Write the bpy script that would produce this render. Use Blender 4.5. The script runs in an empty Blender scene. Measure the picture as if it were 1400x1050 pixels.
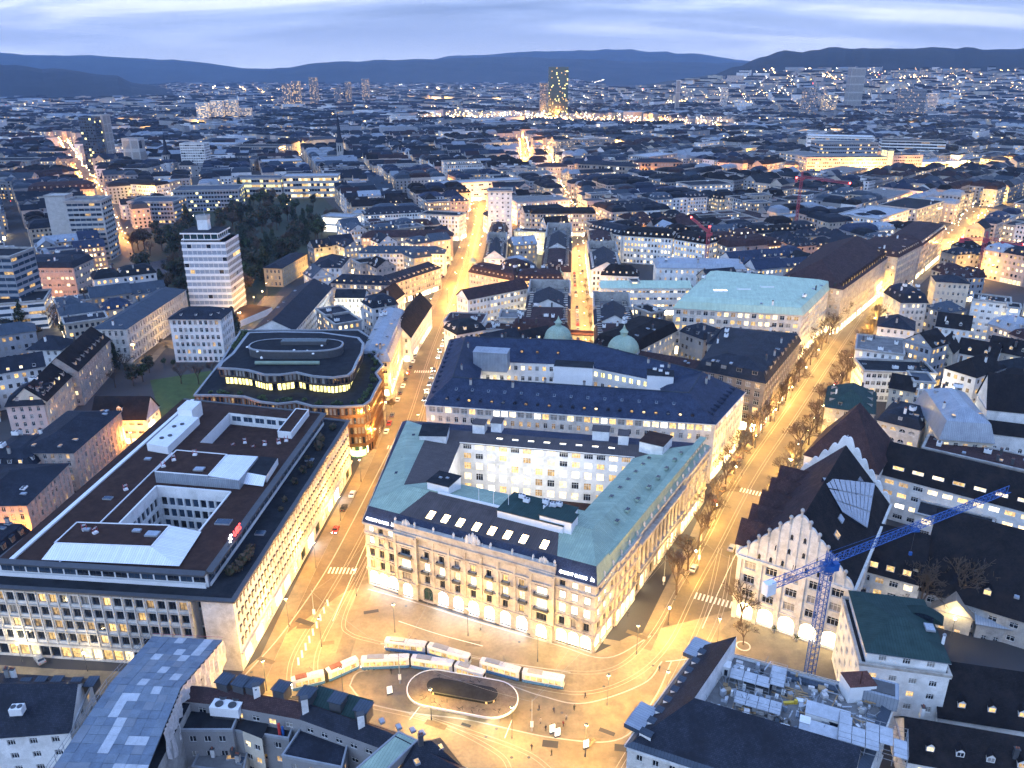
import bpy,math,random
from mathutils import Vector,noise as mnoise
S=bpy.context.scene
COL=S.collection
PI=math.pi
R=math.radians
RND=random.Random(7)
# ------------------------------------------------------------------ camera
CAM_H=140.0
PITCH=math.atan(433/1100)
cam=bpy.data.cameras.new('camera');cam_o=bpy.data.objects.new('camera',cam);COL.objects.link(cam_o)
cam_o.location=(0,0,CAM_H);cam_o.rotation_euler=(PI/2-PITCH,0,0)
cam.sensor_width=36;cam.lens=36*1100/1400;cam.clip_start=1;cam.clip_end=40000
S.camera=cam_o
# ------------------------------------------------------------------ sky, sun, exposure
CLOUD=(1.3,0.1,1)
W=bpy.data.worlds.new('World');S.world=W;W.use_nodes=True
nt=W.node_tree;nt.nodes.clear()
def N(t,**k):
    n=nt.nodes.new(t)
    for a,b in k.items():
        if a.startswith('i_'):n.inputs[a[2:].replace('_',' ')].default_value=b
        else:setattr(n,a,b)
    return n
def L(a,b):nt.links.new(a,b)
SUN_EL,SUN_AZ=R(4),R(-140)# the sun has gone down behind the camera's left shoulder
sky=N('ShaderNodeTexSky',sky_type='NISHITA',sun_disc=False,sun_elevation=SUN_EL,sun_rotation=SUN_AZ,air_density=1.3,dust_density=1.0,ozone_density=3.0)
tc=N('ShaderNodeTexCoord');sp=N('ShaderNodeSeparateXYZ');L(tc.outputs['Generated'],sp.inputs[0])
zc=N('ShaderNodeMath',operation='MAXIMUM');L(sp.outputs[2],zc.inputs[0]);zc.inputs[1].default_value=0.0
za=N('ShaderNodeMath',operation='ADD');L(zc.outputs[0],za.inputs[0]);za.inputs[1].default_value=0.15
dx=N('ShaderNodeMath',operation='DIVIDE');L(sp.outputs[0],dx.inputs[0]);L(za.outputs[0],dx.inputs[1])
dy=N('ShaderNodeMath',operation='DIVIDE');L(sp.outputs[1],dy.inputs[0]);L(za.outputs[0],dy.inputs[1])
cx=N('ShaderNodeCombineXYZ');L(dx.outputs[0],cx.inputs[0]);L(dy.outputs[0],cx.inputs[1]);cx.inputs[2].default_value=3.7
mp=N('ShaderNodeMapping');L(cx.outputs[0],mp.inputs[0]);mp.inputs['Scale'].default_value=(0.42,1.0,1);mp.inputs['Rotation'].default_value=(0,0,R(-10));mp.inputs['Location'].default_value=CLOUD
n1=N('ShaderNodeTexNoise',noise_dimensions='3D');L(mp.outputs[0],n1.inputs['Vector']);n1.inputs['Scale'].default_value=1.0;n1.inputs['Detail'].default_value=7;n1.inputs['Roughness'].default_value=0.56;n1.inputs['Distortion'].default_value=0.5
r1=N('ShaderNodeValToRGB');L(n1.outputs['Fac'],r1.inputs[0])
e=r1.color_ramp.elements
e[0].position=0.40;e[0].color=(0.80,0.87,1.0,1)
e[1].position=0.62;e[1].color=(0.27,0.36,0.59,1)
e2=e.new(0.455);e2.color=(0.51,0.615,0.92,1)
e3=e.new(0.52);e3.color=(0.36,0.465,0.73,1)
n2=N('ShaderNodeTexNoise');L(mp.outputs[0],n2.inputs['Vector']);n2.inputs['Scale'].default_value=3.1;n2.inputs['Detail'].default_value=6;n2.inputs['Roughness'].default_value=0.6
r2=N('ShaderNodeMapRange');L(n2.outputs['Fac'],r2.inputs[0]);r2.inputs[1].default_value=0.35;r2.inputs[2].default_value=0.75;r2.inputs[3].default_value=0.92;r2.inputs[4].default_value=1.14
cm=N('ShaderNodeVectorMath',operation='SCALE');L(r1.outputs[0],cm.inputs[0]);L(r2.outputs[0],cm.inputs['Scale'])
# pale belt just over the horizon, the last light of the day
hb=N('ShaderNodeMapRange');L(zc.outputs[0],hb.inputs[0]);hb.inputs[1].default_value=0.0;hb.inputs[2].default_value=0.06;hb.inputs[3].default_value=0.8;hb.inputs[4].default_value=0.0
# the blue hour: the upper sky is a deeper blue than the belt at the horizon
zb=N('ShaderNodeMapRange',interpolation_type='SMOOTHSTEP');L(zc.outputs[0],zb.inputs[0]);zb.inputs[1].default_value=0.06;zb.inputs[2].default_value=0.55;zb.inputs[3].default_value=0.0;zb.inputs[4].default_value=1.0
zm=N('ShaderNodeMix',data_type='RGBA',blend_type='MULTIPLY');L(zb.outputs[0],zm.inputs['Factor']);L(cm.outputs[0],zm.inputs['A']);zm.inputs['B'].default_value=(0.60,0.80,1.12,1)
hm=N('ShaderNodeMix',data_type='RGBA');L(hb.outputs[0],hm.inputs['Factor']);L(zm.outputs['Result'],hm.inputs['A']);hm.inputs['B'].default_value=(0.74,0.82,1.0,1)
sc10=N('ShaderNodeVectorMath',operation='SCALE');L(hm.outputs['Result'],sc10.inputs[0]);sc10.inputs['Scale'].default_value=9.4
mx=N('ShaderNodeMix',data_type='RGBA');mx.inputs['Factor'].default_value=0.94;L(sky.outputs[0],mx.inputs['A']);L(sc10.outputs[0],mx.inputs['B'])
bg=N('ShaderNodeBackground');L(mx.outputs['Result'],bg.inputs[0]);bg.inputs[1].default_value=0.1
wo=N('ShaderNodeOutputWorld');L(bg.outputs[0],wo.inputs[0])
sun=bpy.data.lights.new('sun','SUN');sun.energy=1.1;sun.angle=R(70);sun.color=(.52,.73,1.0)
sun_o=bpy.data.objects.new('sun',sun);COL.objects.link(sun_o);sun_o.rotation_euler=(PI/2-R(38),0,-SUN_AZ+PI)# the afterglow: broad and soft
sun_o.location=(0,0,900)
S.view_settings.view_transform='Standard';S.view_settings.look='None';S.view_settings.gamma=1
S.view_settings.exposure=0.72;S.view_settings.use_curve_mapping=False
S.render.engine='CYCLES'
cy=S.cycles
cy.use_denoising=True;cy.denoiser='OPENIMAGEDENOISE'
cy.max_bounces=3;cy.diffuse_bounces=2;cy.glossy_bounces=1;cy.transmission_bounces=1;cy.volume_bounces=0;cy.transparent_max_bounces=4
cy.caustics_reflective=False;cy.caustics_refractive=False
cy.sample_clamp_indirect=3.0;cy.use_light_tree=True
cy.use_adaptive_sampling=True;cy.adaptive_threshold=0.04
# ------------------------------------------------------------------ survey helper: photograph pixel at a known height -> plan position in metres
CP,SP=math.cos(PITCH),math.sin(PITCH)
def P(x,y,z=0.0):
    u=(x-700)/1100;v=(525-y)/1100
    d=(u,CP+v*SP,-SP+v*CP)
    t=(z-CAM_H)/d[2]
    return Vector((d[0]*t,d[1]*t))
def proj(p):
    dz=p[2]-CAM_H
    dep=p[1]*CP-dz*SP
    if dep<1:return(-9999,-9999,dep)
    return(700+1100*p[0]/dep,525-1100*(p[1]*SP+dz*CP)/dep,dep)
# ------------------------------------------------------------------ materials
MATS={}
def _nt(m):
    m.use_nodes=True;t=m.node_tree;t.nodes.clear();return t
def mat(name,c,rough=0.7,var=0.25,scale=0.35,metal=0.0,bump=0.0,kind='noise',dark=None,fine=4.0,spec=0.5):
    """kind: noise = mottled; seam = standing seams along v (needs uv); tile = rows of tiles (needs uv); rib = vertical fins by uv"""
    m=bpy.data.materials.new(name);MATS[name]=m
    t=_nt(m);nn=t.nodes.new;ln=t.links.new
    out=nn('ShaderNodeOutputMaterial');b=nn('ShaderNodeBsdfPrincipled');ln(b.outputs[0],out.inputs[0])
    b.inputs['Roughness'].default_value=rough;b.inputs['Metallic'].default_value=metal;b.inputs['Specular IOR Level'].default_value=spec
    g=nn('ShaderNodeNewGeometry')
    n=nn('ShaderNodeTexNoise');ln(g.outputs['Position'],n.inputs['Vector']);n.inputs['Scale'].default_value=scale;n.inputs['Detail'].default_value=6;n.inputs['Roughness'].default_value=0.65
    mr=nn('ShaderNodeMapRange');ln(n.outputs['Fac'],mr.inputs[0]);mr.inputs[1].default_value=0.3;mr.inputs[2].default_value=0.7
    mr.inputs[3].default_value=1-var;mr.inputs[4].default_value=1+var
    n2_=nn('ShaderNodeTexNoise');ln(g.outputs['Position'],n2_.inputs['Vector']);n2_.inputs['Scale'].default_value=fine;n2_.inputs['Detail'].default_value=3
    mr2=nn('ShaderNodeMapRange');ln(n2_.outputs['Fac'],mr2.inputs[0]);mr2.inputs[1].default_value=0.3;mr2.inputs[2].default_value=0.7
    mr2.inputs[3].default_value=1-var*.45;mr2.inputs[4].default_value=1+var*.45
    mu=nn('ShaderNodeMath');mu.operation='MULTIPLY';ln(mr.outputs[0],mu.inputs[0]);ln(mr2.outputs[0],mu.inputs[1])
    fac=mu.outputs[0];hgt=None
    if kind in('seam','tile','plank'):
        uv=nn('ShaderNodeUVMap')
        br=nn('ShaderNodeTexBrick');ln(uv.outputs[0],br.inputs['Vector'])
        br.inputs['Scale'].default_value=1.0
        if kind=='seam':br.offset=0.0;br.inputs['Brick Width'].default_value=0.62;br.inputs['Row Height'].default_value=9.0;br.inputs['Mortar Size'].default_value=0.05
        elif kind=='plank':br.offset=0.0;br.inputs['Brick Width'].default_value=1.25;br.inputs['Row Height'].default_value=2.5;br.inputs['Mortar Size'].default_value=0.04
        else:br.inputs['Brick Width'].default_value=0.42;br.inputs['Row Height'].default_value=0.34;br.inputs['Mortar Size'].default_value=0.03
        br.inputs['Color1'].default_value=(1.22,1.22,1.22,1);br.inputs['Color2'].default_value=(0.8,0.8,0.8,1);br.inputs['Mortar'].default_value=(0.55,0.55,0.55,1)
        if kind=='seam':br.inputs['Color1'].default_value=(1.07,1.07,1.07,1);br.inputs['Color2'].default_value=(.94,.94,.94,1);br.inputs['Mortar'].default_value=(.68,.68,.68,1)
        sb=nn('ShaderNodeSeparateColor');ln(br.outputs['Color'],sb.inputs[0])
        mu2=nn('ShaderNodeMath');mu2.operation='MULTIPLY';ln(fac,mu2.inputs[0]);ln(sb.outputs[0],mu2.inputs[1]);fac=mu2.outputs[0]
        hgt=sb.outputs[0]
    vm=nn('ShaderNodeVectorMath');vm.operation='SCALE';vm.inputs[0].default_value=c[:3];ln(fac,vm.inputs['Scale'])
    col=vm.outputs[0]
    if dark is not None:# dirt of its own shape
        n3=nn('ShaderNodeTexNoise');ln(g.outputs['Position'],n3.inputs['Vector']);n3.inputs['Scale'].default_value=scale*.6;n3.inputs['Detail'].default_value=8;n3.inputs['Roughness'].default_value=.7
        mr3=nn('ShaderNodeMapRange');ln(n3.outputs['Fac'],mr3.inputs[0]);mr3.inputs[1].default_value=.48;mr3.inputs[2].default_value=.66
        mxx=nn('ShaderNodeMix');mxx.data_type='RGBA';ln(mr3.outputs[0],mxx.inputs['Factor']);ln(col,mxx.inputs['A']);mxx.inputs['B'].default_value=(*dark,1);col=mxx.outputs['Result']
    ln(col,b.inputs['Base Color'])
    rr=nn('ShaderNodeMapRange');ln(n2_.outputs['Fac'],rr.inputs[0]);rr.inputs[1].default_value=.3;rr.inputs[2].default_value=.7;rr.inputs[3].default_value=max(.03,rough-.12);rr.inputs[4].default_value=min(1,rough+.12);ln(rr.outputs[0],b.inputs['Roughness'])
    if bump or hgt is not None:
        bp=nn('ShaderNodeBump');bp.inputs['Strength'].default_value=bump or .5;bp.inputs['Distance'].default_value=.06
        ln(hgt if hgt is not None else n2_.outputs['Fac'],bp.inputs['Height']);ln(bp.outputs[0],b.inputs['Normal'])
    return m
def lit(name,c,strength,var=0.5,scale=0.9,sample=False,tint=None):
    """a lit room behind glass: uneven emission, different from window to window"""
    m=bpy.data.materials.new(name);MATS[name]=m
    t=_nt(m);nn=t.nodes.new;ln=t.links.new
    out=nn('ShaderNodeOutputMaterial');b=nn('ShaderNodeBsdfPrincipled');ln(b.outputs[0],out.inputs[0])
    b.inputs['Base Color'].default_value=(.05,.05,.05,1);b.inputs['Roughness'].default_value=.15
    g=nn('ShaderNodeNewGeometry');n=nn('ShaderNodeTexNoise');ln(g.outputs['Position'],n.inputs['Vector']);n.inputs['Scale'].default_value=scale;n.inputs['Detail'].default_value=3;n.inputs['Roughness'].default_value=.7
    mr=nn('ShaderNodeMapRange');ln(n.outputs['Fac'],mr.inputs[0]);mr.inputs[1].default_value=.35;mr.inputs[2].default_value=.65;mr.inputs[3].default_value=strength*(1-var);mr.inputs[4].default_value=strength*(1+var)
    oi=nn('ShaderNodeObjectInfo');m2=nn('ShaderNodeMapRange');ln(oi.outputs['Random'],m2.inputs[0]);m2.inputs[3].default_value=1-var*.8;m2.inputs[4].default_value=1+var*.5
    mu=nn('ShaderNodeMath');mu.operation='MULTIPLY';ln(mr.outputs[0],mu.inputs[0]);ln(m2.outputs[0],mu.inputs[1])
    b.inputs['Emission Color'].default_value=(*c,1);ln(mu.outputs[0],b.inputs['Emission Strength'])
    m.cycles.emission_sampling='AUTO' if sample else 'NONE'
    return m
# walls
mat('stone',(.43,.40,.365),.85,.22,.5,dark=(.27,.24,.21),fine=2.2)
mat('stone_grey',(.36,.35,.34),.85,.2,.5,dark=(.24,.23,.22))
mat('stone_pink',(.46,.38,.34),.85,.2,.5)
mat('stone_brown',(.27,.22,.18),.85,.25,.5)
mat('stone_pale',(.61,.59,.56),.8,.16,.5,dark=(.42,.40,.37))
mat('plaster',(.76,.76,.76),.85,.13,.3,dark=(.55,.55,.54))
mat('plaster_cream',(.58,.52,.43),.85,.14,.3)
mat('plaster_pink',(.58,.46,.42),.85,.14,.3)
mat('plaster_yellow',(.50,.40,.26),.85,.14,.3)
mat('concrete',(.40,.40,.40),.8,.16,.4)
mat('concrete_blue',(.27,.29,.33),.7,.16,.4)
mat('white_metal',(.76,.77,.79),.45,.07,.3)
mat('dark_metal',(.06,.065,.075),.5,.2,.6)
mat('grey_metal',(.25,.27,.30),.45,.15,.6)
mat('copper_brown',(.20,.105,.055),.42,.3,.5,metal=.55)
mat('bronze_dark',(.10,.075,.06),.45,.25,.5,metal=.4)
# roofs
mat('slate',(.026,.031,.046),.6,.3,.3,kind='tile',dark=(.017,.019,.027),spec=.08)
mat('navy_slate',(.034,.047,.088),.55,.3,.25,kind='tile',spec=.08)
mat('tile_brown',(.062,.038,.040),.8,.3,.4,kind='tile',dark=(.038,.027,.030),spec=.08)
mat('tile_red',(.13,.06,.05),.8,.3,.4,kind='tile',spec=.08)
mat('tile_black',(.017,.016,.019),.8,.3,.4,kind='tile',dark=(.026,.022,.023),spec=.08)
mat('copper_green',(.31,.40,.325),.65,.16,.22,kind='seam',dark=(.24,.325,.275),spec=.08)
mat('copper_pale',(.44,.56,.45),.6,.12,.2,kind='seam',spec=.08)
mat('zinc',(.30,.34,.40),.42,.16,.3,metal=.25,kind='seam')
mat('zinc_dark',(.055,.072,.10),.5,.2,.3,kind='seam',spec=.08)
mat('brown_metal_roof',(.085,.072,.075),.5,.2,.3,kind='seam',spec=.08)
mat('gravel_brown',(.050,.029,.025),.95,.3,.5,bump=.4,fine=9,dark=(.034,.02,.018),spec=.1)
mat('gravel_grey',(.16,.16,.165),.95,.25,.4,fine=9,bump=.4,dark=(.10,.10,.105))
mat('bitumen',(.022,.025,.032),.8,.3,.4,dark=(.014,.015,.02),spec=.08)
mat('bitumen_green',(.030,.058,.058),.75,.2,.4,kind='seam',spec=.08)
mat('white_roof',(.74,.76,.80),.5,.06,.3,kind='seam')
mat('sheet_blue',(.125,.165,.225),.5,.22,.5)
mat('sheet_grey',(.155,.195,.25),.5,.22,.5)
mat('canopy_roof',(.115,.10,.092),.85,.3,.9,spec=.2)
mat('town_pale',(.60,.60,.62),.85,.2,.1)
mat('town_cream',(.42,.38,.33),.85,.2,.1)
mat('town_grey',(.24,.24,.25),.85,.2,.1)
mat('sheet_pale',(.42,.45,.50),.5,.18,.6)
mat('tarp',(.55,.53,.53),.7,.2,.8,bump=.8,fine=1.6)
# ground
mat('asphalt',(.145,.115,.078),.62,.34,.06,fine=1.2,dark=(.085,.07,.052),spec=.25)
mat('paving',(.25,.20,.13),.62,.32,.07,fine=1.2,dark=(.125,.10,.07),spec=.35)
mat('pavement',(.20,.165,.118),.7,.18,.3,fine=2.0,dark=(.13,.11,.09),spec=.25)
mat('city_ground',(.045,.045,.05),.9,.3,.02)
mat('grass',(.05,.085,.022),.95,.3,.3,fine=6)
mat('rail',(.42,.38,.31),.4,.1,2,metal=.3)
mat('road_paint',(.72,.70,.64),.7,.15,.8)
mat('kerb',(.38,.36,.33),.75,.15,.5)
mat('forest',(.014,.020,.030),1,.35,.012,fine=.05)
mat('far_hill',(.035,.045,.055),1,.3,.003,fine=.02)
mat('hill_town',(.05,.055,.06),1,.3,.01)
mat('bark',(.085,.06,.045),.9,.3,2)
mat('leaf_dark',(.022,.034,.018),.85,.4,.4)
mat('leaf_brown',(.07,.05,.032),.9,.4,.4)
mat('leaf_green',(.05,.085,.03),.85,.35,.5)
mat('water',(.008,.011,.016),.35,.1,.3,spec=.25)
# details
mat('frame_white',(.66,.66,.65),.5,.06,1)
mat('frame_dark',(.05,.05,.055),.5,.1,1)
mat('glass_dark',(.014,.02,.032),.07,.3,.8,spec=.8)
mat('glass_blue',(.035,.06,.10),.1,.3,.6,spec=.8)
mat('glass_green',(.02,.05,.055),.08,.3,.6,spec=.8)
mat('glass_pale',(.30,.35,.43),.2,.15,.6)
mat('curtain',(.26,.25,.24),.5,.25,1.2)
mat('brick_red',(.22,.085,.06),.85,.25,1)
mat('red_paint',(.50,.04,.04),.4,.12,1)
mat('crane_blue',(.014,.085,.32),.42,.2,.8)
mat('crane_red',(.38,.06,.08),.45,.15,.8)
mat('tram_white',(.62,.62,.61),.3,.06,.6)
mat('tram_blue',(.05,.16,.38),.3,.08,.6)
mat('tyre',(.02,.02,.02),.9,.1,2)
mat('skin',(.45,.30,.22),.6,.1,5)
mat('wood',(.36,.24,.13),.7,.25,1.5)
mat('yellow_paint',(.65,.45,.05),.5,.1,1)
for i_,c_ in enumerate([(.68,.69,.70),(.03,.03,.035),(.36,.04,.04),(.25,.27,.30),(.05,.07,.13)]):mat('car_paint_%d'%i_,c_,.25,.05,1,spec=.7)
for i_,c_ in enumerate([(.03,.03,.04),(.05,.06,.10),(.30,.28,.26),(.16,.03,.03),(.08,.08,.05)]):mat('cloth_%d'%i_,c_,.9,.15,3)
lit('lit_warm',(1.0,.62,.22),.95,.6)
lit('lit_bright',(1.0,.76,.40),1.7,.45)
lit('lit_white',(1.0,.90,.68),2.3,.4)
lit('lit_palace',(1.0,.88,.62),4.0,.25)
lit('lit_dim',(1.0,.62,.25),.38,.7)
lit('lit_yellow',(1.0,.88,.30),1.9,.5)
lit('shop_white',(.78,.86,1.0),14.0,.3,.5,sample=True)
lit('shop_warm',(1.0,.78,.42),9.0,.3,.5,sample=True)
lit('skylight_glow',(1.0,.68,.27),9.0,.15,.5,sample=True)
lit('lamp_glow',(1.0,.72,.34),30.0,.1)
lit('lamp_white',(1.0,.93,.80),30.0,.1)
lit('far_lamp',(1.0,.58,.20),14.0,.7,.004)
lit('far_lamp_white',(1.0,.90,.74),12.0,.7,.004)
lit('far_lamp_red',(1.0,.08,.06),7.0,.5,.004)
lit('sign_white',(.86,.88,1.0),5.0,.1)
lit('sign_red',(1.0,.05,.04),3.0,.1)
lit('sign_blue',(.25,.8,1.0),1.6,.2)
lit('sign_green',(.55,1.0,.30),2.2,.2)
lit('red_light',(1.0,.06,.05),20.0,.1)
lit('yellow_light',(1.0,.8,.1),6.0,.1)
lit('trail_white',(1.0,.92,.75),2.0,.6,.05)
# ------------------------------------------------------------------ mesh building
class MB:
    def __init__(s):s.v=[];s.f=[];s.m=[];s.uv=[];s.mats=[];s.hasuv=False
    def mi(s,n):
        if n not in s.mats:s.mats.append(n)
        return s.mats.index(n)
    def poly(s,pts,m,uv=None):
        i=len(s.v);s.v.extend([tuple(p)for p in pts]);s.f.append(tuple(range(i,i+len(pts))));s.m.append(s.mi(m))
        if uv is None:uv=[(0,0)]*len(pts)
        else:s.hasuv=True
        s.uv.append(uv)
    def slope(s,pts,m):
        """a roof face: uv u along the first edge, v up the slope, in metres"""
        a=Vector(pts[0]);u=(Vector(pts[1])-a);u=u.normalized()if u.length>1e-4 else Vector((1,0,0))
        nrm=Vector((0,0,0))
        for k in range(1,len(pts)-1):nrm+=(Vector(pts[k])-a).cross(Vector(pts[k+1])-a)
        v=nrm.normalized().cross(u)if nrm.length>1e-6 else Vector((0,1,0))
        s.poly(pts,m,[((Vector(p)-a).dot(u),(Vector(p)-a).dot(v))for p in pts])
    def box(s,c,d,m,rz=0.0,bottom=False,top=None):
        """c = centre of the base"""
        ca,sa=math.cos(rz),math.sin(rz);hx,hy=d[0]/2,d[1]/2
        q=[(c[0]+x*ca-y*sa,c[1]+x*sa+y*ca)for x,y in((-hx,-hy),(hx,-hy),(hx,hy),(-hx,hy))]
        s.prism(q,c[2],c[2]+d[2],m,top or m,bottom)
    def prism(s,q,z0,z1,m,mtop=None,bottom=False):
        n=len(q)
        for i in range(n):
            a,b=q[i],q[(i+1)%n]
            l=math.hypot(b[0]-a[0],b[1]-a[1])
            s.poly([(a[0],a[1],z0),(b[0],b[1],z0),(b[0],b[1],z1),(a[0],a[1],z1)],m,[(0,0),(l,0),(l,z1-z0),(0,z1-z0)])
        if mtop:s.slope([(p[0],p[1],z1)for p in q],mtop)
        if bottom:s.poly([(p[0],p[1],z0)for p in reversed(q)],m)
    def tube(s,a,b,r0,r1,m,n=5,cap=False):
        a=Vector(a);b=Vector(b);d=(b-a)
        if d.length<1e-5:return
        d.normalize();u=d.cross(Vector((0,0,1)))
        if u.length<.05:u=d.cross(Vector((1,0,0)))
        u.normalize();w=d.cross(u)
        ra=[a+(u*math.cos(2*PI*k/n)+w*math.sin(2*PI*k/n))*r0 for k in range(n)]
        rb=[b+(u*math.cos(2*PI*k/n)+w*math.sin(2*PI*k/n))*r1 for k in range(n)]
        for k in range(n):s.poly([ra[k],ra[(k+1)%n],rb[(k+1)%n],rb[k]],m)
        if cap:s.poly(rb,m);s.poly(ra[::-1],m)
    def lathe(s,c,prof,m,n=16,a0=0.0):
        """prof: [(r,z)]"""
        for(r0,z0),(r1,z1)in zip(prof,prof[1:]):
            for k in range(n):
                t0,t1=a0+2*PI*k/n,a0+2*PI*(k+1)/n
                pts=[(c[0]+r0*math.cos(t0),c[1]+r0*math.sin(t0),c[2]+z0),(c[0]+r0*math.cos(t1),c[1]+r0*math.sin(t1),c[2]+z0),
                       (c[0]+r1*math.cos(t1),c[1]+r1*math.sin(t1),c[2]+z1),(c[0]+r1*math.cos(t0),c[1]+r1*math.sin(t0),c[2]+z1)]
                if r1<1e-4:pts=pts[:3]
                elif r0<1e-4:pts=[pts[0],pts[2],pts[3]]
                s.slope(pts,m)
    def mesh(s,name,off=(0,0,0),smooth=False):
        me=bpy.data.meshes.new(name)
        ox,oy,oz=off
        me.from_pydata([(x-ox,y-oy,z-oz)for x,y,z in s.v],[],s.f)
        for n in s.mats:me.materials.append(MATS[n])
        me.polygons.foreach_set('material_index',s.m)
        if s.hasuv:
            ul=me.uv_layers.new(name='UVMap');flat=[]
            for u in s.uv:
                for a in u:flat.extend(a)
            ul.data.foreach_set('uv',flat)
        if smooth:me.polygons.foreach_set('use_smooth',[True]*len(me.polygons))
        me.update();return me
    def build(s,name,root=None,smooth=False,**props):
        """as a part of root (a Thing or an object), or, without root, as an object of its own"""
        if not s.f:return None
        off=root.loc if root is not None else(0,0,0)
        o=bpy.data.objects.new(name,s.mesh(name,off,smooth));COL.objects.link(o)
        if root is not None:
            o.parent=root.o
            if name=='roof' and isinstance(root,Thing):root.roof=o
        for k,v in props.items():o[k]=v
        return o
class Thing:
    def __init__(s,name,label,cat,loc,group=None,rz=0.0,parent=None):
        s.o=bpy.data.objects.new(name,None);COL.objects.link(s.o);s.loc=tuple(loc);s.o.location=loc if parent is None else Vector(loc)-Vector(parent.loc);s.o.rotation_euler=(0,0,rz)
        s.o.empty_display_size=.5
        if parent is not None:s.o.parent=parent.o
        if label:s.o['label']=label
        if cat:s.o['category']=cat
        if group:s.o['group']=group
    def inst(s,name,me,loc,rz=0.0,scale=None,**props):
        o=bpy.data.objects.new(name,me);COL.objects.link(o);o.parent=s.o
        o.location=(loc[0]-s.loc[0],loc[1]-s.loc[1],loc[2]-s.loc[2]);o.rotation_euler=(0,0,rz)
        if name in('dormer','chimney','skylight','ventilation_unit')and getattr(s,'roof',None):o.parent=s.roof
        if scale:o.scale=scale
        for k,v in props.items():o[k]=v
        return o
def tag(o,label=None,cat=None,group=None,kind=None):
    if label:o['label']=label
    if cat:o['category']=cat
    if group:o['group']=group
    if kind:o['kind']=kind
    return o
def copy_tree(o,parent=None):
    c=o.copy();COL.objects.link(c)
    if parent is not None:c.parent=parent
    for ch in list(o.children):copy_tree(ch,c)
    return c
# ------------------------------------------------------------------ plan geometry
def V2(p):return Vector((p[0],p[1]))
def area2(q):return sum(q[i][0]*q[(i+1)%len(q)][1]-q[(i+1)%len(q)][0]*q[i][1]for i in range(len(q)))/2
def ccw(q):return list(q)if area2(q)>0 else list(reversed(q))
def inset(q,d):
    n=len(q);out=[]
    ds=d if isinstance(d,(list,tuple))else[d]*n
    for i in range(n):
        a,b,c=V2(q[i-1]),V2(q[i]),V2(q[(i+1)%n])
        e0=(b-a).normalized();e1=(c-b).normalized()
        n0=Vector((-e0.y,e0.x));n1=Vector((-e1.y,e1.x))
        d0,d1=ds[i-1],ds[i]
        den=e0.x*e1.y-e0.y*e1.x
        if abs(den)<.05:out.append(b+n1*d1);continue
        p0=b+n0*d0;p1=b+n1*d1
        t=((p1.x-p0.x)*e1.y-(p1.y-p0.y)*e1.x)/den
        out.append(p0+e0*t)
    return out
def rect(p0,p1,depth):
    """front edge p0 -> p1 with the outside on its right hand; depth goes behind"""
    a,b=V2(p0),V2(p1);d=(b-a).normalized();n=Vector((-d.y,d.x))*depth
    return[a,b,b+n,a+n]
def inside(p,q):
    c=False;n=len(q)
    for i in range(n):
        a,b=q[i],q[i-1]
        if(a[1]>p[1])!=(b[1]>p[1])and p[0]<(b[0]-a[0])*(p[1]-a[1])/(b[1]-a[1])+a[0]:c=not c
    return c
def smooth_line(pts,k=8):
    pts=[V2(p)for p in pts];out=[]
    P_=[pts[0]*2-pts[1]]+pts+[pts[-1]*2-pts[-2]]
    for i in range(1,len(P_)-2):
        a,b,c,d=P_[i-1:i+3]
        for j in range(k):
            t=j/k
            out.append(.5*((2*b)+(c-a)*t+(2*a-5*b+4*c-d)*t*t+(3*b-a-3*c+d)*t**3))
    out.append(pts[-1]);return out
def strip(mb,line,w,z,m,side=0.0):
    n=len(line);L_,R_=[],[]
    for i in range(n):
        t=(line[min(i+1,n-1)]-line[max(i-1,0)]).normalized();nn=Vector((-t.y,t.x))
        L_.append(line[i]+nn*(side+w/2));R_.append(line[i]+nn*(side-w/2))
    for i in range(n-1):mb.poly([(*R_[i],z),(*R_[i+1],z),(*L_[i+1],z),(*L_[i],z)],m)
HAZE=0.000058
# ------------------------------------------------------------------ building kit
DARK={'glass_dark':.62,'curtain':.24,'lit_dim':.08,'lit_warm':.06}
SOME={'glass_dark':.45,'curtain':.2,'lit_dim':.13,'lit_warm':.15,'lit_bright':.07}
HALF={'glass_dark':.3,'curtain':.12,'lit_dim':.13,'lit_warm':.25,'lit_bright':.2}
MOST={'glass_dark':.12,'lit_dim':.08,'lit_warm':.3,'lit_bright':.4,'lit_white':.1}
SHOP={'shop_warm':.6,'lit_bright':.3,'glass_dark':.1}
SHOPD={'lit_bright':.35,'lit_warm':.3,'glass_dark':.25,'shop_warm':.1}
BLUEG={'glass_blue':.6,'glass_dark':.3,'lit_dim':.05,'lit_warm':.05}
def pick(w,rng):
    t=rng.random()*sum(w.values())
    for k,v in w.items():
        t-=v
        if t<=0:return k
    return k
WINM={}
def bar(mb,x0,x1,z0,z1,y0,y1,m):
    mb.poly([(x0,y0,z0),(x1,y0,z0),(x1,y0,z1),(x0,y0,z1)],m)
    mb.poly([(x0,y1,z0),(x0,y0,z0),(x0,y0,z1),(x0,y1,z1)],m)
    mb.poly([(x1,y0,z0),(x1,y1,z0),(x1,y1,z1),(x1,y0,z1)],m)
    mb.poly([(x0,y0,z1),(x1,y0,z1),(x1,y1,z1),(x0,y1,z1)],m)
    mb.poly([(x0,y1,z0),(x1,y1,z0),(x1,y0,z0),(x0,y0,z0)],m)
def arch_pts(w,h,n=8):
    r=w/2;return[(-r,0),(r,0)]+[(r*math.cos(PI*k/n),h-r+r*math.sin(PI*k/n))for k in range(n+1)]
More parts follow.
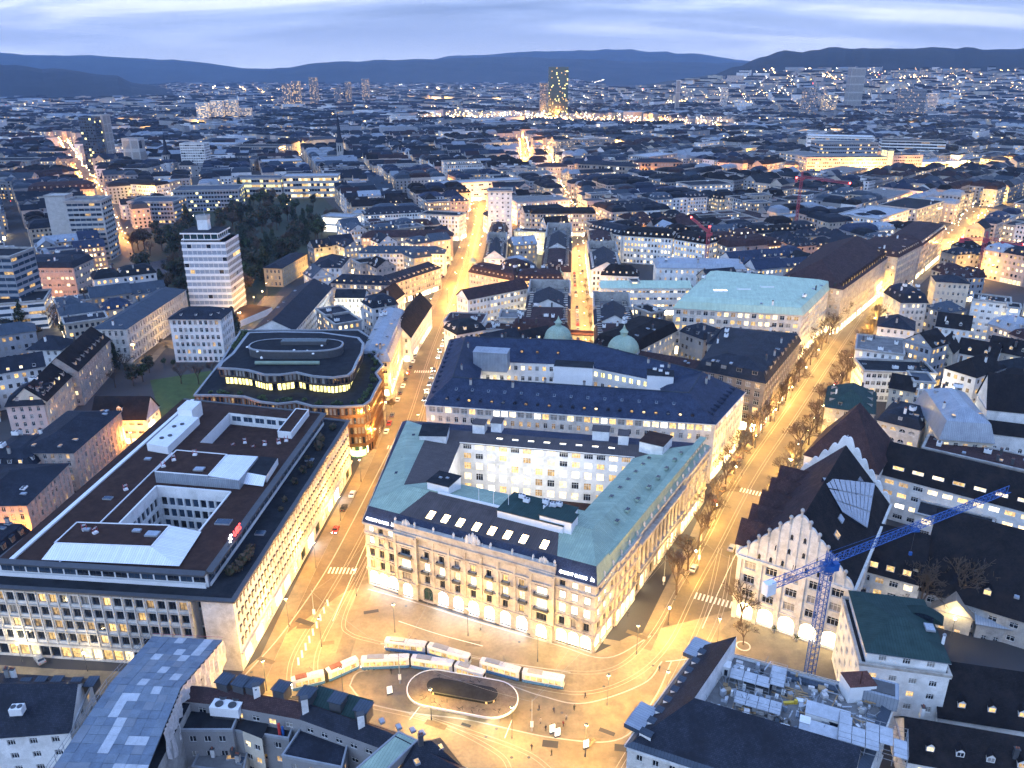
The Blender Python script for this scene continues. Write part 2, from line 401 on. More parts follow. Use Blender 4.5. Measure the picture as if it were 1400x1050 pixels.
def win_mesh(w,h,kind,glass,frame='frame_white',trim=None,reveal=.25):
    w=round(w,1);h=round(h,1);k=(w,h,kind,glass,frame,trim,reveal)
    if k in WINM:return WINM[k]
    mb=MB();x=w/2
    if kind=='arch':
        pts=arch_pts(w,h)
        mb.poly([(a,0,b)for a,b in pts],glass)
        bar(mb,-.05,.05,0,h-.05,-.05,0,frame);bar(mb,-x,x,h-x-.06,h-x+.06,-.05,0,frame);bar(mb,-x,x,0,.35,-.08,0,frame)
    else:
        mb.poly([(-x,0,0),(x,0,0),(x,0,h),(-x,0,h)],glass)
        b=.09
        for a in((-x,x,0,b),(-x,x,h-b,h),(-x,-x+b,b,h-b),(x-b,x,b,h-b)):bar(mb,*a,-.06,0,frame)
        mu={'cross':[0],'two':[0],'grid3':[-w/6,w/6],'grid4':[-w/4,0,w/4],'plain':[]}.get(kind,[])
        for m in mu:bar(mb,m-.045,m+.045,b,h-b,-.05,0,frame)
        if kind in('cross','grid3','grid4'):bar(mb,-x+b,x-b,h*.66,h*.66+.09,-.05,0,frame)
    if trim:
        y0=-reveal-.12;y1=-reveal+.02;t=.2
        hh=h if kind!='arch' else h
        bar(mb,-x-.3,x+.3,-.28,-.03,y0-.12,y1,trim)
        if kind!='arch':
            bar(mb,-x-t,-x,0,h,y0+.04,y1,trim);bar(mb,x,x+t,0,h,y0+.04,y1,trim)
            bar(mb,-x-.35,x+.35,h+.05,h+.38,y0-.12,y1,trim)
    me=mb.mesh('window');WINM[k]=me;return me
def facade(wb,root,p0,p1,z0,rows,wallm,margin=.7,spacing=3.2,bays=None,near=True,fw=None,reveal=.25,rng=RND,trim=None,frame='frame_white',name='window'):
    """wall with real openings from p0 to p1 (outside on the right hand); rows: (row height, win w, win h, sill, kind, weights) from the bottom up"""
    a,b=V2(p0),V2(p1);ln=(b-a).length
    if ln<.3:return
    d=(b-a)/ln;n_in=Vector((-d.y,d.x));rz=math.atan2(d.y,d.x)
    def pt(s,z,y=0.0):q=a+d*s+n_in*y;return(q.x,q.y,z)
    n=bays or max(1,int(round((ln-2*margin)/spacing)))
    if ln<2*margin+1.2:n=0
    cw=(ln-2*margin)/max(n,1);z=z0
    def q4(s0,s1,za,zb):wb.poly([pt(s0,za),pt(s1,za),pt(s1,zb),pt(s0,zb)],wallm)
    for(rh,ww,wh,sill,kind,wts)in rows:
        if n==0 or ww<=0 or not near:
            q4(0,ln,z,z+rh)
        else:q4(0,margin,z,z+rh);q4(ln-margin,ln,z,z+rh)
        if n and ww>0:
            w=min(ww,cw-.25)
            for i in range(n):
                s0=margin+i*cw;c=s0+cw/2;g=pick(wts,rng)if wts else 'glass_dark'
                if not near:
                    if fw is not None:
                        q=a+d*c-n_in*.05
                        fw.poly([(q.x-d.x*w/2,q.y-d.y*w/2,z+sill),(q.x+d.x*w/2,q.y+d.y*w/2,z+sill),(q.x+d.x*w/2,q.y+d.y*w/2,z+sill+wh),(q.x-d.x*w/2,q.y-d.y*w/2,z+sill+wh)],g)
                    continue
                x0,x1=c-w/2,c+w/2;za,zb=z+sill,z+sill+wh
                if sill>.01:q4(s0,s0+cw,z,za)
                q4(s0,x0,za,zb);q4(x1,s0+cw,za,zb)
                if z+rh-zb>.01:q4(s0,s0+cw,zb,z+rh)
                if kind=='arch':
                    ap=[(c+u,za+t)for u,t in arch_pts(w,wh)]
                    arc=ap[2:]# right springing -> left springing
                    hf=len(arc)// 2
                    wb.poly([pt(*arc[k])for k in range(hf,-1,-1)]+[pt(x1,zb)],wallm)
                    wb.poly([pt(*arc[k])for k in range(len(arc)-1,hf-1,-1)]+[pt(x0,zb)],wallm)
                    loop=[(x0,za),(x1,za)]+arc
                else:loop=[(x0,za),(x1,za),(x1,zb),(x0,zb)]
                for(u0,t0),(u1,t1)in zip(loop,loop[1:]+loop[:1]):
                    wb.poly([pt(u0,t0),pt(u1,t1),pt(u1,t1,reveal),pt(u0,t0,reveal)],wallm)
                root.inst(name,win_mesh(w,wh,kind,g,frame,trim,reveal),pt(c,za,reveal-.01),rz)
        z+=rh
def band(mb,p0,p1,z,h,d,m,back=.05,ext=0.0):
    """a horizontal moulding along a wall"""
    a,b=V2(p0),V2(p1);u=(b-a).normalized();nin=Vector((-u.y,u.x))
    a=a-u*ext;b=b+u*ext
    q=[a-nin*d,b-nin*d,b+nin*back,a+nin*back]
    mb.prism([(p.x,p.y)for p in q],z,z+h,m,m,True)
def dormer_mesh(w,h,d,wallm,roofm,glass,style='shed'):
    k=('dormer',w,h,d,wallm,roofm,glass,style)
    if k in WINM:return WINM[k]
    mb=MB();x=w/2
    mb.poly([(-x,0,0),(x,0,0),(x,0,h),(-x,0,h)],wallm)
    mb.poly([(x,0,0),(x,d,0),(x,d,h),(x,0,h)],wallm);mb.poly([(-x,d,0),(-x,0,0),(-x,0,h),(-x,d,h)],wallm)
    b=.16;mb.poly([(-x+b,-.03,b+.05),(x-b,-.03,b+.05),(x-b,-.03,h-b),(-x+b,-.03,h-b)],glass)
    bar(mb,-.04,.04,b,h-b,-.07,-.03,wallm)
    o=.15
    if style=='gable':
        t=h+w*.45
        mb.poly([(-x,0,h),(x,0,h),(0,0,t)],wallm)
        mb.slope([(x+o,-o,h-.08),(x+o,d,h-.08),(0,d,t+.05),(0,-o,t+.05)],roofm)
        mb.slope([(-x-o,d,h-.08),(-x-o,-o,h-.08),(0,-o,t+.05),(0,d,t+.05)],roofm)
    elif style=='round':
        n=6;arc=[(x*math.cos(PI*k2/n),h+x*.9*math.sin(PI*k2/n))for k2 in range(n+1)]
        mb.poly([(a,-.01,c)for a,c in arc],glass)
        for(a0,c0),(a1,c1)in zip(arc,arc[1:]):mb.poly([(a0*1.12,-o,c0+.05),(a0*1.12,d,c0+.05),(a1*1.12,d,c1+.05),(a1*1.12,-o,c1+.05)],roofm)
    else:
        mb.prism([(-x-o,-o),(x+o,-o),(x+o,d),(-x-o,d)],h,h+.14,roofm,roofm,True)
    me=mb.mesh('dormer');WINM[k]=me;return me
def roof(mb,q,h,kind,rh,m,over=.4,capm=None,ins=None,wallm='plaster',edge='stone_grey'):
    """returns f(edge index, s 0..1, inset metres) -> point on the roof and the edge heading"""
    n=len(q);e=inset(q,-over);out={}
    lens=[(V2(q[(i+1)%n])-V2(q[i])).length for i in range(n)]
    if kind in('hip','gable','gable_x')and n==4:
        wa,wb_=(lens[0]+lens[2])/2,(lens[1]+lens[3])/2
        turn=(wb_>wa)if kind=='hip' else(kind=='gable_x')
        k=1 if turn else 0
        A,B,C,D=(e[(i+k)%4]for i in range(4));wd=wa if turn else wb_;ll=wb_ if turn else wa
        m0,m1=(D+A)/2,(B+C)/2
        t=min(.48,(wd/2)/ll)*.9 if kind=='hip' else 0
        r0,r1=m0.lerp(m1,t),m0.lerp(m1,1-t)
        z=h-.02;Z=h+rh
        v=lambda p,zz:(p.x,p.y,zz)
        mb.slope([v(A,z),v(B,z),v(r1,Z),v(r0,Z)],m);mb.slope([v(C,z),v(D,z),v(r0,Z),v(r1,Z)],m)
        if kind=='hip':mb.slope([v(B,z),v(C,z),v(r1,Z)],m);mb.slope([v(D,z),v(A,z),v(r0,Z)],m)
        else:
            A2,B2,C2,D2=(V2(q[(i+k)%4])for i in range(4))
            mb.poly([v(B2,h-.05),v(C2,h-.05),v((B2+C2)/2,Z-.25)],wallm);mb.poly([v(D2,h-.05),v(A2,h-.05),v((D2+A2)/2,Z-.25)],wallm)
        mb.poly([v(p,z-.05)for p in reversed(e)],edge)
        sl=rh/(wd/2+over)
        def f(i,s,ii):
            a,b=V2(q[i]),V2(q[(i+1)%n]);d=(b-a).normalized();p=a.lerp(b,s)+Vector((-d.y,d.x))*ii
            return Vector((p.x,p.y,h+(ii+over)*sl)),math.atan2(d.y,d.x)
        return f
    if kind=='flat':
        pw=ins or .35
        i2=inset(q,pw)
        for i in range(n):
            j=(i+1)%n
            mb.slope([(*e[i],h+rh),(*e[j],h+rh),(*i2[j],h+rh),(*i2[i],h+rh)],edge)
            mb.poly([(*e[i],h-.12),(*e[j],h-.12),(*e[j],h+rh),(*e[i],h+rh)],edge)
            mb.poly([(*i2[j],h),(*i2[i],h),(*i2[i],h+rh),(*i2[j],h+rh)],edge)
        mb.slope([(*p,h)for p in i2],m)
        if over>.05:mb.poly([(*p,h-.12)for p in reversed(e)],edge)
        def f(i,s,ii):
            a,b=V2(q[i]),V2(q[(i+1)%n]);d=(b-a).normalized();p=a.lerp(b,s)+Vector((-d.y,d.x))*ii
            return Vector((p.x,p.y,h)),math.atan2(d.y,d.x)
        return f
    # mansard: steep, then shallow, then a flat top
    mw=min(lens);i1=min(1.5,mw*.12);i2_=min(ins or mw*.36,mw*.42)
    prof=[(-over,-.02,m),(i1,rh*.66,m),(i2_,rh,capm or m)]
    rings=[e]+[inset(q,p[0])for p in prof[1:]]
    for lv in range(2):
        for i in range(n):
            j=(i+1)%n
            mb.slope([(*rings[lv][i],h+prof[lv][1]),(*rings[lv][j],h+prof[lv][1]),(*rings[lv+1][j],h+prof[lv+1][1]),(*rings[lv+1][i],h+prof[lv+1][1])],m if lv==0 else(capm or m))
    mb.slope([(*p,h+rh)for p in rings[2]],capm or m)
    mb.poly([(*p,h-.07)for p in reversed(e)],edge)
    def f(i,s,ii):
        a,b=V2(q[i]),V2(q[(i+1)%n]);d=(b-a).normalized();p=a.lerp(b,s)+Vector((-d.y,d.x))*ii
        z=h+rh*.66*(ii+over)/(i1+over)if ii<i1 else h+rh*.66+rh*.34*min(1,(ii-i1)/max(.1,i2_-i1))
        return Vector((p.x,p.y,z)),math.atan2(d.y,d.x)
    return f
def faces_cam(a,b,lim=-.12):
    a,b=V2(a),V2(b);d=(b-a).normalized();n=Vector((d.y,-d.x));m=(a+b)/2
    return n.dot(-m.normalized())>lim
def rows_for(h,fl,ww,wh,wts,gf=None,gfh=4.2,kind='cross'):
    if gf is None:gfh=h/fl
    rh=(h-gfh)/max(1,fl-1)
    r=[(gfh,2.4 if gf else ww,gfh-1.3 if gf else wh,.25 if gf else(rh-wh)*.45,'plain' if gf else kind,gf or wts)]
    for k in range(fl-1):r.append((rh,ww,min(wh,rh-.8),(rh-min(wh,rh-.8))*.45,kind,wts))
    return r
CHIM={}
def chimney_mesh(m):
    if m not in CHIM:
        b=MB();b.box((0,0,-1.5),(.9,.7,3.0),m);b.box((0,0,1.5),(1.1,.9,.15),'dark_metal');b.box((-.2,0,1.65),(.25,.25,.4),'brick_red');b.box((.2,0,1.65),(.25,.25,.4),'brick_red')
        CHIM[m]=b.mesh('chimney')
    return CHIM[m]
def unit_mesh():
    if 'unit' not in CHIM:
        b=MB();b.box((0,0,0),(2.4,1.6,1.3),'white_metal')
        for x in(-.6,.6):b.lathe((x,0,1.3),[(.5,0),(.5,.12),(.0,.12)],'dark_metal',10)
        b.box((0,0,-.3),(2.0,1.2,.3),'dark_metal');CHIM['unit']=b.mesh('ventilation_unit')
    return CHIM['unit']
def skylight_mesh(w,l,glass):
    k=('sky',w,l,glass)
    if k not in CHIM:
        b=MB();b.box((0,0,-.25),(w,l,.45),'grey_metal');b.box((0,0,.2),(w-.2,l-.2,.04),glass);CHIM[k]=b.mesh('skylight')
    return CHIM[k]
BUILT=[]# plan polygons, so that later houses keep clear of them
def generic(name,label,q,h,fl,rk,rh,rm,wm,spacing=3.2,ww=1.25,wh=1.9,wts=SOME,gf=None,gfh=4.2,near=True,group=None,cat='building',dormers=None,dst='shed',chim=0,
            cornice=.45,trim=None,over=.5,capm=None,ins=None,kind='cross',frame='frame_white',z0=0.0,seed=None,units=0,rows=None,edge='stone_grey',sky=0,dglass=None,margin=.9,keep=True,back=False,reveal=.25):
    q=ccw([V2(p)for p in q]);rng=random.Random(seed if seed is not None else hash((round(q[0].x),round(q[0].y)))& 0xffff)
    c=sum(q,Vector((0,0)))/len(q);root=Thing(name,label,cat,(c.x,c.y,z0),group)
    if keep:BUILT.append(inset(q,-1.5))
    wb,rb,fw,cb=MB(),MB(),MB(),MB();n=len(q)
    if rows is None:rows=rows_for(h-z0,fl,ww,wh,wts,gf,gfh,kind)
    for i in range(n):
        a,b=q[i],q[(i+1)%n]
        if faces_cam(a,b)or back:facade(wb,root,a,b,z0,rows,wm,margin,spacing,None,near,fw,reveal,rng,trim,frame)
        else:wb.poly([(*a,z0),(*b,z0),(*b,h),(*a,h)],wm)
        if cornice:band(cb,a,b,h-cornice,cornice-.02,.28,wm if not trim else trim,.05,.28)
        if gf and cornice:band(cb,a,b,z0+gfh-.35,.3,.18,wm if not trim else trim,.05,.18)
    if cornice:cb.build('cornice',root)
    if near and rk in('mansard','flat')and h<30 and min((q[(i+1)%n]-q[i]).length for i in range(n))>9:chim=max(chim,3);sky=max(sky,4);units=max(units,2)
    wb.build('wall',root)
    if fw.f:fw.build('windows',root,kind='stuff')
    f=roof(rb,q,h,rk,rh,rm,over,capm,ins,wm,edge)
    ro=rb.build('roof',root)
    if dormers:
        sp,w,dh,ii=dormers;db=MB()
        for i in range(n):
            a,b=q[i],q[(i+1)%n];ln=(b-a).length
            if not faces_cam(a,b)or ln<6:continue
            k=int((ln-3)/sp)
            for j in range(k):
                p,rz=f(i,(1.5+(j+.5)*(ln-3)/k)/ln,ii)
                g=dglass if(dglass and rng.random()<.8)else pick(wts,rng)
                if near:root.inst('dormer',dormer_mesh(w,dh,2.2,wm if dst!='round' else rm,rm,g,dst),p,rz)
                else:
                    db.box((p.x,p.y,p.z-.2),(w,1.4,dh+.2),wm,rz,top=rm)
                    dd=Vector((math.sin(rz),-math.cos(rz)))*.74;u=Vector((math.cos(rz),math.sin(rz)))*(w/2-.12)
                    db.poly([(p.x+dd.x-u.x,p.y+dd.y-u.y,p.z+.25),(p.x+dd.x+u.x,p.y+dd.y+u.y,p.z+.25),(p.x+dd.x+u.x,p.y+dd.y+u.y,p.z+dh-.15),(p.x+dd.x-u.x,p.y+dd.y-u.y,p.z+dh-.15)],g)
        if db.f:db.build('dormers',root,kind='stuff')
    for k in range(chim):
        p,rz=f(rng.randrange(n),rng.uniform(.2,.8),rng.uniform(2.5,4.0));root.inst('chimney',chimney_mesh(rng.choice(['plaster','stone_grey','dark_metal'])),(p.x,p.y,max(p.z,h)+.6),rz)
    for k in range(units):
        p,rz=f(rng.randrange(n),rng.uniform(.2,.8),rng.uniform(3,7));root.inst('ventilation_unit',unit_mesh(),(p.x,p.y,h+(rh+.3 if rk=='mansard' else .3)),rz)
    for k in range(sky):
        i=rng.randrange(n);p,rz=f(i,rng.uniform(.15,.85),rng.uniform(2.5,4.5));root.inst('skylight',skylight_mesh(1.2,1.8,rng.choice(['glass_pale','glass_blue','lit_dim'])),(p.x,p.y,p.z+.15),rz)
    return root,f
def ring(name,label,outer,inner,h,rows,prof,mats,wm,inner_h=None,inner_rows=None,inner_wm=None,spacing=3.2,cat='building',trim=None,group=None,near=True,rng=None,over=.5,cornice=.6,bays=None,fac=None,court=None,court_z=0.0,skip_outer=(),frame='frame_white',inner_spacing=None):
    """a block round a courtyard; prof: [(t, dz)] from the outer to the inner eave, mats[edge][segment]"""
    n=len(outer);c=sum((V2(p)for p in outer),Vector((0,0)))/n;root=Thing(name,label,cat,(c.x,c.y,0),group);rng=rng or random.Random(5)
    BUILT.append(inset([V2(p)for p in outer],-1.5))
    wb,rb,cb,fw=MB(),MB(),MB(),MB();O=[V2(p)for p in outer];I=[V2(p)for p in inner];E=inset(O,-over)
    EI=inset(I,over*.6);fac=fac or[1.0]*n
    for i in range(n):
        j=(i+1)%n
        if i in skip_outer:pass
        elif faces_cam(O[i],O[j]):facade(wb,root,O[i],O[j],0,rows,wm,.9,spacing,bays.get(i)if bays else None,near,fw,.3,rng,trim,frame)
        else:wb.poly([(*O[i],0),(*O[j],0),(*O[j],h),(*O[i],h)],wm)
        if cornice:band(cb,O[i],O[j],h-cornice,cornice-.03,.5,trim or wm,.05,.5)
        ir=inner_rows[i]if isinstance(inner_rows,dict)else inner_rows
        if ir and faces_cam(I[j],I[i]):facade(wb,root,I[j],I[i],court_z,ir,inner_wm or wm,.6,inner_spacing or spacing,None,near,fw,.25,rng,None,frame)
        else:wb.poly([(*I[j],court_z),(*I[i],court_z),(*I[i],h+prof[-1][1]*fac[i]),(*I[j],h+prof[-1][1]*fac[j])],inner_wm or wm)
        ca,cb_=O[i],O[j]
        for s in range(len(prof)-1):
            (t0,d0),(t1,d1)=prof[s],prof[s+1]
            g=lambda k,t:E[k].lerp(EI[k],t)
            mt=mats[i][s]if isinstance(mats,dict)else mats[s]
            rb.slope([(*g(i,t0),h+d0*fac[i]),(*g(j,t0),h+d0*fac[j]),(*g(j,t1),h+d1*fac[j]),(*g(i,t1),h+d1*fac[i])],mt)
    wb.build('wall',root);cb.build('cornice',root);rb.build('roof',root)
    if fw.f:fw.build('windows',root,kind='stuff')
    if court:
        m=MB();m.slope([(*p,court_z+.02)for p in I],court);m.build('courtyard_floor',root)
    def f(i,s,t):
        j=(i+1)%n;p=E[i].lerp(E[j],s).lerp(EI[i].lerp(EI[j],s),t);d=E[j]-E[i];fs=fac[i]*(1-s)+fac[j]*s
        for(t0,d0),(t1,d1)in zip(prof,prof[1:]):
            if t0<=t<=t1:return Vector((p.x,p.y,h+fs*(d0+(d1-d0)*(t-t0)/(t1-t0)))),math.atan2(d.y,d.x)
        return Vector((p.x,p.y,h+fs*prof[-1][1])),math.atan2(d.y,d.x)
    return root,f
def text_mesh(s,size,m,depth=.12):
    cu=bpy.data.curves.new('lettering','FONT');cu.body=s;cu.size=size;cu.extrude=depth;cu.align_x='CENTER';cu.resolution_u=3
    cu.materials.append(MATS[m]);return cu
def lettering(s,size,m,loc,rz,tilt=PI/2,root=None,name='lettering'):
    t_=bpy.data.objects.new(name,text_mesh(s,size,m));COL.objects.link(t_);dg=bpy.context.evaluated_depsgraph_get()
    me=bpy.data.meshes.new_from_object(t_.evaluated_get(dg));bpy.data.objects.remove(t_)
    o=bpy.data.objects.new(name,me);COL.objects.link(o);o.rotation_euler=(tilt,0,rz)
    if root is not None:o.parent=root.o;o.location=Vector(loc)-Vector(root.loc)
    else:o.location=loc
    return o
# ------------------------------------------------------------------ the stone bank palace on the square
def bank_palace():
    rng=random.Random(11)
    A,B,C,D=P(498,712,21),P(815,800,21),P(968,610,21),P(552,577,21)
    inner=[P(607,662,24.5),P(800,704,24.5),P(868,618,24.5),P(628,598,24.5)]
    c=(A+B+C+D)/4
    h=21.0
    prof=[(0,0),(.085,4.2),(.5,7.4),(1,4.6)]
    mats={0:['navy_slate','brown_metal_roof','copper_green'],1:['copper_green','copper_green','copper_green'],2:['navy_slate','navy_slate','brown_metal_roof'],3:['navy_slate','copper_green','brown_metal_roof']}
    back_rows=[(4.0,2.4,2.5,.9,'grid3',MOST)]*3+[(3.5,2.6,2.0,.9,'grid3',MOST),(3.3,2.9,1.7,.9,'grid4',MOST)]
    court_rows=[(4.4,2.2,2.6,1.2,'grid3',MOST)]*3+[(4.2,2.6,2.2,1.2,'grid3',MOST),(4.2,2.9,1.9,1.4,'grid4',MOST)]
    root,f=ring('bank_palace','ornate stone bank palace with green copper roofs and glowing roof windows beside the tram stop',[A,B,C,D],inner,h,
                   [(h,0,0,0,'plain',None)],prof,mats,'stone',inner_rows={0:court_rows,1:None,2:back_rows,3:None},fac=[1,1,.3,.3],inner_wm='plaster',trim='stone',court='gravel_brown',court_z=4.0,skip_outer=(0,1,3),rng=rng,inner_spacing=4.0)
    wb,cb,db=MB(),MB(),MB()
    R1=(4.0,1.6,2.6,.6,'two',DARK);R2=(3.9,1.8,2.7,.5,'two',{'lit_palace':.8,'lit_bright':.12,'glass_dark':.08});R3=(3.9,1.5,2.2,.8,'two',DARK)
    R4=(3.6,1.6,2.1,.6,'two',{'lit_palace':.85,'glass_dark':.15});R3b=(3.9,1.6,2.3,.7,'two',{'lit_palace':.75,'curtain':.25})
    AW={'shop_white':1};AY={'shop_warm':1}
    def G(w):return(5.6,3.0,4.5,.3,'arch',w)
    TR=lambda r,w:(r[0],3.0,r[2],r[3],'grid3',w)
    def seg(p,q,s0,s1,n,rows,outw=0.0):
        d=(q-p).normalized();no=Vector((d.y,-d.x));a=p.lerp(q,s0)+no*outw;b=p.lerp(q,s1)+no*outw
        facade(wb,root,a,b,0,rows,'stone',.5,3,n,True,None,.38,rng,'stone','frame_dark')
        if outw>0:
            for e0,e1 in((p.lerp(q,s0),a),(b,p.lerp(q,s1))):wb.poly([(*e0,0),(*e1,0),(*e1,h),(*e0,h)],'stone')
        for z,hh,dd in((5.15,.5,.45),(9.3,.3,.25),(13.2,.3,.22),(17.2,.55,.4),(h-.7,.65,.75)):band(cb,a,b,z,hh,dd,'stone')
        return a,b,d,no
    # front: pavilion, risalit, seven bays, risalit, pavilion
    seg(A,B,0,.155,3,[G(AW),R1,(3.9,1.6,2.5,.6,'two',DARK),R3b,R4])
    seg(A,B,.155,.25,1,[G(AW),TR(R1,DARK),TR(R2,{'lit_palace':1}),TR(R3,DARK),(3.6,0,0,0,'plain',None)],.9)
    seg(A,B,.25,.75,7,[G({'shop_white':.85,'glass_green':.15}),R1,R2,R3,(3.6,0,0,0,'plain',None)])
    seg(A,B,.75,.84,1,[G(AY),TR(R1,DARK),TR(R2,{'lit_palace':1}),TR(R3,{'lit_palace':1}),(3.6,0,0,0,'plain',None)],.9)
    seg(A,B,.84,1,3,[G(AY),R1,R2,R3b,R4])
    d=(B-A).normalized();no=Vector((d.y,-d.x));rz=math.atan2(d.y,d.x)
    # long side on the avenue
    seg(B,C,0,.14,3,[G(AY),R1,R2,R3b,R4])
    seg(B,C,.14,.30,4,[(5.6,2.6,4.2,.3,'plain',SHOP),R1,(3.9,1.3,2.4,.6,'two',HALF),(3.9,1.2,2.0,.8,'two',HALF),(3.6,1.1,1.6,.8,'two',DARK)],.5)
    seg(B,C,.30,.72,10,[(5.6,2.6,4.2,.3,'plain',SHOP),(4.0,1.4,2.4,.7,'two',HALF),(3.9,1.4,2.5,.6,'two',HALF),(3.9,1.3,2.1,.8,'two',HALF),(3.6,1.1,1.6,.8,'two',DARK)])
    seg(B,C,.72,1,7,[(5.6,2.6,4.2,.3,'plain',SHOP),(4.0,1.4,2.4,.7,'two',HALF),(3.9,1.4,2.5,.6,'two',MOST),(3.9,1.3,2.1,.8,'two',HALF),(3.6,1.1,1.6,.8,'two',SOME)],.5)
    seg(D,A,0,1,18,[(5.6,2.6,4.2,.3,'plain',SHOPD),R1,(3.9,1.3,2.4,.6,'two',SOME),(3.9,1.2,2.0,.8,'two',SOME),(3.6,1.1,1.6,.8,'two',DARK)])
    wb.build('facade',root);cb.build('string_course',root)
    ab=MB();a0,a1=inset([A,B,C,D],1.0)[1],inset([A,B,C,D],1.0)[2];u=(a1-a0).normalized();a0=a0+u*8
    facade(ab,root,a0,a1,h,[(3.4,1.2,1.7,.8,'two',DARK)],'stone_pale',.5,2.6,None,True,None,.2,rng,None,'frame_dark');band(ab,a0,a1,h+3.4,.3,.7,'copper_green',1.6);ab.build('attic_storey',root)
    # giant columns
    colm=MB();colm.lathe((0,0,0),[(.62,0),(.62,.5),(.5,.6),(.46,6.8),(.43,7.0),(.62,7.4),(.66,7.8),(0,7.8)],'stone',10);cme=colm.mesh('column')
    d2=(C-B).normalized();no2=Vector((d2.y,-d2.x))
    for k in range(12):
        p=B.lerp(C,.305+k*.41/11)+no2*.75;root.inst('column',cme,(p.x,p.y,9.5))
    pb=MB();q0,q1=B.lerp(C,.3)+no2*0.05,B.lerp(C,.72)+no2*.05
    band(pb,q0,q1,9.0,.5,1.5,'stone');band(pb,q0,q1,17.3,.8,1.55,'stone');pb.build('column_base',root)
    pilm=MB();bar(pilm,-.4,.4,0,15.2,-.28,.05,'stone');bar(pilm,-.52,.52,13.8,15.2,-.4,.05,'stone');pme=pilm.mesh('pilaster')
    for k in range(8):p=A.lerp(B,.25+k*.5/7);root.inst('pilaster',pme,(p.x,p.y,5.7),rz)
    for s in(.155,.25,.75,.84):
        p=A.lerp(B,s)+no*.9;root.inst('pilaster',pme,(p.x,p.y,5.7),rz)
    balm=MB();bar(balm,-1.15,1.15,0,.22,-1.0,.1,'stone');bar(balm,-1.15,1.15,.22,1.0,-1.0,-.86,'dark_metal')
    bar(balm,-1.15,-1.03,.22,1.0,-.86,0,'dark_metal');bar(balm,1.03,1.15,.22,1.0,-.86,0,'dark_metal');bme=balm.mesh('balcony')
    for k in range(7):
        p=A.lerp(B,.25+(k+.5)*.5/7);root.inst('balcony',bme,(p.x,p.y,13.65),rz);root.inst('balcony',bme,(p.x,p.y,5.6+3.7),rz)
    for s in(.2025,.795):
        p=A.lerp(B,s)+no*.9
        for z in(9.3,13.65):root.inst('balcony',bme,(p.x,p.y,z),rz,(1.8,1,1))
    # hoods over first-floor windows
    hm=MB();hm.poly([(-1.1,-.5,0),(1.1,-.5,0),(0,-.5,.7)],'stone');hm.poly([(1.1,-.5,0),(1.1,.1,0),(0,.1,.7),(0,-.5,.7)],'stone');hm.poly([(-1.1,.1,0),(-1.1,-.5,0),(0,-.5,.7),(0,.1,.7)],'stone');hm.poly([(-1.1,.1,0),(1.1,.1,0),(1.1,-.5,0),(-1.1,-.5,0)],'stone');hme=hm.mesh('window_hood')
    for s in[.155*(k+.5)/3 for k in range(3)]+[.84+.16*(k+.5)/3 for k in range(3)]:
        p=A.lerp(B,s);root.inst('window_hood',hme,(p.x,p.y,9.0),rz)
    # attic parapet with vases and sculpture groups
    ab=MB();a0,a1=A.lerp(B,.15)+no*.6,A.lerp(B,.845)+no*.6
    band(ab,a0,a1,h,2.3,.1,'stone',.9);band(ab,a0,a1,h+2.3,.35,.4,'stone',1.1);band(ab,a0,a1,h+.0,.5,.45,'stone',1.0)
    ab.build('attic_parapet',root)
    vm=MB();vm.lathe((0,0,0),[(.4,0),(.4,.3),(.2,.4),(.38,.9),(.25,1.2),(.12,1.5),(0,1.6)],'stone_pale',8);vme=vm.mesh('vase')
    for s in(.155,.245,.33,.42,.58,.67,.755,.84):p=a0.lerp(a1,(s-.15)/.695)-no*.4;root.inst('vase',vme,(p.x,p.y,h+2.65),rz)
    smm=MB();rs=random.Random(3)
    for k in range(16):
        x=rs.uniform(-1,1);r=.5*(1.25-abs(x));smm.lathe((x*2.3,rs.uniform(-.3,.3),0),[(r,0),(r*.8,.7*(1.4-abs(x))),(r*.45,1.35*(1.35-abs(x))),(r*.3,1.6*(1.35-abs(x))),(0,1.75*(1.35-abs(x)))],'stone_pale',7)
    sme=smm.mesh('sculpture')
    for s,k in((.2025,.8),(.5,1.35),(.795,.8)):p=a0.lerp(a1,(s-.15)/.695)-no*.4;root.inst('sculpture',sme,(p.x,p.y,h+2.6),rz,(k,k,k))
    # green copper caps over the two corner pavilions
    for s0,s1 in((.0,.15),(.845,1.0)):
        a,b,c_,e_=(f(0,s,t)[0]+Vector((0,0,.05))for s,t in((s0,.085),(s1,.085),(s1,.5),(s0,.5)));pb2=MB();pb2.slope([a,b,c_,e_],'copper_green');pb2.build('pavilion_roof',root)
    # balustrade vases along the side
    for k in range(16):p=B.lerp(C,.05+k*.06)+no2*.2;root.inst('vase',vme,(p.x,p.y,h+.02),0)
    # glowing roof windows
    sk=skylight_mesh(1.9,3.0,'skylight_glow');e0=f(0,.5,.085)[0];e1=f(0,.5,.5)[0];tl=math.atan2(e1.z-e0.z,(V2(e1)-V2(e0)).length)
    for s in(.275,.345,.415,.49,.56,.63,.70,.79):
        p,r_=f(0,s,.17);o=root.inst('roof_window',sk,(p.x,p.y,p.z+.15),r_);o.rotation_euler=(tl,0,r_)
    # small skylights on the green roofs
    sm=MB();sm.box((0,0,-.2),(1.6,1.0,.75),'copper_green',top='glass_dark');sme2=sm.mesh('roof_hatch')
    for i,t,ss in((1,.3,(.2,.3,.4,.52,.62,.72,.82,.9)),(1,.72,(.3,.42,.54,.66,.78,.88)),(3,.3,(.2,.35,.55,.75))):
        for s in ss:p,r_=f(i,s,t);root.inst('roof_hatch',sme2,p,r_)
    lk=skylight_mesh(2.2,1.0,'lit_white')
    for k in range(8):p,r_=f(2,.2+k*.075,.72);root.inst('roof_window',lk,(p.x,p.y,p.z+.1),r_)
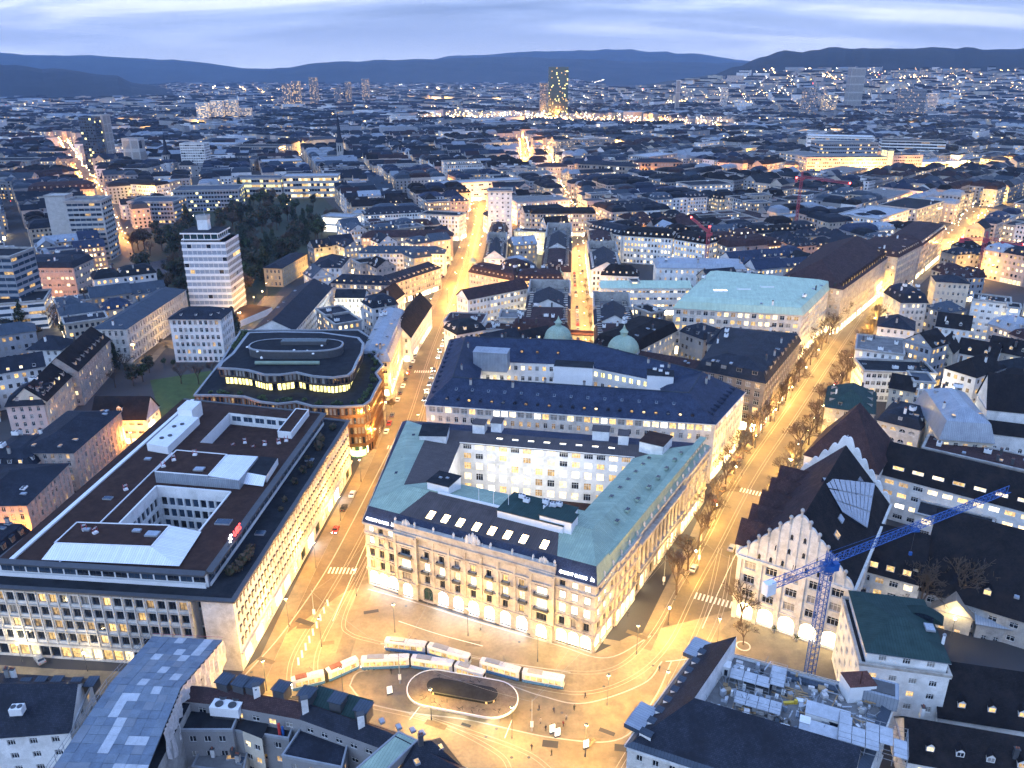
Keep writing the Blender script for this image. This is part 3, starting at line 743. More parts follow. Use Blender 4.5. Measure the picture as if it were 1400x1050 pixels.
    def hut(px,py,z,dims,name,wm,rm,r_=rz):
        b=MB();q=P(px,py,z);b.box((q.x,q.y,z-dims[2]-2.5),(dims[0],dims[1],dims[2]+2.5),wm,r_,top=rm);b.box((q.x,q.y,z),(dims[0]+.5,dims[1]+.5,.18),'dark_metal',r_,top=rm,bottom=True);b.build(name,root)
        return q
    q=hut(607,655,30.5,(7,7,3.6),'roof_hut','white_metal','bitumen')
    root.inst('skylight',skylight_mesh(.9,.7,'glass_pale'),(q.x-1,q.y+.5,30.75),rz);root.inst('skylight',skylight_mesh(.9,.7,'glass_pale'),(q.x+1,q.y+.2,30.75),rz)
    q=hut(735,696,29.5,(19,10.5,2.0),'roof_plant_room','white_metal','bitumen_green')
    for dx_,dy_ in((-6,3),(-4,1.5),(1,3.2),(3.5,2.6),(4.8,3.4),(2.5,.4)):root.inst('ventilation_unit',unit_mesh(),(q.x+dx_*d.x-dy_*d.y,q.y+dx_*d.y+dy_*d.x,30.0),rz,(.7,.7,.8))
    q=hut(764,704,31.0,(9,4.5,1.5),'roof_plant_room','white_metal','bitumen_green')
    for px,py,w in((656,577,4.2),(680,575,3.6),(822,586,5.5),(853,592,3.4)):hut(px,py,26.5,(w,4.5,2.5),'roof_hut','plaster','brown_metal_roof',math.atan2((C-D).y,(C-D).x))
    hut(897,600,26.5,(9,8,1.5),'roof_hut','plaster','gravel_brown',math.atan2(d2.y,d2.x))
    hut(594,588,26.0,(9.5,9,1.5),'roof_hut','plaster','bitumen',math.atan2((A-D).y,(A-D).x))
    fp=MB();fp.tube((0,0,0),(0,0,9),.09,.05,'white_metal',6);fme=fp.mesh('flagpole')
    for s in(.42,.5,.58):p,_=f(0,s,.52);root.inst('flagpole',fme,p)
    rl=MB();p0,_=f(0,.2,.5);p1,_=f(0,.84,.5);band(rl,V2(p0),V2(p1),p0.z,.5,.3,'white_metal',.3);rl.build('ridge_kerb',root)
    # lit signs on the corner pavilions
    for s,lab in((.075,'lit white bank sign on the mansard at the palace\'s left corner'),(.92,'lit white bank sign on the mansard above the palace\'s avenue corner')):
        p,r_=f(0,s,.03);q=V2(p)+no*.5
        t=Thing('roof_sign',lab,'sign',(q.x,q.y,h+.45),'lit signs on the palace roof',r_)
        o=lettering('CREDIT SUISSE',1.15,'sign_white',(0,0,0),0);o.parent=t.o;o.location=(-.6,0,.5)
        sb=MB()
        for k in range(2):sb.poly([(4.0+k*.55,-.05,.5),(4.75+k*.35,-.05,.5),(4.5+k*.5,-.05,1.15),(4.35+k*.5,-.05,1.9-k*.4)],'sign_white')
        sb.poly([(-5.1,.15,.3),(5.6,.15,.3),(5.6,.15,.42),(-5.1,.15,.42)],'dark_metal')
        me=sb.mesh('sail_emblem');o=bpy.data.objects.new('sail_emblem',me);COL.objects.link(o);o.parent=t.o
    return root
bank_palace()
# ------------------------------------------------------------------ block behind it, long navy roof round a courtyard
def navy_block():
    outer=[P(582,553,23.5),P(978,580,23.5),P(1018,536,23.5),P(795,470,23.5),P(616,464,23.5)]
    inner=[P(655,520,25),P(905,538,25),P(900,521,25),P(790,499,25),P(660,494,25)]
    fr={'lit_bright':.4,'lit_white':.15,'lit_warm':.15,'curtain':.3}
    rows=[(4.6,2.6,3.2,.4,'plain',SHOP)]+[(3.9,1.3,2.2,.9,'cross',DARK)]*2+[(3.9,1.3,2.2,.9,'cross',SOME),(3.7,1.4,2.1,.8,'cross',SOME),(3.5,2.4,2.2,.6,'cross',fr)]
    irows=[(4.6,1.5,2.0,1.2,'cross',HALF)]*5
    mt={i:['navy_slate','navy_slate']for i in range(5)}
    root,f=ring('navy_roofed_block','long office block with a navy roof and half-round dormers behind the palace',outer,inner,23.5,rows,[(0,.0),(.5,6.8),(1,1.5)],mt,'stone_pale',inner_rows=irows,inner_wm='plaster',spacing=3.0,court='gravel_grey',court_z=2,over=.3,cornice=.5)
    for i,n,wt in((0,22,HALF),(1,8,DARK),(4,12,DARK)):
        for k in range(n):
            p,rz=f(i,.04+(k+.5)*.92/n,.10);root.inst('dormer',dormer_mesh(1.1,.5,2.2,'navy_slate','navy_slate',pick(wt,RND),'round'),p,rz)
    for k in range(14):p,rz=f(0,.06+k*.065,.3);o=root.inst('skylight',skylight_mesh(.9,1.2,'glass_blue'),p,rz);o.rotation_euler=(R(24),0,rz)
    rd=MB()
    for i in range(5):
        a,b=f(i,0,.5)[0],f(i,1,.5)[0];rd.tube(a+Vector((0,0,.1)),b+Vector((0,0,.1)),.22,.22,'zinc_dark',6)
    rd.build('ridge_capping',root)
    for k in range(12):i=(0,0,1,2,3,4)[k%6];p,rz=f(i,.1+.8*((k*37)%100)/100,.62 if k%2 else .4);root.inst('chimney',chimney_mesh('stone_grey'),(p.x,p.y,p.z+.4),rz)
    for i,t,ss in((2,.35,(.3,.5,.7,.86)),(3,.8,(.2,.4,.55,.7))):
        for s in ss:p,rz=f(i,s,t);root.inst('dormer',dormer_mesh(1.1,.6,2.0,'navy_slate','navy_slate','lit_dim','round'),p,rz if i==2 else rz+PI)
    def box(px,py,z,dim,name,wm,rm,a):
        b=MB();q=P(px,py,z);b.box((q.x,q.y,z-dim[2]-3),(dim[0],dim[1],dim[2]+3),wm,a,top=rm);b.box((q.x,q.y,z+.01),(dim[0]+.4,dim[1]+.4,.15),'grey_metal',a,top=rm,bottom=True);b.build(name,root)
    a0=math.atan2((outer[1]-outer[0]).y,(outer[1]-outer[0]).x)
    box(672,479,32,(14,7,5),'lift_house','zinc','zinc',a0);box(785,498,31,(15,7,6),'lift_house','white_metal','bitumen',a0);box(903,510,30,(10,7,4),'plant_room','white_metal','bitumen',a0)
    for px,py in((895,506),(903,508),(912,512),(905,502)):q=P(px,py,30.3);root.inst('ventilation_unit',unit_mesh(),(q.x,q.y,30.5),a0,(.6,.6,.6))
    yb=MB();i3,i2=inner[2],inner[3]
    u=(i2-i3).normalized();nn=Vector((-u.y,u.x))
    facade(yb,root,i3-nn*.3,i2-nn*.3,21.2,[(3.6,1.7,2.7,.5,'two',{'lit_yellow':1})],'plaster',.4,2.1,None,True,None,.2)
    yb.build('lit_gallery',root)
    return root
navy_block()
# ------------------------------------------------------------------ office block with two courts, left of the square
SW,SE,NE,NW=Vector((-127,166)),Vector((-66.9,160.3)),Vector((-59.3,264.9)),Vector((-120,280))
def ST(s,t):return(SW*(1-s)+SE*s)*(1-t)+(NW*(1-s)+NE*s)*t
def office_block():
    rng=random.Random(21)
    c=(SW+SE+NE+NW)/4
    root=Thing('office_block','big flat-roofed bank office with brown gravel roofs and inner court left of the square','building',(c.x,c.y,0))
    BUILT.append(inset([SW,SE,NE,NW],-1.5))
    wb,cb=MB(),MB();h=21.0
    SWx=SW+(SW-SE)*.12
    n1,n2,n3=ST(.82,0),ST(.82,.03),ST(.865,.03)
    n4=ST(.865,0)
    W_={'glass_dark':.72,'lit_dim':.16,'lit_warm':.08,'curtain':.04}
    facade(wb,root,SWx,n1,0,[(4.8,3.6,3.2,.5,'plain',SHOPD)]+[(3.85,1.95,2.5,.85,'two',W_)]*4+[(.8,0,0,0,'plain',None)],'stone_pale',.5,2.75,None,True,None,.45,rng,None,'frame_dark')
    wb.poly([(*n1,0),(*n2,0),(*n2,h),(*n1,h)],'stone_pale')
    facade(wb,root,n2,n3,0,[(5.2,2.2,4.6,.3,'two',DARK)]*4+[(.2,0,0,0,'plain',None)],'concrete',.1,3,1,True,None,.2,rng,None,'frame_dark')
    wb.poly([(*n3,0),(*n4,0),(*n4,h),(*n3,h)],'stone_pale');wb.poly([(*n4,0),(*SE,0),(*SE,h),(*n4,h)],'stone_pale')
    rws=[(5.6,4.6,3.9,.5,'grid3',{'shop_warm':.3,'lit_bright':.3,'glass_green':.3,'shop_white':.1})]
    G_={'glass_dark':.8,'curtain':.15,'lit_dim':.05}
    facade(wb,root,SE,NE,0,rws,'stone_pale',1.2,7.3,None,True,None,.4,rng,None,'frame_dark')
    facade(wb,root,SE,NE,5.6,[(3.7,1.0,2.2,.75,'plain',G_)]*4+[(.6,0,0,0,'plain',None)],'stone_pale',.8,2.25,None,True,None,.38,rng,None,'frame_dark')
    wb.poly([(*NE,0),(*NW,0),(*NW,h),(*NE,h)],'stone_pale');wb.poly([(*NW,0),(*SWx,0),(*SWx,h),(*NW,h)],'stone_pale')
    wb.build('wall',root)
    # projecting hoods over the side windows
    u=(NE-SE).normalized();ln=(NE-SE).length;nb=int(round((ln-1.6)/2.25));cw=(ln-1.6)/nb;rz=math.atan2(u.y,u.x)
    hb=MB();hb.poly([(-.62,-.4,2.35),(.62,-.4,2.35),(.62,.02,2.62),(-.62,.02,2.62)],'dark_metal');hb.poly([(-.62,.02,2.25),(.62,.02,2.25),(.62,-.4,2.25),(-.62,-.4,2.25)],'dark_metal');bar(hb,-.62,.62,2.25,2.36,-.4,0,'stone_grey');hme=hb.mesh('window_hood')
    for k in range(nb):
        for r_ in range(4):
            p=SE+u*(.8+(k+.5)*cw);root.inst('window_hood',hme,(p.x,p.y,5.6+3.7*r_+.75),rz)
    # mullions of the front
    d=(n1-SWx).normalized();L0=(n1-SWx).length;nf=int(round((L0-1)/2.75));cf=(L0-1)/nf;rf=math.atan2(d.y,d.x)
    mb_=MB();bar(mb_,-.13,.13,0,15.6,-.3,.02,'stone_pale');mme=mb_.mesh('mullion')
    for k in range(nf+1):p=SWx+d*(.5+k*cf);root.inst('mullion',mme,(p.x,p.y,4.9),rf)
    for z in(4.6,8.45,12.3,16.15,20.2):band(cb,SWx,n1,z,.3,.22,'stone_grey')
    band(cb,SE,NE,5.2,.35,.7,'stone_pale');cb.build('string_course',root)
    # terrace with a dark metal edge round the set-back storey
    tb=MB();O=[SWx,SE,NE,NW];Ox=inset(O,-.9);I=[ST(-.04,.045),ST(.868,.045),ST(.868,.965),ST(-.03,.965)]
    for i in range(4):
        j=(i+1)%4
        tb.slope([(*Ox[i],h+.42),(*Ox[j],h+.42),(*inset(O,.5)[j],h+.42),(*inset(O,.5)[i],h+.42)],'dark_metal')
        tb.poly([(*Ox[i],h-.03),(*Ox[j],h-.03),(*Ox[j],h+.42),(*Ox[i],h+.42)],'dark_metal')
        tb.poly([(*Ox[j],h-.03),(*Ox[i],h-.03),(*O[i],h-.03),(*O[j],h-.03)],'dark_metal')
        q0,q1=inset(O,.5)[i],inset(O,.5)[j];tb.poly([(*q1,h),(*q0,h),(*q0,h+.42),(*q1,h+.42)],'dark_metal')
        tb.slope([(*q0,h+.02),(*q1,h+.02),(*I[j],h+.02),(*I[i],h+.02)],'bitumen')
    tb.build('roof_terrace',root)
    # cells of the upper level
    cells=[(-.04,.045,.32,.965),(.32,.045,.70,.20),(.70,.045,.868,.965),(.32,.41,.70,.68),(.32,.90,.70,.965)]
    rb,pb,lb=MB(),MB(),MB();Z=25.0
    for s0,t0,s1,t1 in cells:rb.slope([(*ST(s0,t0),Z),(*ST(s1,t0),Z),(*ST(s1,t1),Z),(*ST(s0,t1),Z)],'gravel_brown')
    rb.slope([(*ST(.32,.68),20.5),(*ST(.70,.68),20.5),(*ST(.70,.90),20.5),(*ST(.32,.90),20.5)],'gravel_brown')
    rb.build('roof',root)
    GL={'glass_blue':.75,'glass_dark':.2,'lit_dim':.05}
    facade(pb,root,ST(-.04,.045),ST(.868,.045),h,[(4.0,3.0,1.7,1.2,'two',GL)],'white_metal',.5,3.4,None,True,None,.15,rng,None,'frame_dark')
    facade(pb,root,ST(.868,.045),ST(.868,.965),h,[(4.0,3.2,2.6,.7,'two',GL)],'concrete_blue',.5,3.4,None,True,None,.15,rng,None,'frame_dark')
    for a,b in((ST(.868,.965),ST(-.03,.965)),(ST(-.03,.965),ST(-.04,.045))):pb.poly([(*a,h),(*b,h),(*b,Z),(*a,Z)],'white_metal')
    for a,b in((ST(.32,.68),ST(.70,.68)),(ST(.70,.68),ST(.70,.90)),(ST(.32,.90),ST(.32,.68))):pb.poly([(*b,20.5),(*a,20.5),(*a,Z),(*b,Z)],'white_metal')
    facade(pb,root,ST(.32,.90),ST(.70,.90),20.5,[(4.5,3.6,2.0,1.4,'two',GL)],'plaster',.4,5,None,True,None,.15,rng,None,'frame_white')
    # court walls
    CW={'glass_blue':.45,'glass_dark':.5,'lit_dim':.05};K=[ST(.32,.20),ST(.70,.20),ST(.70,.41),ST(.32,.41)]
    for i in range(4):
        a,b=K[(i+1)%4],K[i]
        if i==2:facade(pb,root,a,b,3,[(3.8,1.9,2.7,.7,'plain',CW)]*5+[(3.0,0,0,0,'plain',None)],'plaster',.4,2.5,None,True,None,.4,rng,None,'frame_white')
        elif i==3:facade(pb,root,a,b,3,[(3.8,1.9,2.7,.7,'plain',CW)]*5+[(3.0,0,0,0,'plain',None)],'plaster',.4,2.5,None,True,None,.4,rng,None,'frame_white')
        else:facade(pb,root,a,b,3,[(3.8,1.9,2.7,.7,'plain',CW)]*5+[(3.0,0,0,0,'plain',None)],'plaster',.4,2.5,None,True,None,.4,rng,None,'frame_white')
    pb.slope([(*p,3)for p in K],'gravel_grey')
    pb.build('set_back_storey',root)
    # rims
    for a,b,w,dep in((ST(-.05,.045),ST(.868,.045),.5,1.6),(ST(.868,.045),ST(.868,.965),.5,1.5),(ST(.868,.965),ST(-.03,.965),.4,.5)):band(lb,a,b,Z-.1,w,dep,'dark_metal',.5)
    for i in range(4):band(lb,K[(i+1)%4],K[i],Z-.05,.35,.12,'white_metal',.35)
    band(lb,ST(.872,.05),ST(.872,.96),h+.0,.9,.12,'white_metal',.1);band(lb,ST(-.04,.04),ST(.86,.04),h+.02,1.1,.12,'white_metal',.1)
    band(lb,ST(.23,.045),ST(.23,.6),Z+.0,.3,.15,'white_metal',.15)
    band(lb,ST(.03,.965),ST(.02,.05),Z+.0,.45,.6,'white_metal',.6)
    lb.build('roof_rim',root)
    # raised blocks with white sloping flanks
    def raised(pts,z0,z1,fl,name,top='gravel_brown',wall='zinc',lips=True):
        b=MB();q=[ST(*p)for p in pts];b.prism(q,z0,z1,wall,top)
        if lips:
            for i in range(len(q)):band(b,q[i],q[(i+1)%len(q)],z1-.02,.22,.06,'white_metal',.25)
        for pl in fl:b.slope([(*ST(s,t),z)for s,t,z in pl],'white_roof')
        b.build(name,root)
    raised([(.30,.43),(.58,.43),(.58,.56),(.30,.56)],Z-.02,28.6,[[(.58,.43,28.62),(.735,.43,28.0),(.735,.575,28.0),(.58,.56,28.62)]],'roof_block')
    raised([(.58,.43),(.735,.43),(.735,.575),(.58,.56)],Z-.03,27.9,[],'roof_block','white_roof','zinc',False)
    raised([(.735,.49),(.84,.48),(.83,.59),(.735,.59)],Z-.02,27.2,[[(.735,.455,25.4),(.84,.45,25.4),(.84,.48,27.2),(.735,.49,27.2)]],'roof_block','bitumen','white_metal',False)
    raised([(.17,.09),(.59,.10),(.59,.195),(.17,.18)],Z-.02,27.6,[[(.15,.052,25.5),(.74,.06,25.5),(.59,.10,27.6),(.17,.09,27.6)],[(.74,.06,25.5),(.72,.205,25.6),(.59,.195,27.6),(.59,.10,27.6)],[(.15,.052,25.5),(.17,.09,27.6),(.17,.18,27.6),(.15,.19,25.5)]],'roof_block')
    raised([(.09,.60),(.22,.59),(.22,.80),(.09,.80)],Z-.02,27.6,[],'plant_room','white_roof','white_metal',False)
    raised([(.09,.80),(.18,.80),(.18,.87),(.09,.87)],Z-.02,30.0,[],'plant_room','white_roof','white_metal',False)
    raised([(.72,.76),(.80,.76),(.80,.94),(.72,.94)],Z-.02,27.2,[],'plant_room','gravel_brown','white_metal',True)
    fan=MB();fan.lathe((0,0,0),[(.7,0),(.7,.35),(.55,.35),(.0,.2)],'dark_metal',12);fme=fan.mesh('roof_fan')
    for s,t in((.14,.64),(.17,.66),(.14,.72),(.17,.74)):p=ST(s,t);root.inst('roof_fan',fme,(p.x,p.y,27.6))
    for s,t,z,w,l in((.78,.26,Z,4.2,2.6),(.14,.13,Z,2,1.6),(.15,.33,Z,2.6,1.6),(.14,.55,Z,2.0,1.4),(.47,.16,27.6,2.2,1.3),(.25,.15,27.6,1.8,1.2),(.55,.15,27.6,3.4,2.4),(.51,.46,28.6,3,2.2),(.93,.28,h,2.6,2.0),(.93,.7,h,2.6,2.0)):
        p=ST(s,t);root.inst('skylight',skylight_mesh(w,l,'glass_pale' if RND.random()<.7 else 'glass_blue'),(p.x,p.y,z+.3),rz+PI/2)
    # little pipe frames on the gravel
    fr=MB()
    for x,y in((-.5,-.4),(.5,-.4),(.5,.4),(-.5,.4)):fr.tube((x,y,0),(x,y,1.9),.06,.06,'crane_red',4)
    fr.tube((-.5,-.4,1.9),(.5,-.4,1.9),.06,.06,'white_metal',4);fr.tube((-.5,.4,1.2),(.5,.4,1.2),.06,.06,'white_metal',4);fr.box((0,0,.0),(1.2,1.0,.5),'white_metal');frm=fr.mesh('pipe_frame')
    for s,t,z in((.34,.50,28.6),(.32,.46,28.6),(.42,.54,28.6),(.19,.38,Z),(.24,.15,27.6),(.30,.14,27.6),(.46,.74,20.5),(.5,.78,20.5),(.42,.72,20.5),(.58,.74,20.5),(.62,.78,20.5),(.75,.72,Z),(.78,.74,Z)):p=ST(s,t);root.inst('pipe_frame',frm,(p.x,p.y,z),RND.random())
    # planting on the terrace
    bu=MB();rg=random.Random(4)
    for k in range(60):
        v=Vector((rg.gauss(0,1),rg.gauss(0,1),rg.gauss(0,1))).normalized()*rg.uniform(.6,1.0);a=Vector((rg.gauss(0,1),rg.gauss(0,1),rg.gauss(0,1))).normalized()*.4;b=v.normalized().cross(a)
        bu.poly([v-a,v+b,v+a,v-b],'leaf_brown' if k%3 else 'leaf_dark')
    bme=bu.mesh('terrace_shrub')
    for t,k in((.10,1.6),(.12,1.5),(.15,1.7),(.17,1.5),(.20,1.2),(.62,1.4),(.66,1.2),(.70,1.0),(.55,1.2),(.78,1.7),(.83,1.7),(.93,1.4),(.45,.9),(.4,.8)):
        p=ST(.935+rg.uniform(-.02,.02),t);root.inst('terrace_shrub',bme,(p.x,p.y,h+k*.8),rg.random()*6,(k,k,k))
    # the red sign with its crossed keys
    p=ST(.885,.19)
    t=Thing('roof_sign','red lit bank sign with white keys emblem on the office roof edge','sign',(p.x,p.y,Z+.4),None,rz)
    o=lettering('UBS',2.7,'sign_red',(0,0,0),0);o.parent=t.o;o.location=(1.7,0,.5)
    kb=MB()
    for a in(90,35,145):
        dx_,dz_=math.cos(R(a)),math.sin(R(a));kb.tube((-2.6-dx_*1.1,0,1.5-dz_*1.1),(-2.6+dx_*1.1,0,1.5+dz_*1.1),.12,.12,'sign_white',5,True);kb.box((-2.6+dx_*.95,0,1.3+dz_*.95),(.45,.12,.45),'sign_white')
    o=bpy.data.objects.new('keys_emblem',kb.mesh('keys_emblem'));COL.objects.link(o);o.parent=t.o
    fb=MB();fb.box((0,.25,0),(8.4,.12,.25),'dark_metal');fb.tube((-3.5,.3,0),(-3.5,.3,2.4),.05,.05,'dark_metal',4);fb.tube((3.8,.3,0),(3.8,.3,2.4),.05,.05,'dark_metal',4)
    o=bpy.data.objects.new('sign_frame',fb.mesh('sign_frame'));COL.objects.link(o);o.parent=t.o
office_block()
# ------------------------------------------------------------------ copper-clad building with waving outline
def wavy_building():
    rng=random.Random(31);z1,z2,z3=20.5,28.0,31.5
    low=[P(*p,z1)for p in[(266,541),(300,541),(334,543),(356,550),(380,553),(405,550),(427,556),(465,557),(497,555),(507,548),(513,535),(521,521),(514,511),(524,500),(513,488),(519,482),(512,466)]]+[P(490,452,z1),P(330,452,z1),P(303,494,z1)]
    up=[P(*p,z2)for p in[(299,503),(320,504),(339,506),(361,512),(383,512),(405,509),(427,514),(455,516),(476,513),(483,507),(488,495),(495,482),(497,470),(490,462),(440,455),(383,454),(340,455),(333,464),(318,484),(303,496)]]
    # keep both outlines counter-clockwise
    low=ccw(low);up=ccw(up)
    c=sum(low,Vector((0,0)))/len(low)
    root=Thing('copper_clad_building','copper-clad office with waving outline, planted ledge and oval roof house','building',(c.x,c.y,0));BUILT.append(inset(low,-1.5))
    wb,rb=MB(),MB()
    FW={'curtain':.45,'glass_dark':.4,'lit_dim':.15};FG={'lit_yellow':.35,'lit_dim':.35,'glass_dark':.3}
    n=len(low)
    for i in range(n):
        a,b=low[i],low[(i+1)%n]
        if faces_cam(a,b):facade(wb,root,a,b,0,[(4.2,1.3,3.2,.3,'plain',SHOPD)]+[(4.05,1.15,2.8,.7,'plain',FW)]*4+[(.1,0,0,0,'plain',None)],'copper_brown',.06,1.55,None,True,None,.28,rng,None,'bronze_dark')
        else:wb.poly([(*a,0),(*b,0),(*b,z1),(*a,z1)],'copper_brown')
    wb.build('wall',root)
    lo_out=inset(low,-.35);lo_in=inset(low,.5)
    for i in range(n):
        j=(i+1)%n
        rb.poly([(*lo_out[i],z1-.25),(*lo_out[j],z1-.25),(*lo_out[j],z1+.5),(*lo_out[i],z1+.5)],'grey_metal');rb.poly([(*lo_out[i],z1+.5),(*lo_out[j],z1+.5),(*lo_in[j],z1+.5),(*lo_in[i],z1+.5)],'grey_metal')
        rb.poly([(*lo_in[j],z1),(*lo_in[i],z1),(*lo_in[i],z1+.5),(*lo_in[j],z1+.5)],'grey_metal')
    rb.poly([(*p,z1+.01)for p in lo_in],'bitumen')
    u_in=inset(up,1.6);m=len(up);ub=MB()
    for i in range(m):
        j=(i+1)%m
        if faces_cam(u_in[i],u_in[j]):facade(ub,root,u_in[i],u_in[j],z1,[(3.6,1.5,3.0,.2,'plain',{'lit_yellow':.9,'glass_dark':.1})],'bronze_dark',.05,1.6,None,True,None,.12,rng,None,'bronze_dark')
        else:ub.poly([(*u_in[i],z1),(*u_in[j],z1),(*u_in[j],z1+3.6),(*u_in[i],z1+3.6)],'bronze_dark')
        if faces_cam(up[i],up[j]):facade(ub,root,up[i],up[j],z1+3.6,[(3.9,1.25,2.5,.7,'plain',{'glass_dark':.6,'curtain':.4})],'bronze_dark',.06,1.55,None,True,None,.25,rng,None,'bronze_dark')
        else:ub.poly([(*up[i],z1+3.6),(*up[j],z1+3.6),(*up[j],z2),(*up[i],z2)],'bronze_dark')
    ub.poly([(*p,z1+3.59)for p in reversed(up)],'bronze_dark');ub.build('set_back_storey',root)
    uo=inset(up,-.4);ui=inset(up,.7)
    for i in range(m):
        j=(i+1)%m
        rb.poly([(*uo[i],z2-.5),(*uo[j],z2-.5),(*uo[j],z2+.3),(*uo[i],z2+.3)],'grey_metal');rb.slope([(*uo[i],z2+.3),(*uo[j],z2+.3),(*ui[j],z2+.12),(*ui[i],z2+.12)],'grey_metal')
    rb.poly([(*p,z2+.12)for p in ui],'bitumen');rb.poly([(*p,z2-.5)for p in reversed(uo)],'bronze_dark')
    rb.build('roof',root)
    ob=MB();cc=P(405,472,z3);ov=[]
    A_,B_=19.5,8.2
    for k in range(36):
        t=2*PI*k/36;e=.62;ov.append(Vector((cc.x+A_*math.copysign(abs(math.cos(t))**e,math.cos(t)),cc.y+B_*math.copysign(abs(math.sin(t))**.8,math.sin(t)))))
    ob.prism(ov,z2,z3,'dark_metal','bitumen');oo=inset(ov,-.25);oi=inset(ov,.5)
    for i in range(36):
        j=(i+1)%36;ob.poly([(*oo[i],z3+.35),(*oo[j],z3+.35),(*oi[j],z3+.35),(*oi[i],z3+.35)],'grey_metal');ob.poly([(*oo[i],z3-.2),(*oo[j],z3-.2),(*oo[j],z3+.35),(*oo[i],z3+.35)],'grey_metal')
    ob.build('oval_roof_house',root)
    gb=MB();gb.box((cc.x+3,cc.y+2.2,z3),(19,4.2,1.6),'dark_metal',0,top='glass_green');gb.build('roof_lantern',root)
    gb=MB();p=P(393,497,z2+.6);gb.tube((p.x-13,p.y,z2+.9),(p.x+13,p.y,z2+.9),.8,.8,'copper_green',8,True);gb.build('roof_duct',root)
    dm=MB();dm.lathe((0,0,0),[(.7,0),(.65,.5),(.4,.85),(0,1)],'white_metal',8);dme=dm.mesh('roof_dome')
    for px in(358,375,397,421):p=P(px,489,z2+.5);root.inst('roof_dome',dme,(p.x,p.y,z2+.2))
    for px,py in((338,474),(352,480),(402,478),(420,479),(440,472),(447,466),(428,483)):p=P(px,py,z3+.3);root.inst('roof_dome',dme,(p.x,p.y,z3),0,(.8,.8,.5))
    # planted ledge: bushes
    bu=MB();rg=random.Random(9)
    for k in range(90):
        v=Vector((rg.gauss(0,1),rg.gauss(0,1),rg.gauss(0,.7))).normalized()*rg.uniform(.5,1.0);a=Vector((rg.gauss(0,1),rg.gauss(0,1),rg.gauss(0,1))).normalized()*.32;b=v.normalized().cross(a)
        bu.poly([v-a,v+b,v+a,v-b],'leaf_green' if k%3 else 'leaf_dark')
    bme=bu.mesh('ledge_bush');led=inset(low,2.4)
    for i in range(n):
        a,b=led[i],led[(i+1)%n]
        if not faces_cam(a,b,-.3):continue
        ln=(b-a).length
        for k in range(max(1,int(ln/2.6))):
            p=a.lerp(b,rg.random());s=rg.uniform(.7,1.5);root.inst('ledge_bush',bme,(p.x+rg.uniform(-.8,.8),p.y+rg.uniform(-.4,.8),z1+s*.6),rg.random()*6,(s,s,s*.8))
    # lit corner glass
    p=P(489,618,1.5);gb=MB();gb.lathe((p.x,p.y+2.2,.1),[(3.6,0),(3.6,2.6)],'sign_green',12);gb.build('corner_shop_window',root)
wavy_building()
# ------------------------------------------------------------------ gothic-gabled hall on the avenue
def gable_wall(mb,a,b,z,hgt,steps,m,th=.8,pil=True):
    """a stepped, scalloped gable between a and b, base at z"""
    d=(b-a);w=d.length;d=d/w;ni=Vector((-d.y,d.x));rz=math.atan2(d.y,d.x)
    def pt(s,zz,y):q=a+d*s+ni*y;return(q.x,q.y,zz)
    prof=[];st=w/2/steps;big=.62 if not pil else .28
    for k in range(steps):
        x=w/2*(k/steps)
        for j in range(6):t=j/5;prof.append((x+st*(.02+.96*t),z+.4+(hgt-.4)*(k+t*.9)/steps+st*big*math.sin(PI*t)))
    full=prof+[(w/2,z+hgt+.6)]+[(w-x,zz)for x,zz in reversed(prof)]
    for(x0,z0_),(x1,z1_)in zip(full,full[1:]):
        mb.poly([pt(x0,z,0),pt(x1,z,0),pt(x1,z1_,0),pt(x0,z0_,0)],m);mb.poly([pt(x1,z,th),pt(x0,z,th),pt(x0,z0_,th),pt(x1,z1_,th)],m)
        mb.poly([pt(x0,z0_,0),pt(x1,z1_,0),pt(x1,z1_,th),pt(x0,z0_,th)],m)
    if pil:
        for k in range(1,2*steps):
            x=w*k/(2*steps);kk=min(k,2*steps-k);zt=z+.4+(hgt-.4)*kk/steps
            c=a+d*x-ni*.1;mb.box((c.x,c.y,z),(.3,.3,zt-z),m,rz);mb.box((c.x,c.y,zt-.6),(.5,.55,1.5),'stone_grey',rz);mb.lathe((c.x,c.y,zt+.9),[(.35,0),(.55,.3),(.5,.65),(.25,.95),(0,1.0)],'stone_grey',8)
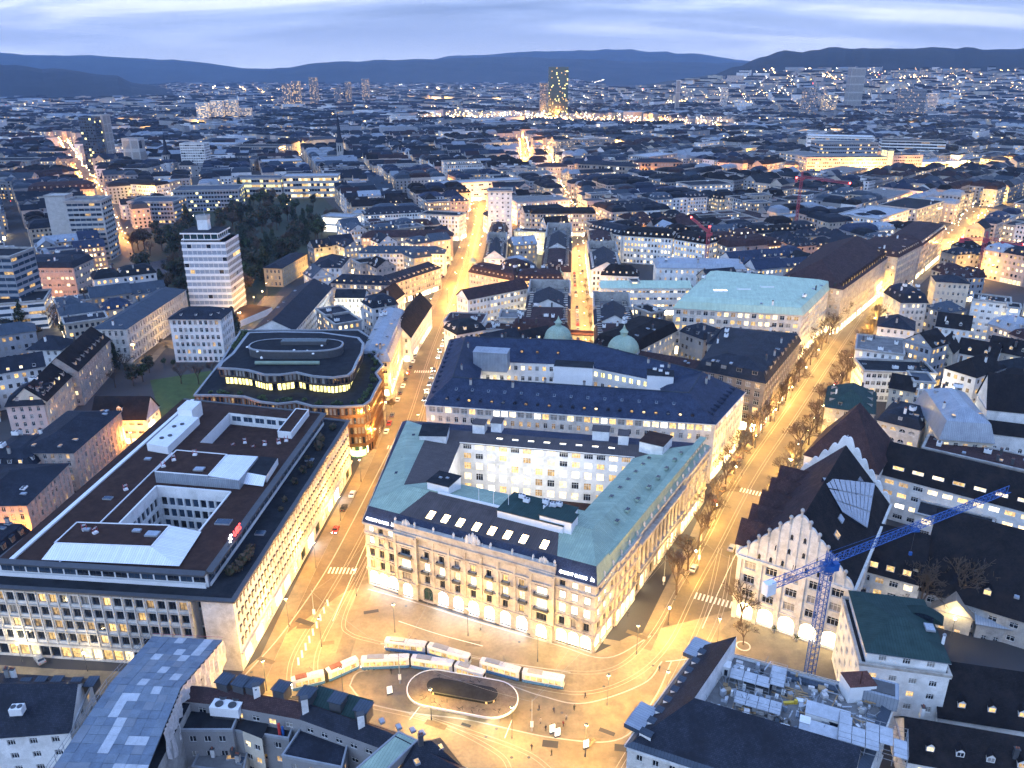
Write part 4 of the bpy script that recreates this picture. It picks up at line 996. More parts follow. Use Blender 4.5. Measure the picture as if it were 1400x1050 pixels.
def guild_hall():
    rng=random.Random(41)
    A,B=P(1010,752,21),P(1168,801,21);d=(B-A).normalized();ni=Vector((-d.y,d.x));w=(B-A).length
    dep=50;C,D=B+ni*dep,A+ni*dep;rz=math.atan2(d.y,d.x)
    root=Thing('gabled_hall','pale stone hall with scalloped gothic gable and lit arches facing the small square','building',((A+C)/2).to_3d()[:]);BUILT.append(inset([A,B,C,D],-1.5))
    wb,cb,rb,gb=MB(),MB(),MB(),MB();h=19.5
    GW={'curtain':.5,'glass_dark':.5}
    rows=[(6.6,4.1,5.2,.4,'arch',{'shop_warm':1})]+[(4.3,2.9,2.5,.9,'grid3',GW)]*3
    facade(wb,root,A,B,0,rows,'stone_pale',.7,5.6,5,True,None,.45,rng,None,'frame_white')
    facade(wb,root,B,C,0,[(6.6,2.4,3.0,1.4,'grid3',SOME)]+[(4.3,2.3,2.4,.9,'grid3',SOME)]*3,'stone_pale',.8,5.0,None,True,None,.3,rng,None,'frame_white')
    facade(wb,root,D,A,0,[(6.6,3.4,4.8,.4,'arch',{'shop_warm':.6,'lit_bright':.4})]+[(4.3,2.4,2.4,.9,'grid3',SOME)]*3,'stone_pale',.8,6.0,None,True,None,.3,rng,None,'frame_white')
    wb.poly([(*C,0),(*D,0),(*D,h),(*C,h)],'stone_pale');wb.build('wall',root)
    for a,b in((A,B),(D,A),(B,C)):
        band(cb,a,b,6.1,.4,.35,'stone_pale');band(cb,a,b,h-.3,.8,.7,'stone_pale')
    pm=MB();bar(pm,-.5,.5,0,h,-.5,.02,'stone_pale');pme=pm.mesh('pier')
    for k in range(6):p=A+d*(.7+k*(w-1.4)/5);root.inst('pier',pme,(p.x,p.y,0),rz)
    cb.build('cornice',root)
    hg=16.5;gable_wall(gb,A-ni*.25,B-ni*.25,h+.5,hg,6,'stone_pale');gb.build('front_gable',root)
    wn=MB();wn.poly([(-.35,-.05,0),(.35,-.05,0),(.35,-.05,1.2),(0,-.05,1.6),(-.35,-.05,1.2)],'glass_dark');bar(wn,-.5,.5,-.2,0,-.15,0,'stone_grey');wme=wn.mesh('gable_window')
    for z,xs in((h+5.0,(-5.0,-1.8,1.8,5.0)),(h+9.3,(-1.6,1.6)),(h+1.0,(-9,-6,-3,0,3,6,9))):
        for x in xs:p=A+d*(w/2+x)-ni*.26;root.inst('gable_window',wme,(p.x,p.y,z),rz)
    g2=MB();gable_wall(g2,D-ni*.2,C-ni*.2,h+.5,hg+1.5,6,'plaster',.8,False);g2.build('rear_gable',root)
    # main roof between the gables
    M0,M1=(A+B)/2+ni*.5,(D+C)/2;zr=h+hg-.6
    rb.slope([(*(A-d*.5+ni*.5),h),(*M0,zr),(*M1,zr),(*(D-d*.5),h)][::-1],'tile_brown');rb.slope([(*(B+d*.5+ni*.5),h),(*(C+d*.5),h),(*M1,zr),(*M0,zr)],'tile_black');rb.build('roof',root)
    # cross roofs towards the avenue
    for k in range(5):
        c=A+ni*(6.5+k*9.2);hb=MB();r_=3.6;zt=h+7.5;x=-1.6
        p0,p1=c-ni*r_+d*x,c+ni*r_+d*x;q=c+d*x;far=c+d*(w/2*.52)
        hb.poly([(*p1,h-1.5),(*p0,h-1.5),(*p0,h+1.5),(*q,zt),(*p1,h+1.5)],'stone_pale')
        hb.poly([(*p0,h-1.5),(*(p0+d*4),h-1.5),(*(p0+d*4),h+1.5),(*p0,h+1.5)],'stone_pale');hb.poly([(*(p1+d*4),h-1.5),(*p1,h-1.5),(*p1,h+1.5),(*(p1+d*4),h+1.5)],'stone_pale')
        hb.slope([(*(p0-d*.4-ni*.3),h+1.3),(*(far-ni*r_),h+1.3),(*far,zt+.1),(*(q-d*.4),zt+.1)],'tile_brown');hb.slope([(*(far+ni*r_),h+1.3),(*(p1-d*.4+ni*.3),h+1.3),(*(q-d*.4),zt+.1),(*far,zt+.1)],'tile_brown')
        hb.build('cross_roof',root)
    # glazed court roof on the far flank
    gp=[];nv=Vector((*(d*hg),0))/(w/2);kz=(zr-h)/(w/2+.5)
    for px,py in((1124,652),(1152,700),(1186,722),(1197,660)):
        z=25.0
        for _ in range(30):z=zr-kz*max(0,(P(px,py,z)-M0).dot(d))
        gp.append(Vector((*P(px,py,z+.7),z+.7)))
    NN=10;gle=MB();gle.poly([p-Vector((0,0,.15))for p in gp],'grey_metal');gle.build('glass_roof_frame',root)
    for i in range(NN):
        for j in range(3):
            def bp(s,t):return(gp[0]*(1-s)+gp[3]*s)*(1-t)+(gp[1]*(1-s)+gp[2]*s)*t
            e=.012;g_=MB();g_.poly([bp((i+.08)/NN,(j+.05)/3),bp((i+.92)/NN,(j+.05)/3),bp((i+.92)/NN,(j+.95)/3),bp((i+.08)/NN,(j+.95)/3)],'glass_pale');g_.build('roof_pane',root)
    wl=MB()
    for i in range(4):a,b=gp[i],gp[(i+1)%4];wl.poly([(b.x,b.y,b.z-1.6),(a.x,a.y,a.z-1.6),a,b],'slate')
    wl.build('glass_roof_side',root)
    for t,x,g in((.2,.5,'lit_dim'),(.35,.55,'glass_pale'),(.5,.5,'glass_blue'),(.7,.55,'glass_blue'),(.85,.55,'glass_blue')):
        p=B.lerp(C,t).lerp(A.lerp(D,t),x*.5);o=root.inst('skylight',skylight_mesh(1.8,2.6,g),(p.x,p.y,h+(zr-h)*x+.35),rz+PI/2);o.rotation_euler=(0,math.atan2(hg,w/2),rz)
    t=lettering('ZEUGHAUSKELLER',.62,'dark_metal',(*(A+d*3.5-ni*.12),6.75),rz,root=root,name='wall_lettering')
    return A,B,C,D,d,ni
GH=guild_hall()
# ------------------------------------------------------------------ white corner house with a low green roof
def white_house():
    A,B=P(1176,908,18.5),P(1299,925,18.5);d=(B-A).normalized();ni=Vector((-d.y,d.x));dep=24
    q=rect(A,B,dep);h=18.5;rng=random.Random(51);rz=math.atan2(d.y,d.x)
    W_={'curtain':.45,'glass_dark':.4,'lit_warm':.15}
    rows=[(3.6,1.6,1.5,1.2,'grid3',W_)]+[(3.5,1.6,1.5,1.0,'grid3',W_)]*4+[(.9,0,0,0,'plain',None)]
    root,f=generic('white_house','white corner house with low green metal roof beside the blue crane',q,h,5,'flat',.5,'bitumen','plaster',spacing=4.6,rows=rows,over=.35,edge='stone',cornice=.5)
    s=inset(q,[1.0,.6,1.0,1.3]);wb,rb=MB(),MB()
    for i in range(4):
        a,b=s[i],s[(i+1)%4]
        if faces_cam(a,b):facade(wb,root,a,b,h,[(2.9,1.6,1.4,.9,'grid3',W_)],'plaster',.8,4.6,None,True,None,.15,rng)
        else:wb.poly([(*a,h),(*b,h),(*b,h+2.9),(*a,h+2.9)],'plaster')
    wb.build('attic_storey',root)
    e=inset(s,-.5);c=[e[0].lerp(e[3],.5),e[1].lerp(e[2],.5)];r0,r1=c[0].lerp(c[1],.42),c[0].lerp(c[1],.58);z=h+2.9;Z=z+2.2
    v=lambda p,zz:(p.x,p.y,zz)
    rb.slope([v(e[0],z),v(e[1],z),v(r1,Z),v(r0,Z)],'bitumen_green');rb.slope([v(e[2],z),v(e[3],z),v(r0,Z),v(r1,Z)],'bitumen_green');rb.slope([v(e[1],z),v(e[2],z),v(r1,Z)],'bitumen_green');rb.slope([v(e[3],z),v(e[0],z),v(r0,Z)],'bitumen_green')
    for i in range(4):rb.poly([v(e[i],z-.2),v(e[(i+1)%4],z-.2),v(e[(i+1)%4],z),v(e[i],z)],'grey_metal')
    rb.poly([v(p,z-.2)for p in reversed(e)],'plaster');rb.build('upper_roof',root)
    for px,py in((1246,856),(1271,857)):p=P(px,py,z+1.4);root.inst('skylight',skylight_mesh(2.0,2.6,'glass_pale'),(p.x,p.y,z+1.25),rz)
    p=P(1264,840,z+1.5);db=MB()
    n=8
    for k in range(n):x0,x1=-4+k,-3+k;z0_,z1_=1.3*math.cos(x0/4*PI/2),1.3*math.cos(x1/4*PI/2);db.poly([(x0,-.9,z0_),(x1,-.9,z1_),(x1,2.5,z1_),(x0,2.5,z0_)],'bitumen_green');db.poly([(x0,-.8,-.6),(x1,-.8,-.6),(x1,-.8,z1_),(x0,-.8,z0_)],'bitumen_green' if k in(0,1,6,7)else 'glass_dark')
    root.inst('eyebrow_dormer',db.mesh('eyebrow_dormer'),(p.x,p.y,z+.9),rz+R(-18))
    p=P(1290,875,z+1);cb=MB();cb.tube((0,0,-.6),(0,0,1.6),.35,.3,'white_metal',10,True);cb.lathe((0,0,1.7),[(.45,0),(.3,.35),(0,.5)],'grey_metal',10);root.inst('flue',cb.mesh('flue'),(p.x,p.y,z+.6))
    # wall lamps at the lower corners
    return q
WH=white_house()
# ------------------------------------------------------------------ half-rebuilt block at the lower edge
def building_site():
    h=20.0;A,D=P(858,1020,h),P(958,884,h);d0=(A-D).normalized()
    Cx=P(1222,955,h);B=A+(Cx-D)
    q=ccw([A,B,Cx,D]);rng=random.Random(61)
    c=sum(q,Vector((0,0)))/4;root=Thing('building_under_repair','corner block with dark mansard and its roof opened up for building work','building',(c.x,c.y,0));BUILT.append(inset(q,-1.5))
    wb,rb,cb=MB(),MB(),MB()
    rows=[(5,2.6,3.4,.5,'plain',SHOPD)]+[(3.75,1.2,2.1,.8,'cross',SOME)]*4
    for i in range(4):
        a,b=q[i],q[(i+1)%4]
        facade(wb,root,a,b,0,rows,'stone_pale',.8,3.2,None,True,None,.3,rng,'stone_pale')
        for z,hh,dd in((4.7,.4,.4),(12,.3,.25),(h-.6,.6,.7)):band(cb,a,b,z,hh,dd,'stone_pale')
    wb.build('wall',root);cb.build('cornice',root)
    i1=inset(q,.6);i2=inset(q,[11,3.0,1.2,7.5]);zz=h+3.6
    # which edges: find the edge lying on the avenue (D-A) and the near one (A-B)
    idx={k:min(range(4),key=lambda i:((q[i]+q[(i+1)%4])/2-m).length)for k,m in(('av',(D+A)/2),('near',(A+B)/2),('east',(B+Cx)/2),('far',(Cx+D)/2))}
    ins=[0]*4;ins[idx['av']]=7.5;ins[idx['near']]=11.0;ins[idx['east']]=1.5;ins[idx['far']]=1.0
    i2=inset(q,ins);e=inset(q,-.4)
    for k in('av','near'):
        i=idx[k];j=(i+1)%4
        rb.slope([(*e[i],h+.1),(*e[j],h+.1),(*i1[j],h+.9),(*i1[i],h+.9)],'zinc_dark')
        rb.slope([(*i1[i],h+.9),(*i1[j],h+.9),(*i2[j],zz+2.4),(*i2[i],zz+2.4)],'slate')
        rb.poly([(*i2[j],h),(*i2[i],h),(*i2[i],zz+2.4),(*i2[j],zz+2.4)],'plaster')
    for k in('east','far'):
        i=idx[k];j=(i+1)%4
        rb.slope([(*e[i],h+.1),(*e[j],h+.1),(*i2[j],h+1.0),(*i2[i],h+1.0)],'zinc_dark');rb.poly([(*i2[j],h),(*i2[i],h),(*i2[i],h+1.0),(*i2[j],h+1.0)],'plaster')
    rb.slope([(*p,h+.3)for p in i2],'gravel_grey');rb.build('roof',root)
    u=(i2[(idx['far']+1)%4]-i2[idx['far']]);Dq=i2[idx['av']]if False else None
    # corner terrace bay at the near corner and the far corner
    for p,w in((P(893,990,h+.6),9),(P(965,893,h+.6),8)):
        b=MB();a_=math.atan2(d0.y,d0.x);b.box((p.x,p.y,h+.2),(w*.8,w,1.0),'zinc_dark',a_,top='zinc');b.build('corner_terrace',root)
    dd=(Cx-D).normalized();a_=math.atan2(dd.y,dd.x)
    for k in range(9):
        p=D.lerp(A,.12+k*.1)+Vector((d0.y,-d0.x))*0;root.inst('dormer',dormer_mesh(1.4,1.6,2.4,'plaster','zinc_dark','glass_dark'),(p.x+dd.x*1.2,p.y+dd.y*1.2,h+.6),math.atan2(-d0.y,-d0.x)+PI)
    Z=h+.32
    O=P(985,915,Z)
    def at(px,py,z=Z):return P(px,py,z)
    # loose building material, each a thing on the roof
    def tt(name,label,px,py,mb,rz=None,cat=None,z=Z,group='building material on the opened roof'):
        o=mb.build(name,None);p=at(px,py,z);o.location=(p.x,p.y,z);o.rotation_euler=(0,0,a_ if rz is None else rz)
        tag(o,label,cat or name.replace('_',' ').split()[-1],group);return o
    def sheet_stack(w,l,n,m):
        b=MB();
        for k in range(n):b.box((rng.uniform(-.1,.1),rng.uniform(-.1,.1),k*.12),(w,l,.1),m,rng.uniform(-.03,.03))
        return b
    def cabin(w,l,hh,m,top):
        b=MB();b.box((0,0,0),(w,l,hh),m);b.box((0,0,hh),(w+.2,l+.2,.12),top,bottom=True);b.box((w*.2,-l/2-.02,.3),(w*.3,.06,hh*.6),'glass_dark');return b
    def scaffold(w,l,hh):
        b=MB();nx,ny=max(1,int(w/2.2)),max(1,int(l/1.8))
        for i in range(nx+1):
            for j in range(ny+1):
                if 0<i<nx and 0<j<ny:continue
                b.tube((w*(i/nx-.5),l*(j/ny-.5),0),(w*(i/nx-.5),l*(j/ny-.5),hh+1),.06,.06,'grey_metal',4)
        for i in range(nx):
            for j in range(ny):
                if rng.random()<.85:b.box((w*((i+.5)/nx-.5),l*((j+.5)/ny-.5),hh),(w/nx-.12,l/ny-.1,.08),'sheet_pale',bottom=True)
        for zz_ in(hh*.5,hh,hh+.9):
            for y in(-l/2,l/2):b.tube((-w/2,y,zz_),(w/2,y,zz_),.05,.05,'grey_metal',4)
            for x in(-w/2,w/2):b.tube((x,-l/2,zz_),(x,l/2,zz_),.05,.05,'grey_metal',4)
        return b
    tt('scaffold_platform','scaffold platform with pale boards round the dark roof opening',1024,938,scaffold(8,3.2,2.2),cat='scaffold')
    tt('scaffold_platform','larger scaffold platform stepping down in front of the roof opening',1035,968,scaffold(9,3.6,1.4),cat='scaffold')
    tt('scaffold_platform','narrow scaffold platform at the opening\'s right side',1062,936,scaffold(3,6,2.2),cat='scaffold')
    tt('scaffold_platform','scaffold platform at the far lower corner of the opened roof',1190,1020,scaffold(12,7,2.4),cat='scaffold')
    b=MB();b.box((0,0,0),(5.5,3.0,1.5),'dark_metal',top='bitumen');tt('roof_opening','dark framed opening between the scaffold boards',1036,940,b,cat='opening')
    tt('site_cabin','white site cabin with rust-brown roof on the opened roof',1170,950,cabin(5.5,4.2,4.0,'white_metal','tile_red'),a_+.5,cat='cabin')
    tt('site_container','white container box near the mansard ridge',990,920,cabin(2.2,2.0,2.4,'white_metal','white_metal'),cat='container')
    tt('site_container','low white container beside the pale sacks',975,975,cabin(2.6,1.4,1.4,'white_metal','sheet_pale'),a_+.4,cat='container')
    tt('site_container','open-topped pale container in the middle of the opened roof',1130,985,cabin(8,3.6,2.0,'plaster','sheet_pale'),cat='container')
    tt('site_container','second pale container below the open-topped one',1118,1006,cabin(7,3.0,1.8,'plaster','sheet_pale'),cat='container')
    tt('site_container','small white box beside the timber pile',1099,995,cabin(1.8,1.8,2.0,'white_metal','white_metal'),cat='container')
    tt('site_container','upright white box among the pallets',1071,1005,cabin(1.5,1.5,1.9,'white_metal','white_metal'),cat='container')
    tt('site_container','upright white box with wooden lid near the tarpaulin',1048,1006,cabin(1.5,1.5,2.1,'white_metal','wood'),cat='container')
    tt('site_container','small yellow-lidded box by the scaffold foot',1021,992,cabin(1.3,1.3,1.8,'white_metal','yellow_paint'),cat='container')
    b=MB()
    for k in range(7):b.box((rng.uniform(-.4,.4),k*.35-1,k*.03),(rng.uniform(3.5,6),.22,.1),'wood',rng.uniform(-.15,.15))
    tt('timber_pile','loose pale timbers lying behind the scaffold',1090,950,b,cat='timber')
    b=MB()
    for k in range(10):b.box((0,k*.28-1.3,rng.uniform(0,.2)),(rng.uniform(2.2,3.0),.22,.12),'wood',R(80)+rng.uniform(-.2,.2))
    tt('timber_pile','stack of short brown boards left of the white container',1103,972,b,cat='timber')
    tt('timber_pile','long plank stack along the lower mansard edge',1075,1020,sheet_stack(5,1.2,5,'wood'),cat='timber')
    tt('timber_pile','second plank stack along the mansard edge, farther down',1100,1028,sheet_stack(5,1.6,6,'wood'),cat='timber')
    b=MB();b.box((0,0,0),(2.2,.5,.5),'yellow_paint',.5);b.box((1.3,.6,0),(.6,.5,1.0),'yellow_paint',.5);tt('yellow_chute','short yellow chute section lying by the timbers',1078,962,b,cat='chute')
    b=MB();b.lathe((0,0,0),[(1.5,0),(1.4,.4),(.8,.8),(0,.95)],'tarp',10);tt('sand_heap','white heap of sand under sheeting near the ridge',976,982,b,cat='heap')
    b=MB();
    for k in range(9):b.lathe((rng.uniform(-1.5,1.5),rng.uniform(-.8,.8),0),[(.55,0),(.5,.45),(0,.6)],'tarp',7)
    tt('sack_pile','pile of pale sacks behind the white container',1004,918,b,cat='sacks')
    b=MB();b.tube((0,0,0),(0,0,3.0),.12,.12,'tile_red',5,True);tt('site_pole','rusty pole standing on the cabin roof',1176,935,b,z=Z+4.1,cat='pole')
    b=MB();g=12
    for i in range(g):
        for j in range(6):
            f_=lambda i_,j_:((i_/g-.5)*5,(j_/6-.5)*2.2+.3*math.sin(i_*1.3),2.6-j_*.42+.25*math.sin(i_*1.9+j_))
            b.poly([f_(i,j),f_(i+1,j),f_(i+1,j+1),f_(i,j+1)],'tarp')
    tt('tarpaulin','pale tarpaulin hanging in folds from the scaffold',1062,988,b,cat='tarpaulin')
    b=MB();b.box((0,0,0),(10,2.2,.7),'zinc_dark');b.box((0,.6,.7),(9,.5,.3),'grey_metal');tt('steel_trough','long dark steel trough along the far parapet',1110,935,b,cat='trough')
    b=MB();b.box((0,0,0),(7,5,3),'zinc',top='zinc');b.box((0,0,3),(5.5,3.5,.2),'dark_metal');tt('lift_shaft_head','open grey lift shaft head behind the site cabin',1200,955,b,cat='shaft')
    rub=MB();rs=random.Random(8);dq=inset(i2,.8)
    for k in range(420):
        while True:
            p=Vector((rs.uniform(min(v.x for v in dq),max(v.x for v in dq)),rs.uniform(min(v.y for v in dq),max(v.y for v in dq))))
            if inside(p,dq):break
        t_=rs.random();zz_=Z+rs.choice((0,0,0,.4,1.0));m_=rs.choice(['sheet_pale','white_metal','grey_metal','wood','concrete','sheet_grey','tarp','dark_metal','sheet_pale'])
        if t_<.45:rub.box((p.x,p.y,Z),(rs.uniform(.4,1.8),rs.uniform(.3,1.2),rs.uniform(.2,1.3)),m_,a_+rs.choice((0,PI/2,rs.random())))
        elif t_<.75:rub.box((p.x,p.y,zz_),(rs.uniform(1.5,4.5),.25,.12),rs.choice(['wood','sheet_pale','grey_metal']),a_+rs.uniform(-.5,.5)+rs.choice((0,PI/2)),True)
        else:q_=p+Vector((rs.uniform(-2,2),rs.uniform(-2,2)));rub.tube((p.x,p.y,Z+.1),(q_.x,q_.y,Z+rs.uniform(.1,2.6)),.06,.06,'grey_metal',4)
    o=rub.build('building_debris');tag(o,'scattered boards, pipes and boxes littering the opened roof','debris',None,'stuff')
building_site()
# ------------------------------------------------------------------ striped white tower by the park
def striped_tower():
    a,b=P(247,331,46),P(308,331,46);q=rect(a,b,24);c=sum(q,Vector((0,0)))/4;rng=random.Random(71)
    root=Thing('striped_tower','white office tower with grey-blue window bands and a small roof pavilion','tower',(c.x,c.y,0));BUILT.append(inset(q,-2))
    core=MB();core.prism(inset(q,.25),0,46,'concrete_blue','bitumen');core.build('core',root)
    nfl=12;fh=3.75;z=46.0
    wm={}
    for k in range(nfl):
        z1=46-k*fh;bb=MB();bb.prism(q,z1-1.35,z1,'white_metal','white_metal',True);bb.build('spandrel_band',root)
        for i in range(4):
            p0,p1=inset(q,.2)[i],inset(q,.2)[(i+1)%4]
            if not faces_cam(p0,p1):continue
            ln=(p1-p0).length;n=int(ln/2.6);dd=(p1-p0).normalized();rz=math.atan2(dd.y,dd.x)
            for j in range(n):
                g='glass_pale' if i==0 else 'curtain'
                if rng.random()<.03:g='glass_dark'
                if i==1 and k==2 and j>n*.4:g='lit_warm'
                if rng.random()<.012:g='lit_warm'
                p=p0.lerp(p1,(j+.5)/n);root.inst('window',win_mesh(ln/n-.1,fh-1.4,'plain',g,'white_metal'),(p.x,p.y,z1-fh+.02),rz)
    pav=MB();w=inset(q,[1.5,4.5,5.5,1.5]);pav.prism(w,46,47.0,'dark_metal','bitumen');pav.prism(inset(w,-1.2),47.0,47.5,'white_metal','white_metal',True);pav.prism(w,47.5,50.4,'glass_green',None);pav.prism(inset(w,-1.4),50.4,51.3,'white_metal','bitumen',True)
    pav.build('roof_pavilion',root)
    for i in range(4):
        a_,b_=w[i],w[(i+1)%4]
        for j in range(5):p=a_.lerp(b_,j/5);m=MB();m.box((p.x,p.y,47.5),(.35,.35,2.9),'white_metal');m.build('pavilion_post',root)
    lift=MB();p=w[0].lerp(w[1],.45).lerp(w[3].lerp(w[2],.45),.6);lift.box((p.x,p.y,51),(6,5,6.2),'white_metal');lift.box((p.x,p.y,57.2),(6.6,5.4,2.6),'concrete',top='gravel_grey');lift.build('lift_house',root)
    fl=MB();fl.tube((p.x+1,p.y,59.8),(p.x+1,p.y,64),.1,.06,'white_metal',5);fl.poly([(p.x+1,p.y,63.8),(p.x+2.6,p.y,63.5),(p.x+2.6,p.y,62.4),(p.x+1,p.y,62.6)],'crane_blue');fl.build('flag',root)
    low=MB();lq=rect(P(300,450,4),P(372,420,4),18);low.prism(lq,0,4,'white_metal','gravel_brown');lo=low.build('podium',root)
    for i in range(4):pass
striped_tower()
# ------------------------------------------------------------------ roof boarded over with sheets, lower left
def sheeted_roof():
    fl,fr=P(208,868,19.0),P(304,873,19.0);ml,mr=P(150,935,22.5),P(247,940,22.5);nl,nr=P(68,1052,22.5),P(198,1056,22.5)
    rows=[(Vector((*nl,22.0)),Vector((*nr,22.0))),(Vector((*ml,22.5)),Vector((*mr,22.5))),(Vector((*fl,18.6)),Vector((*fr,18.6)))]
    c=(V2(nl)+V2(fr))/2;root=Thing('sheeted_building','building under repair roofed over with blue-grey sheets, some of them paler','building',(c.x,c.y,0));BUILT.append(inset(ccw([nl,nr,mr,fr,fl,ml]),-1.5))
    rng=random.Random(5)
    b=MB()
    body=ccw([inset([nl,nr,fr,fl],.8)[k]for k in range(4)]);b.prism(body,0,17.5,'stone_grey','bitumen');b.build('wall',root)
    u=MB()
    for(a0,a1),(b0,b1)in zip(rows,rows[1:]):u.poly([a0-Vector((0,0,.25)),a1-Vector((0,0,.25)),b1-Vector((0,0,.25)),b0-Vector((0,0,.25))],'dark_metal')
    u.build('roof_frame',root)
    nn=8;pale={(2,6),(2,7),(2,8),(3,8),(5,9),(3,10),(4,12),(6,11),(5,14),(4,15),(2,14),(6,15),(6,16),(6,17),(3,17),(5,3),(6,3),(3,2),(3,3),(3,4),(3,5),(5,0),(6,0),(7,0)}
    r_=0
    for sgi,nr_ in((0,10),(1,8)):
        (a0,a1),(b0,b1)=rows[sgi],rows[sgi+1]
        for j in range(nr_):
            for i in range(nn):
                def bp(s,t):return a0.lerp(a1,s).lerp(b0.lerp(b1,s),t)
                lift=Vector((0,0,rng.uniform(.0,.10)));e=.0012
                pts=[bp(i/nn+e,j/nr_+e),bp((i+1)/nn-e,j/nr_+e),bp((i+1)/nn-e,(j+1)/nr_-e),bp(i/nn+e,(j+1)/nr_-e)]
                m=MB();mm='sheet_pale' if(i,r_)in pale else rng.choice(['sheet_blue','sheet_blue','sheet_grey','sheet_grey','sheet_blue','zinc'])
                top=[p+lift for p in pts];m.poly(top,mm)
                for k in range(4):m.poly([pts[k]-Vector((0,0,.08)),pts[(k+1)%4]-Vector((0,0,.08)),top[(k+1)%4],top[k]],mm)
                m.build('roof_sheet',root)
            r_+=1
    # tarpaulin down the right flank
    t=MB();line=[Vector((*mr,22.3)).lerp(Vector((*nr,22.0)),.55),Vector((*mr,22.4)),Vector((*fr,18.6))];n=44;pts=[]
    for k in range(n+1):
        s=k/n*2;i=min(1,int(s));p=line[i].lerp(line[i+1],s-i);pts.append(p)
    out=(V2(fr)-V2(fl)).normalized()
    for k in range(n):
        for j in range(6):
            def g(k_,j_):
                p=pts[k_];d=.35*math.sin(k_*1.15)*(j_/6)+.18*math.sin(k_*2.7+j_)+.2
                dep=(6.5+3.0*math.sin(k_*.22))*j_/6;return(p.x+out.x*d,p.y+out.y*d,p.z-dep)
            t.poly([g(k,j),g(k+1,j),g(k+1,j+1),g(k,j+1)],'tarp')
    t.build('tarpaulin',root,smooth=True)
    s=MB()
    for k in range(12):
        p=Vector((*nl,22)).lerp(Vector((*ml,22.5)),k/8)if k<8 else Vector((*ml,22.5)).lerp(Vector((*fl,18.6)),(k-8)/4)
        q=p-Vector((out.x,out.y,0))*.6;s.tube((q.x,q.y,0),(q.x,q.y,p.z+1.1),.07,.07,'grey_metal',4)
    for dz in(.1,1.0):
        for(a0,_),(b0,_)in zip(rows,rows[1:]):o=Vector((out.x,out.y,0))*.6;s.tube(a0-o+Vector((0,0,dz)),b0-o+Vector((0,0,dz)),.06,.06,'grey_metal',4)
    for(a0,a1)in(rows[0],):s.tube(a0+Vector((0,0,.8)),a1+Vector((0,0,.8)),.07,.07,'crane_red',4);s.tube(a0+Vector((0,0,.2)),a1+Vector((0,0,.2)),.12,.12,'red_paint',4)
    a0,a1=rows[2];s.tube(a0+Vector((0,.3,.5)),a1+Vector((0,.3,.5)),.06,.06,'crane_red',4)
    s.build('scaffold_tube',root)
sheeted_roof()
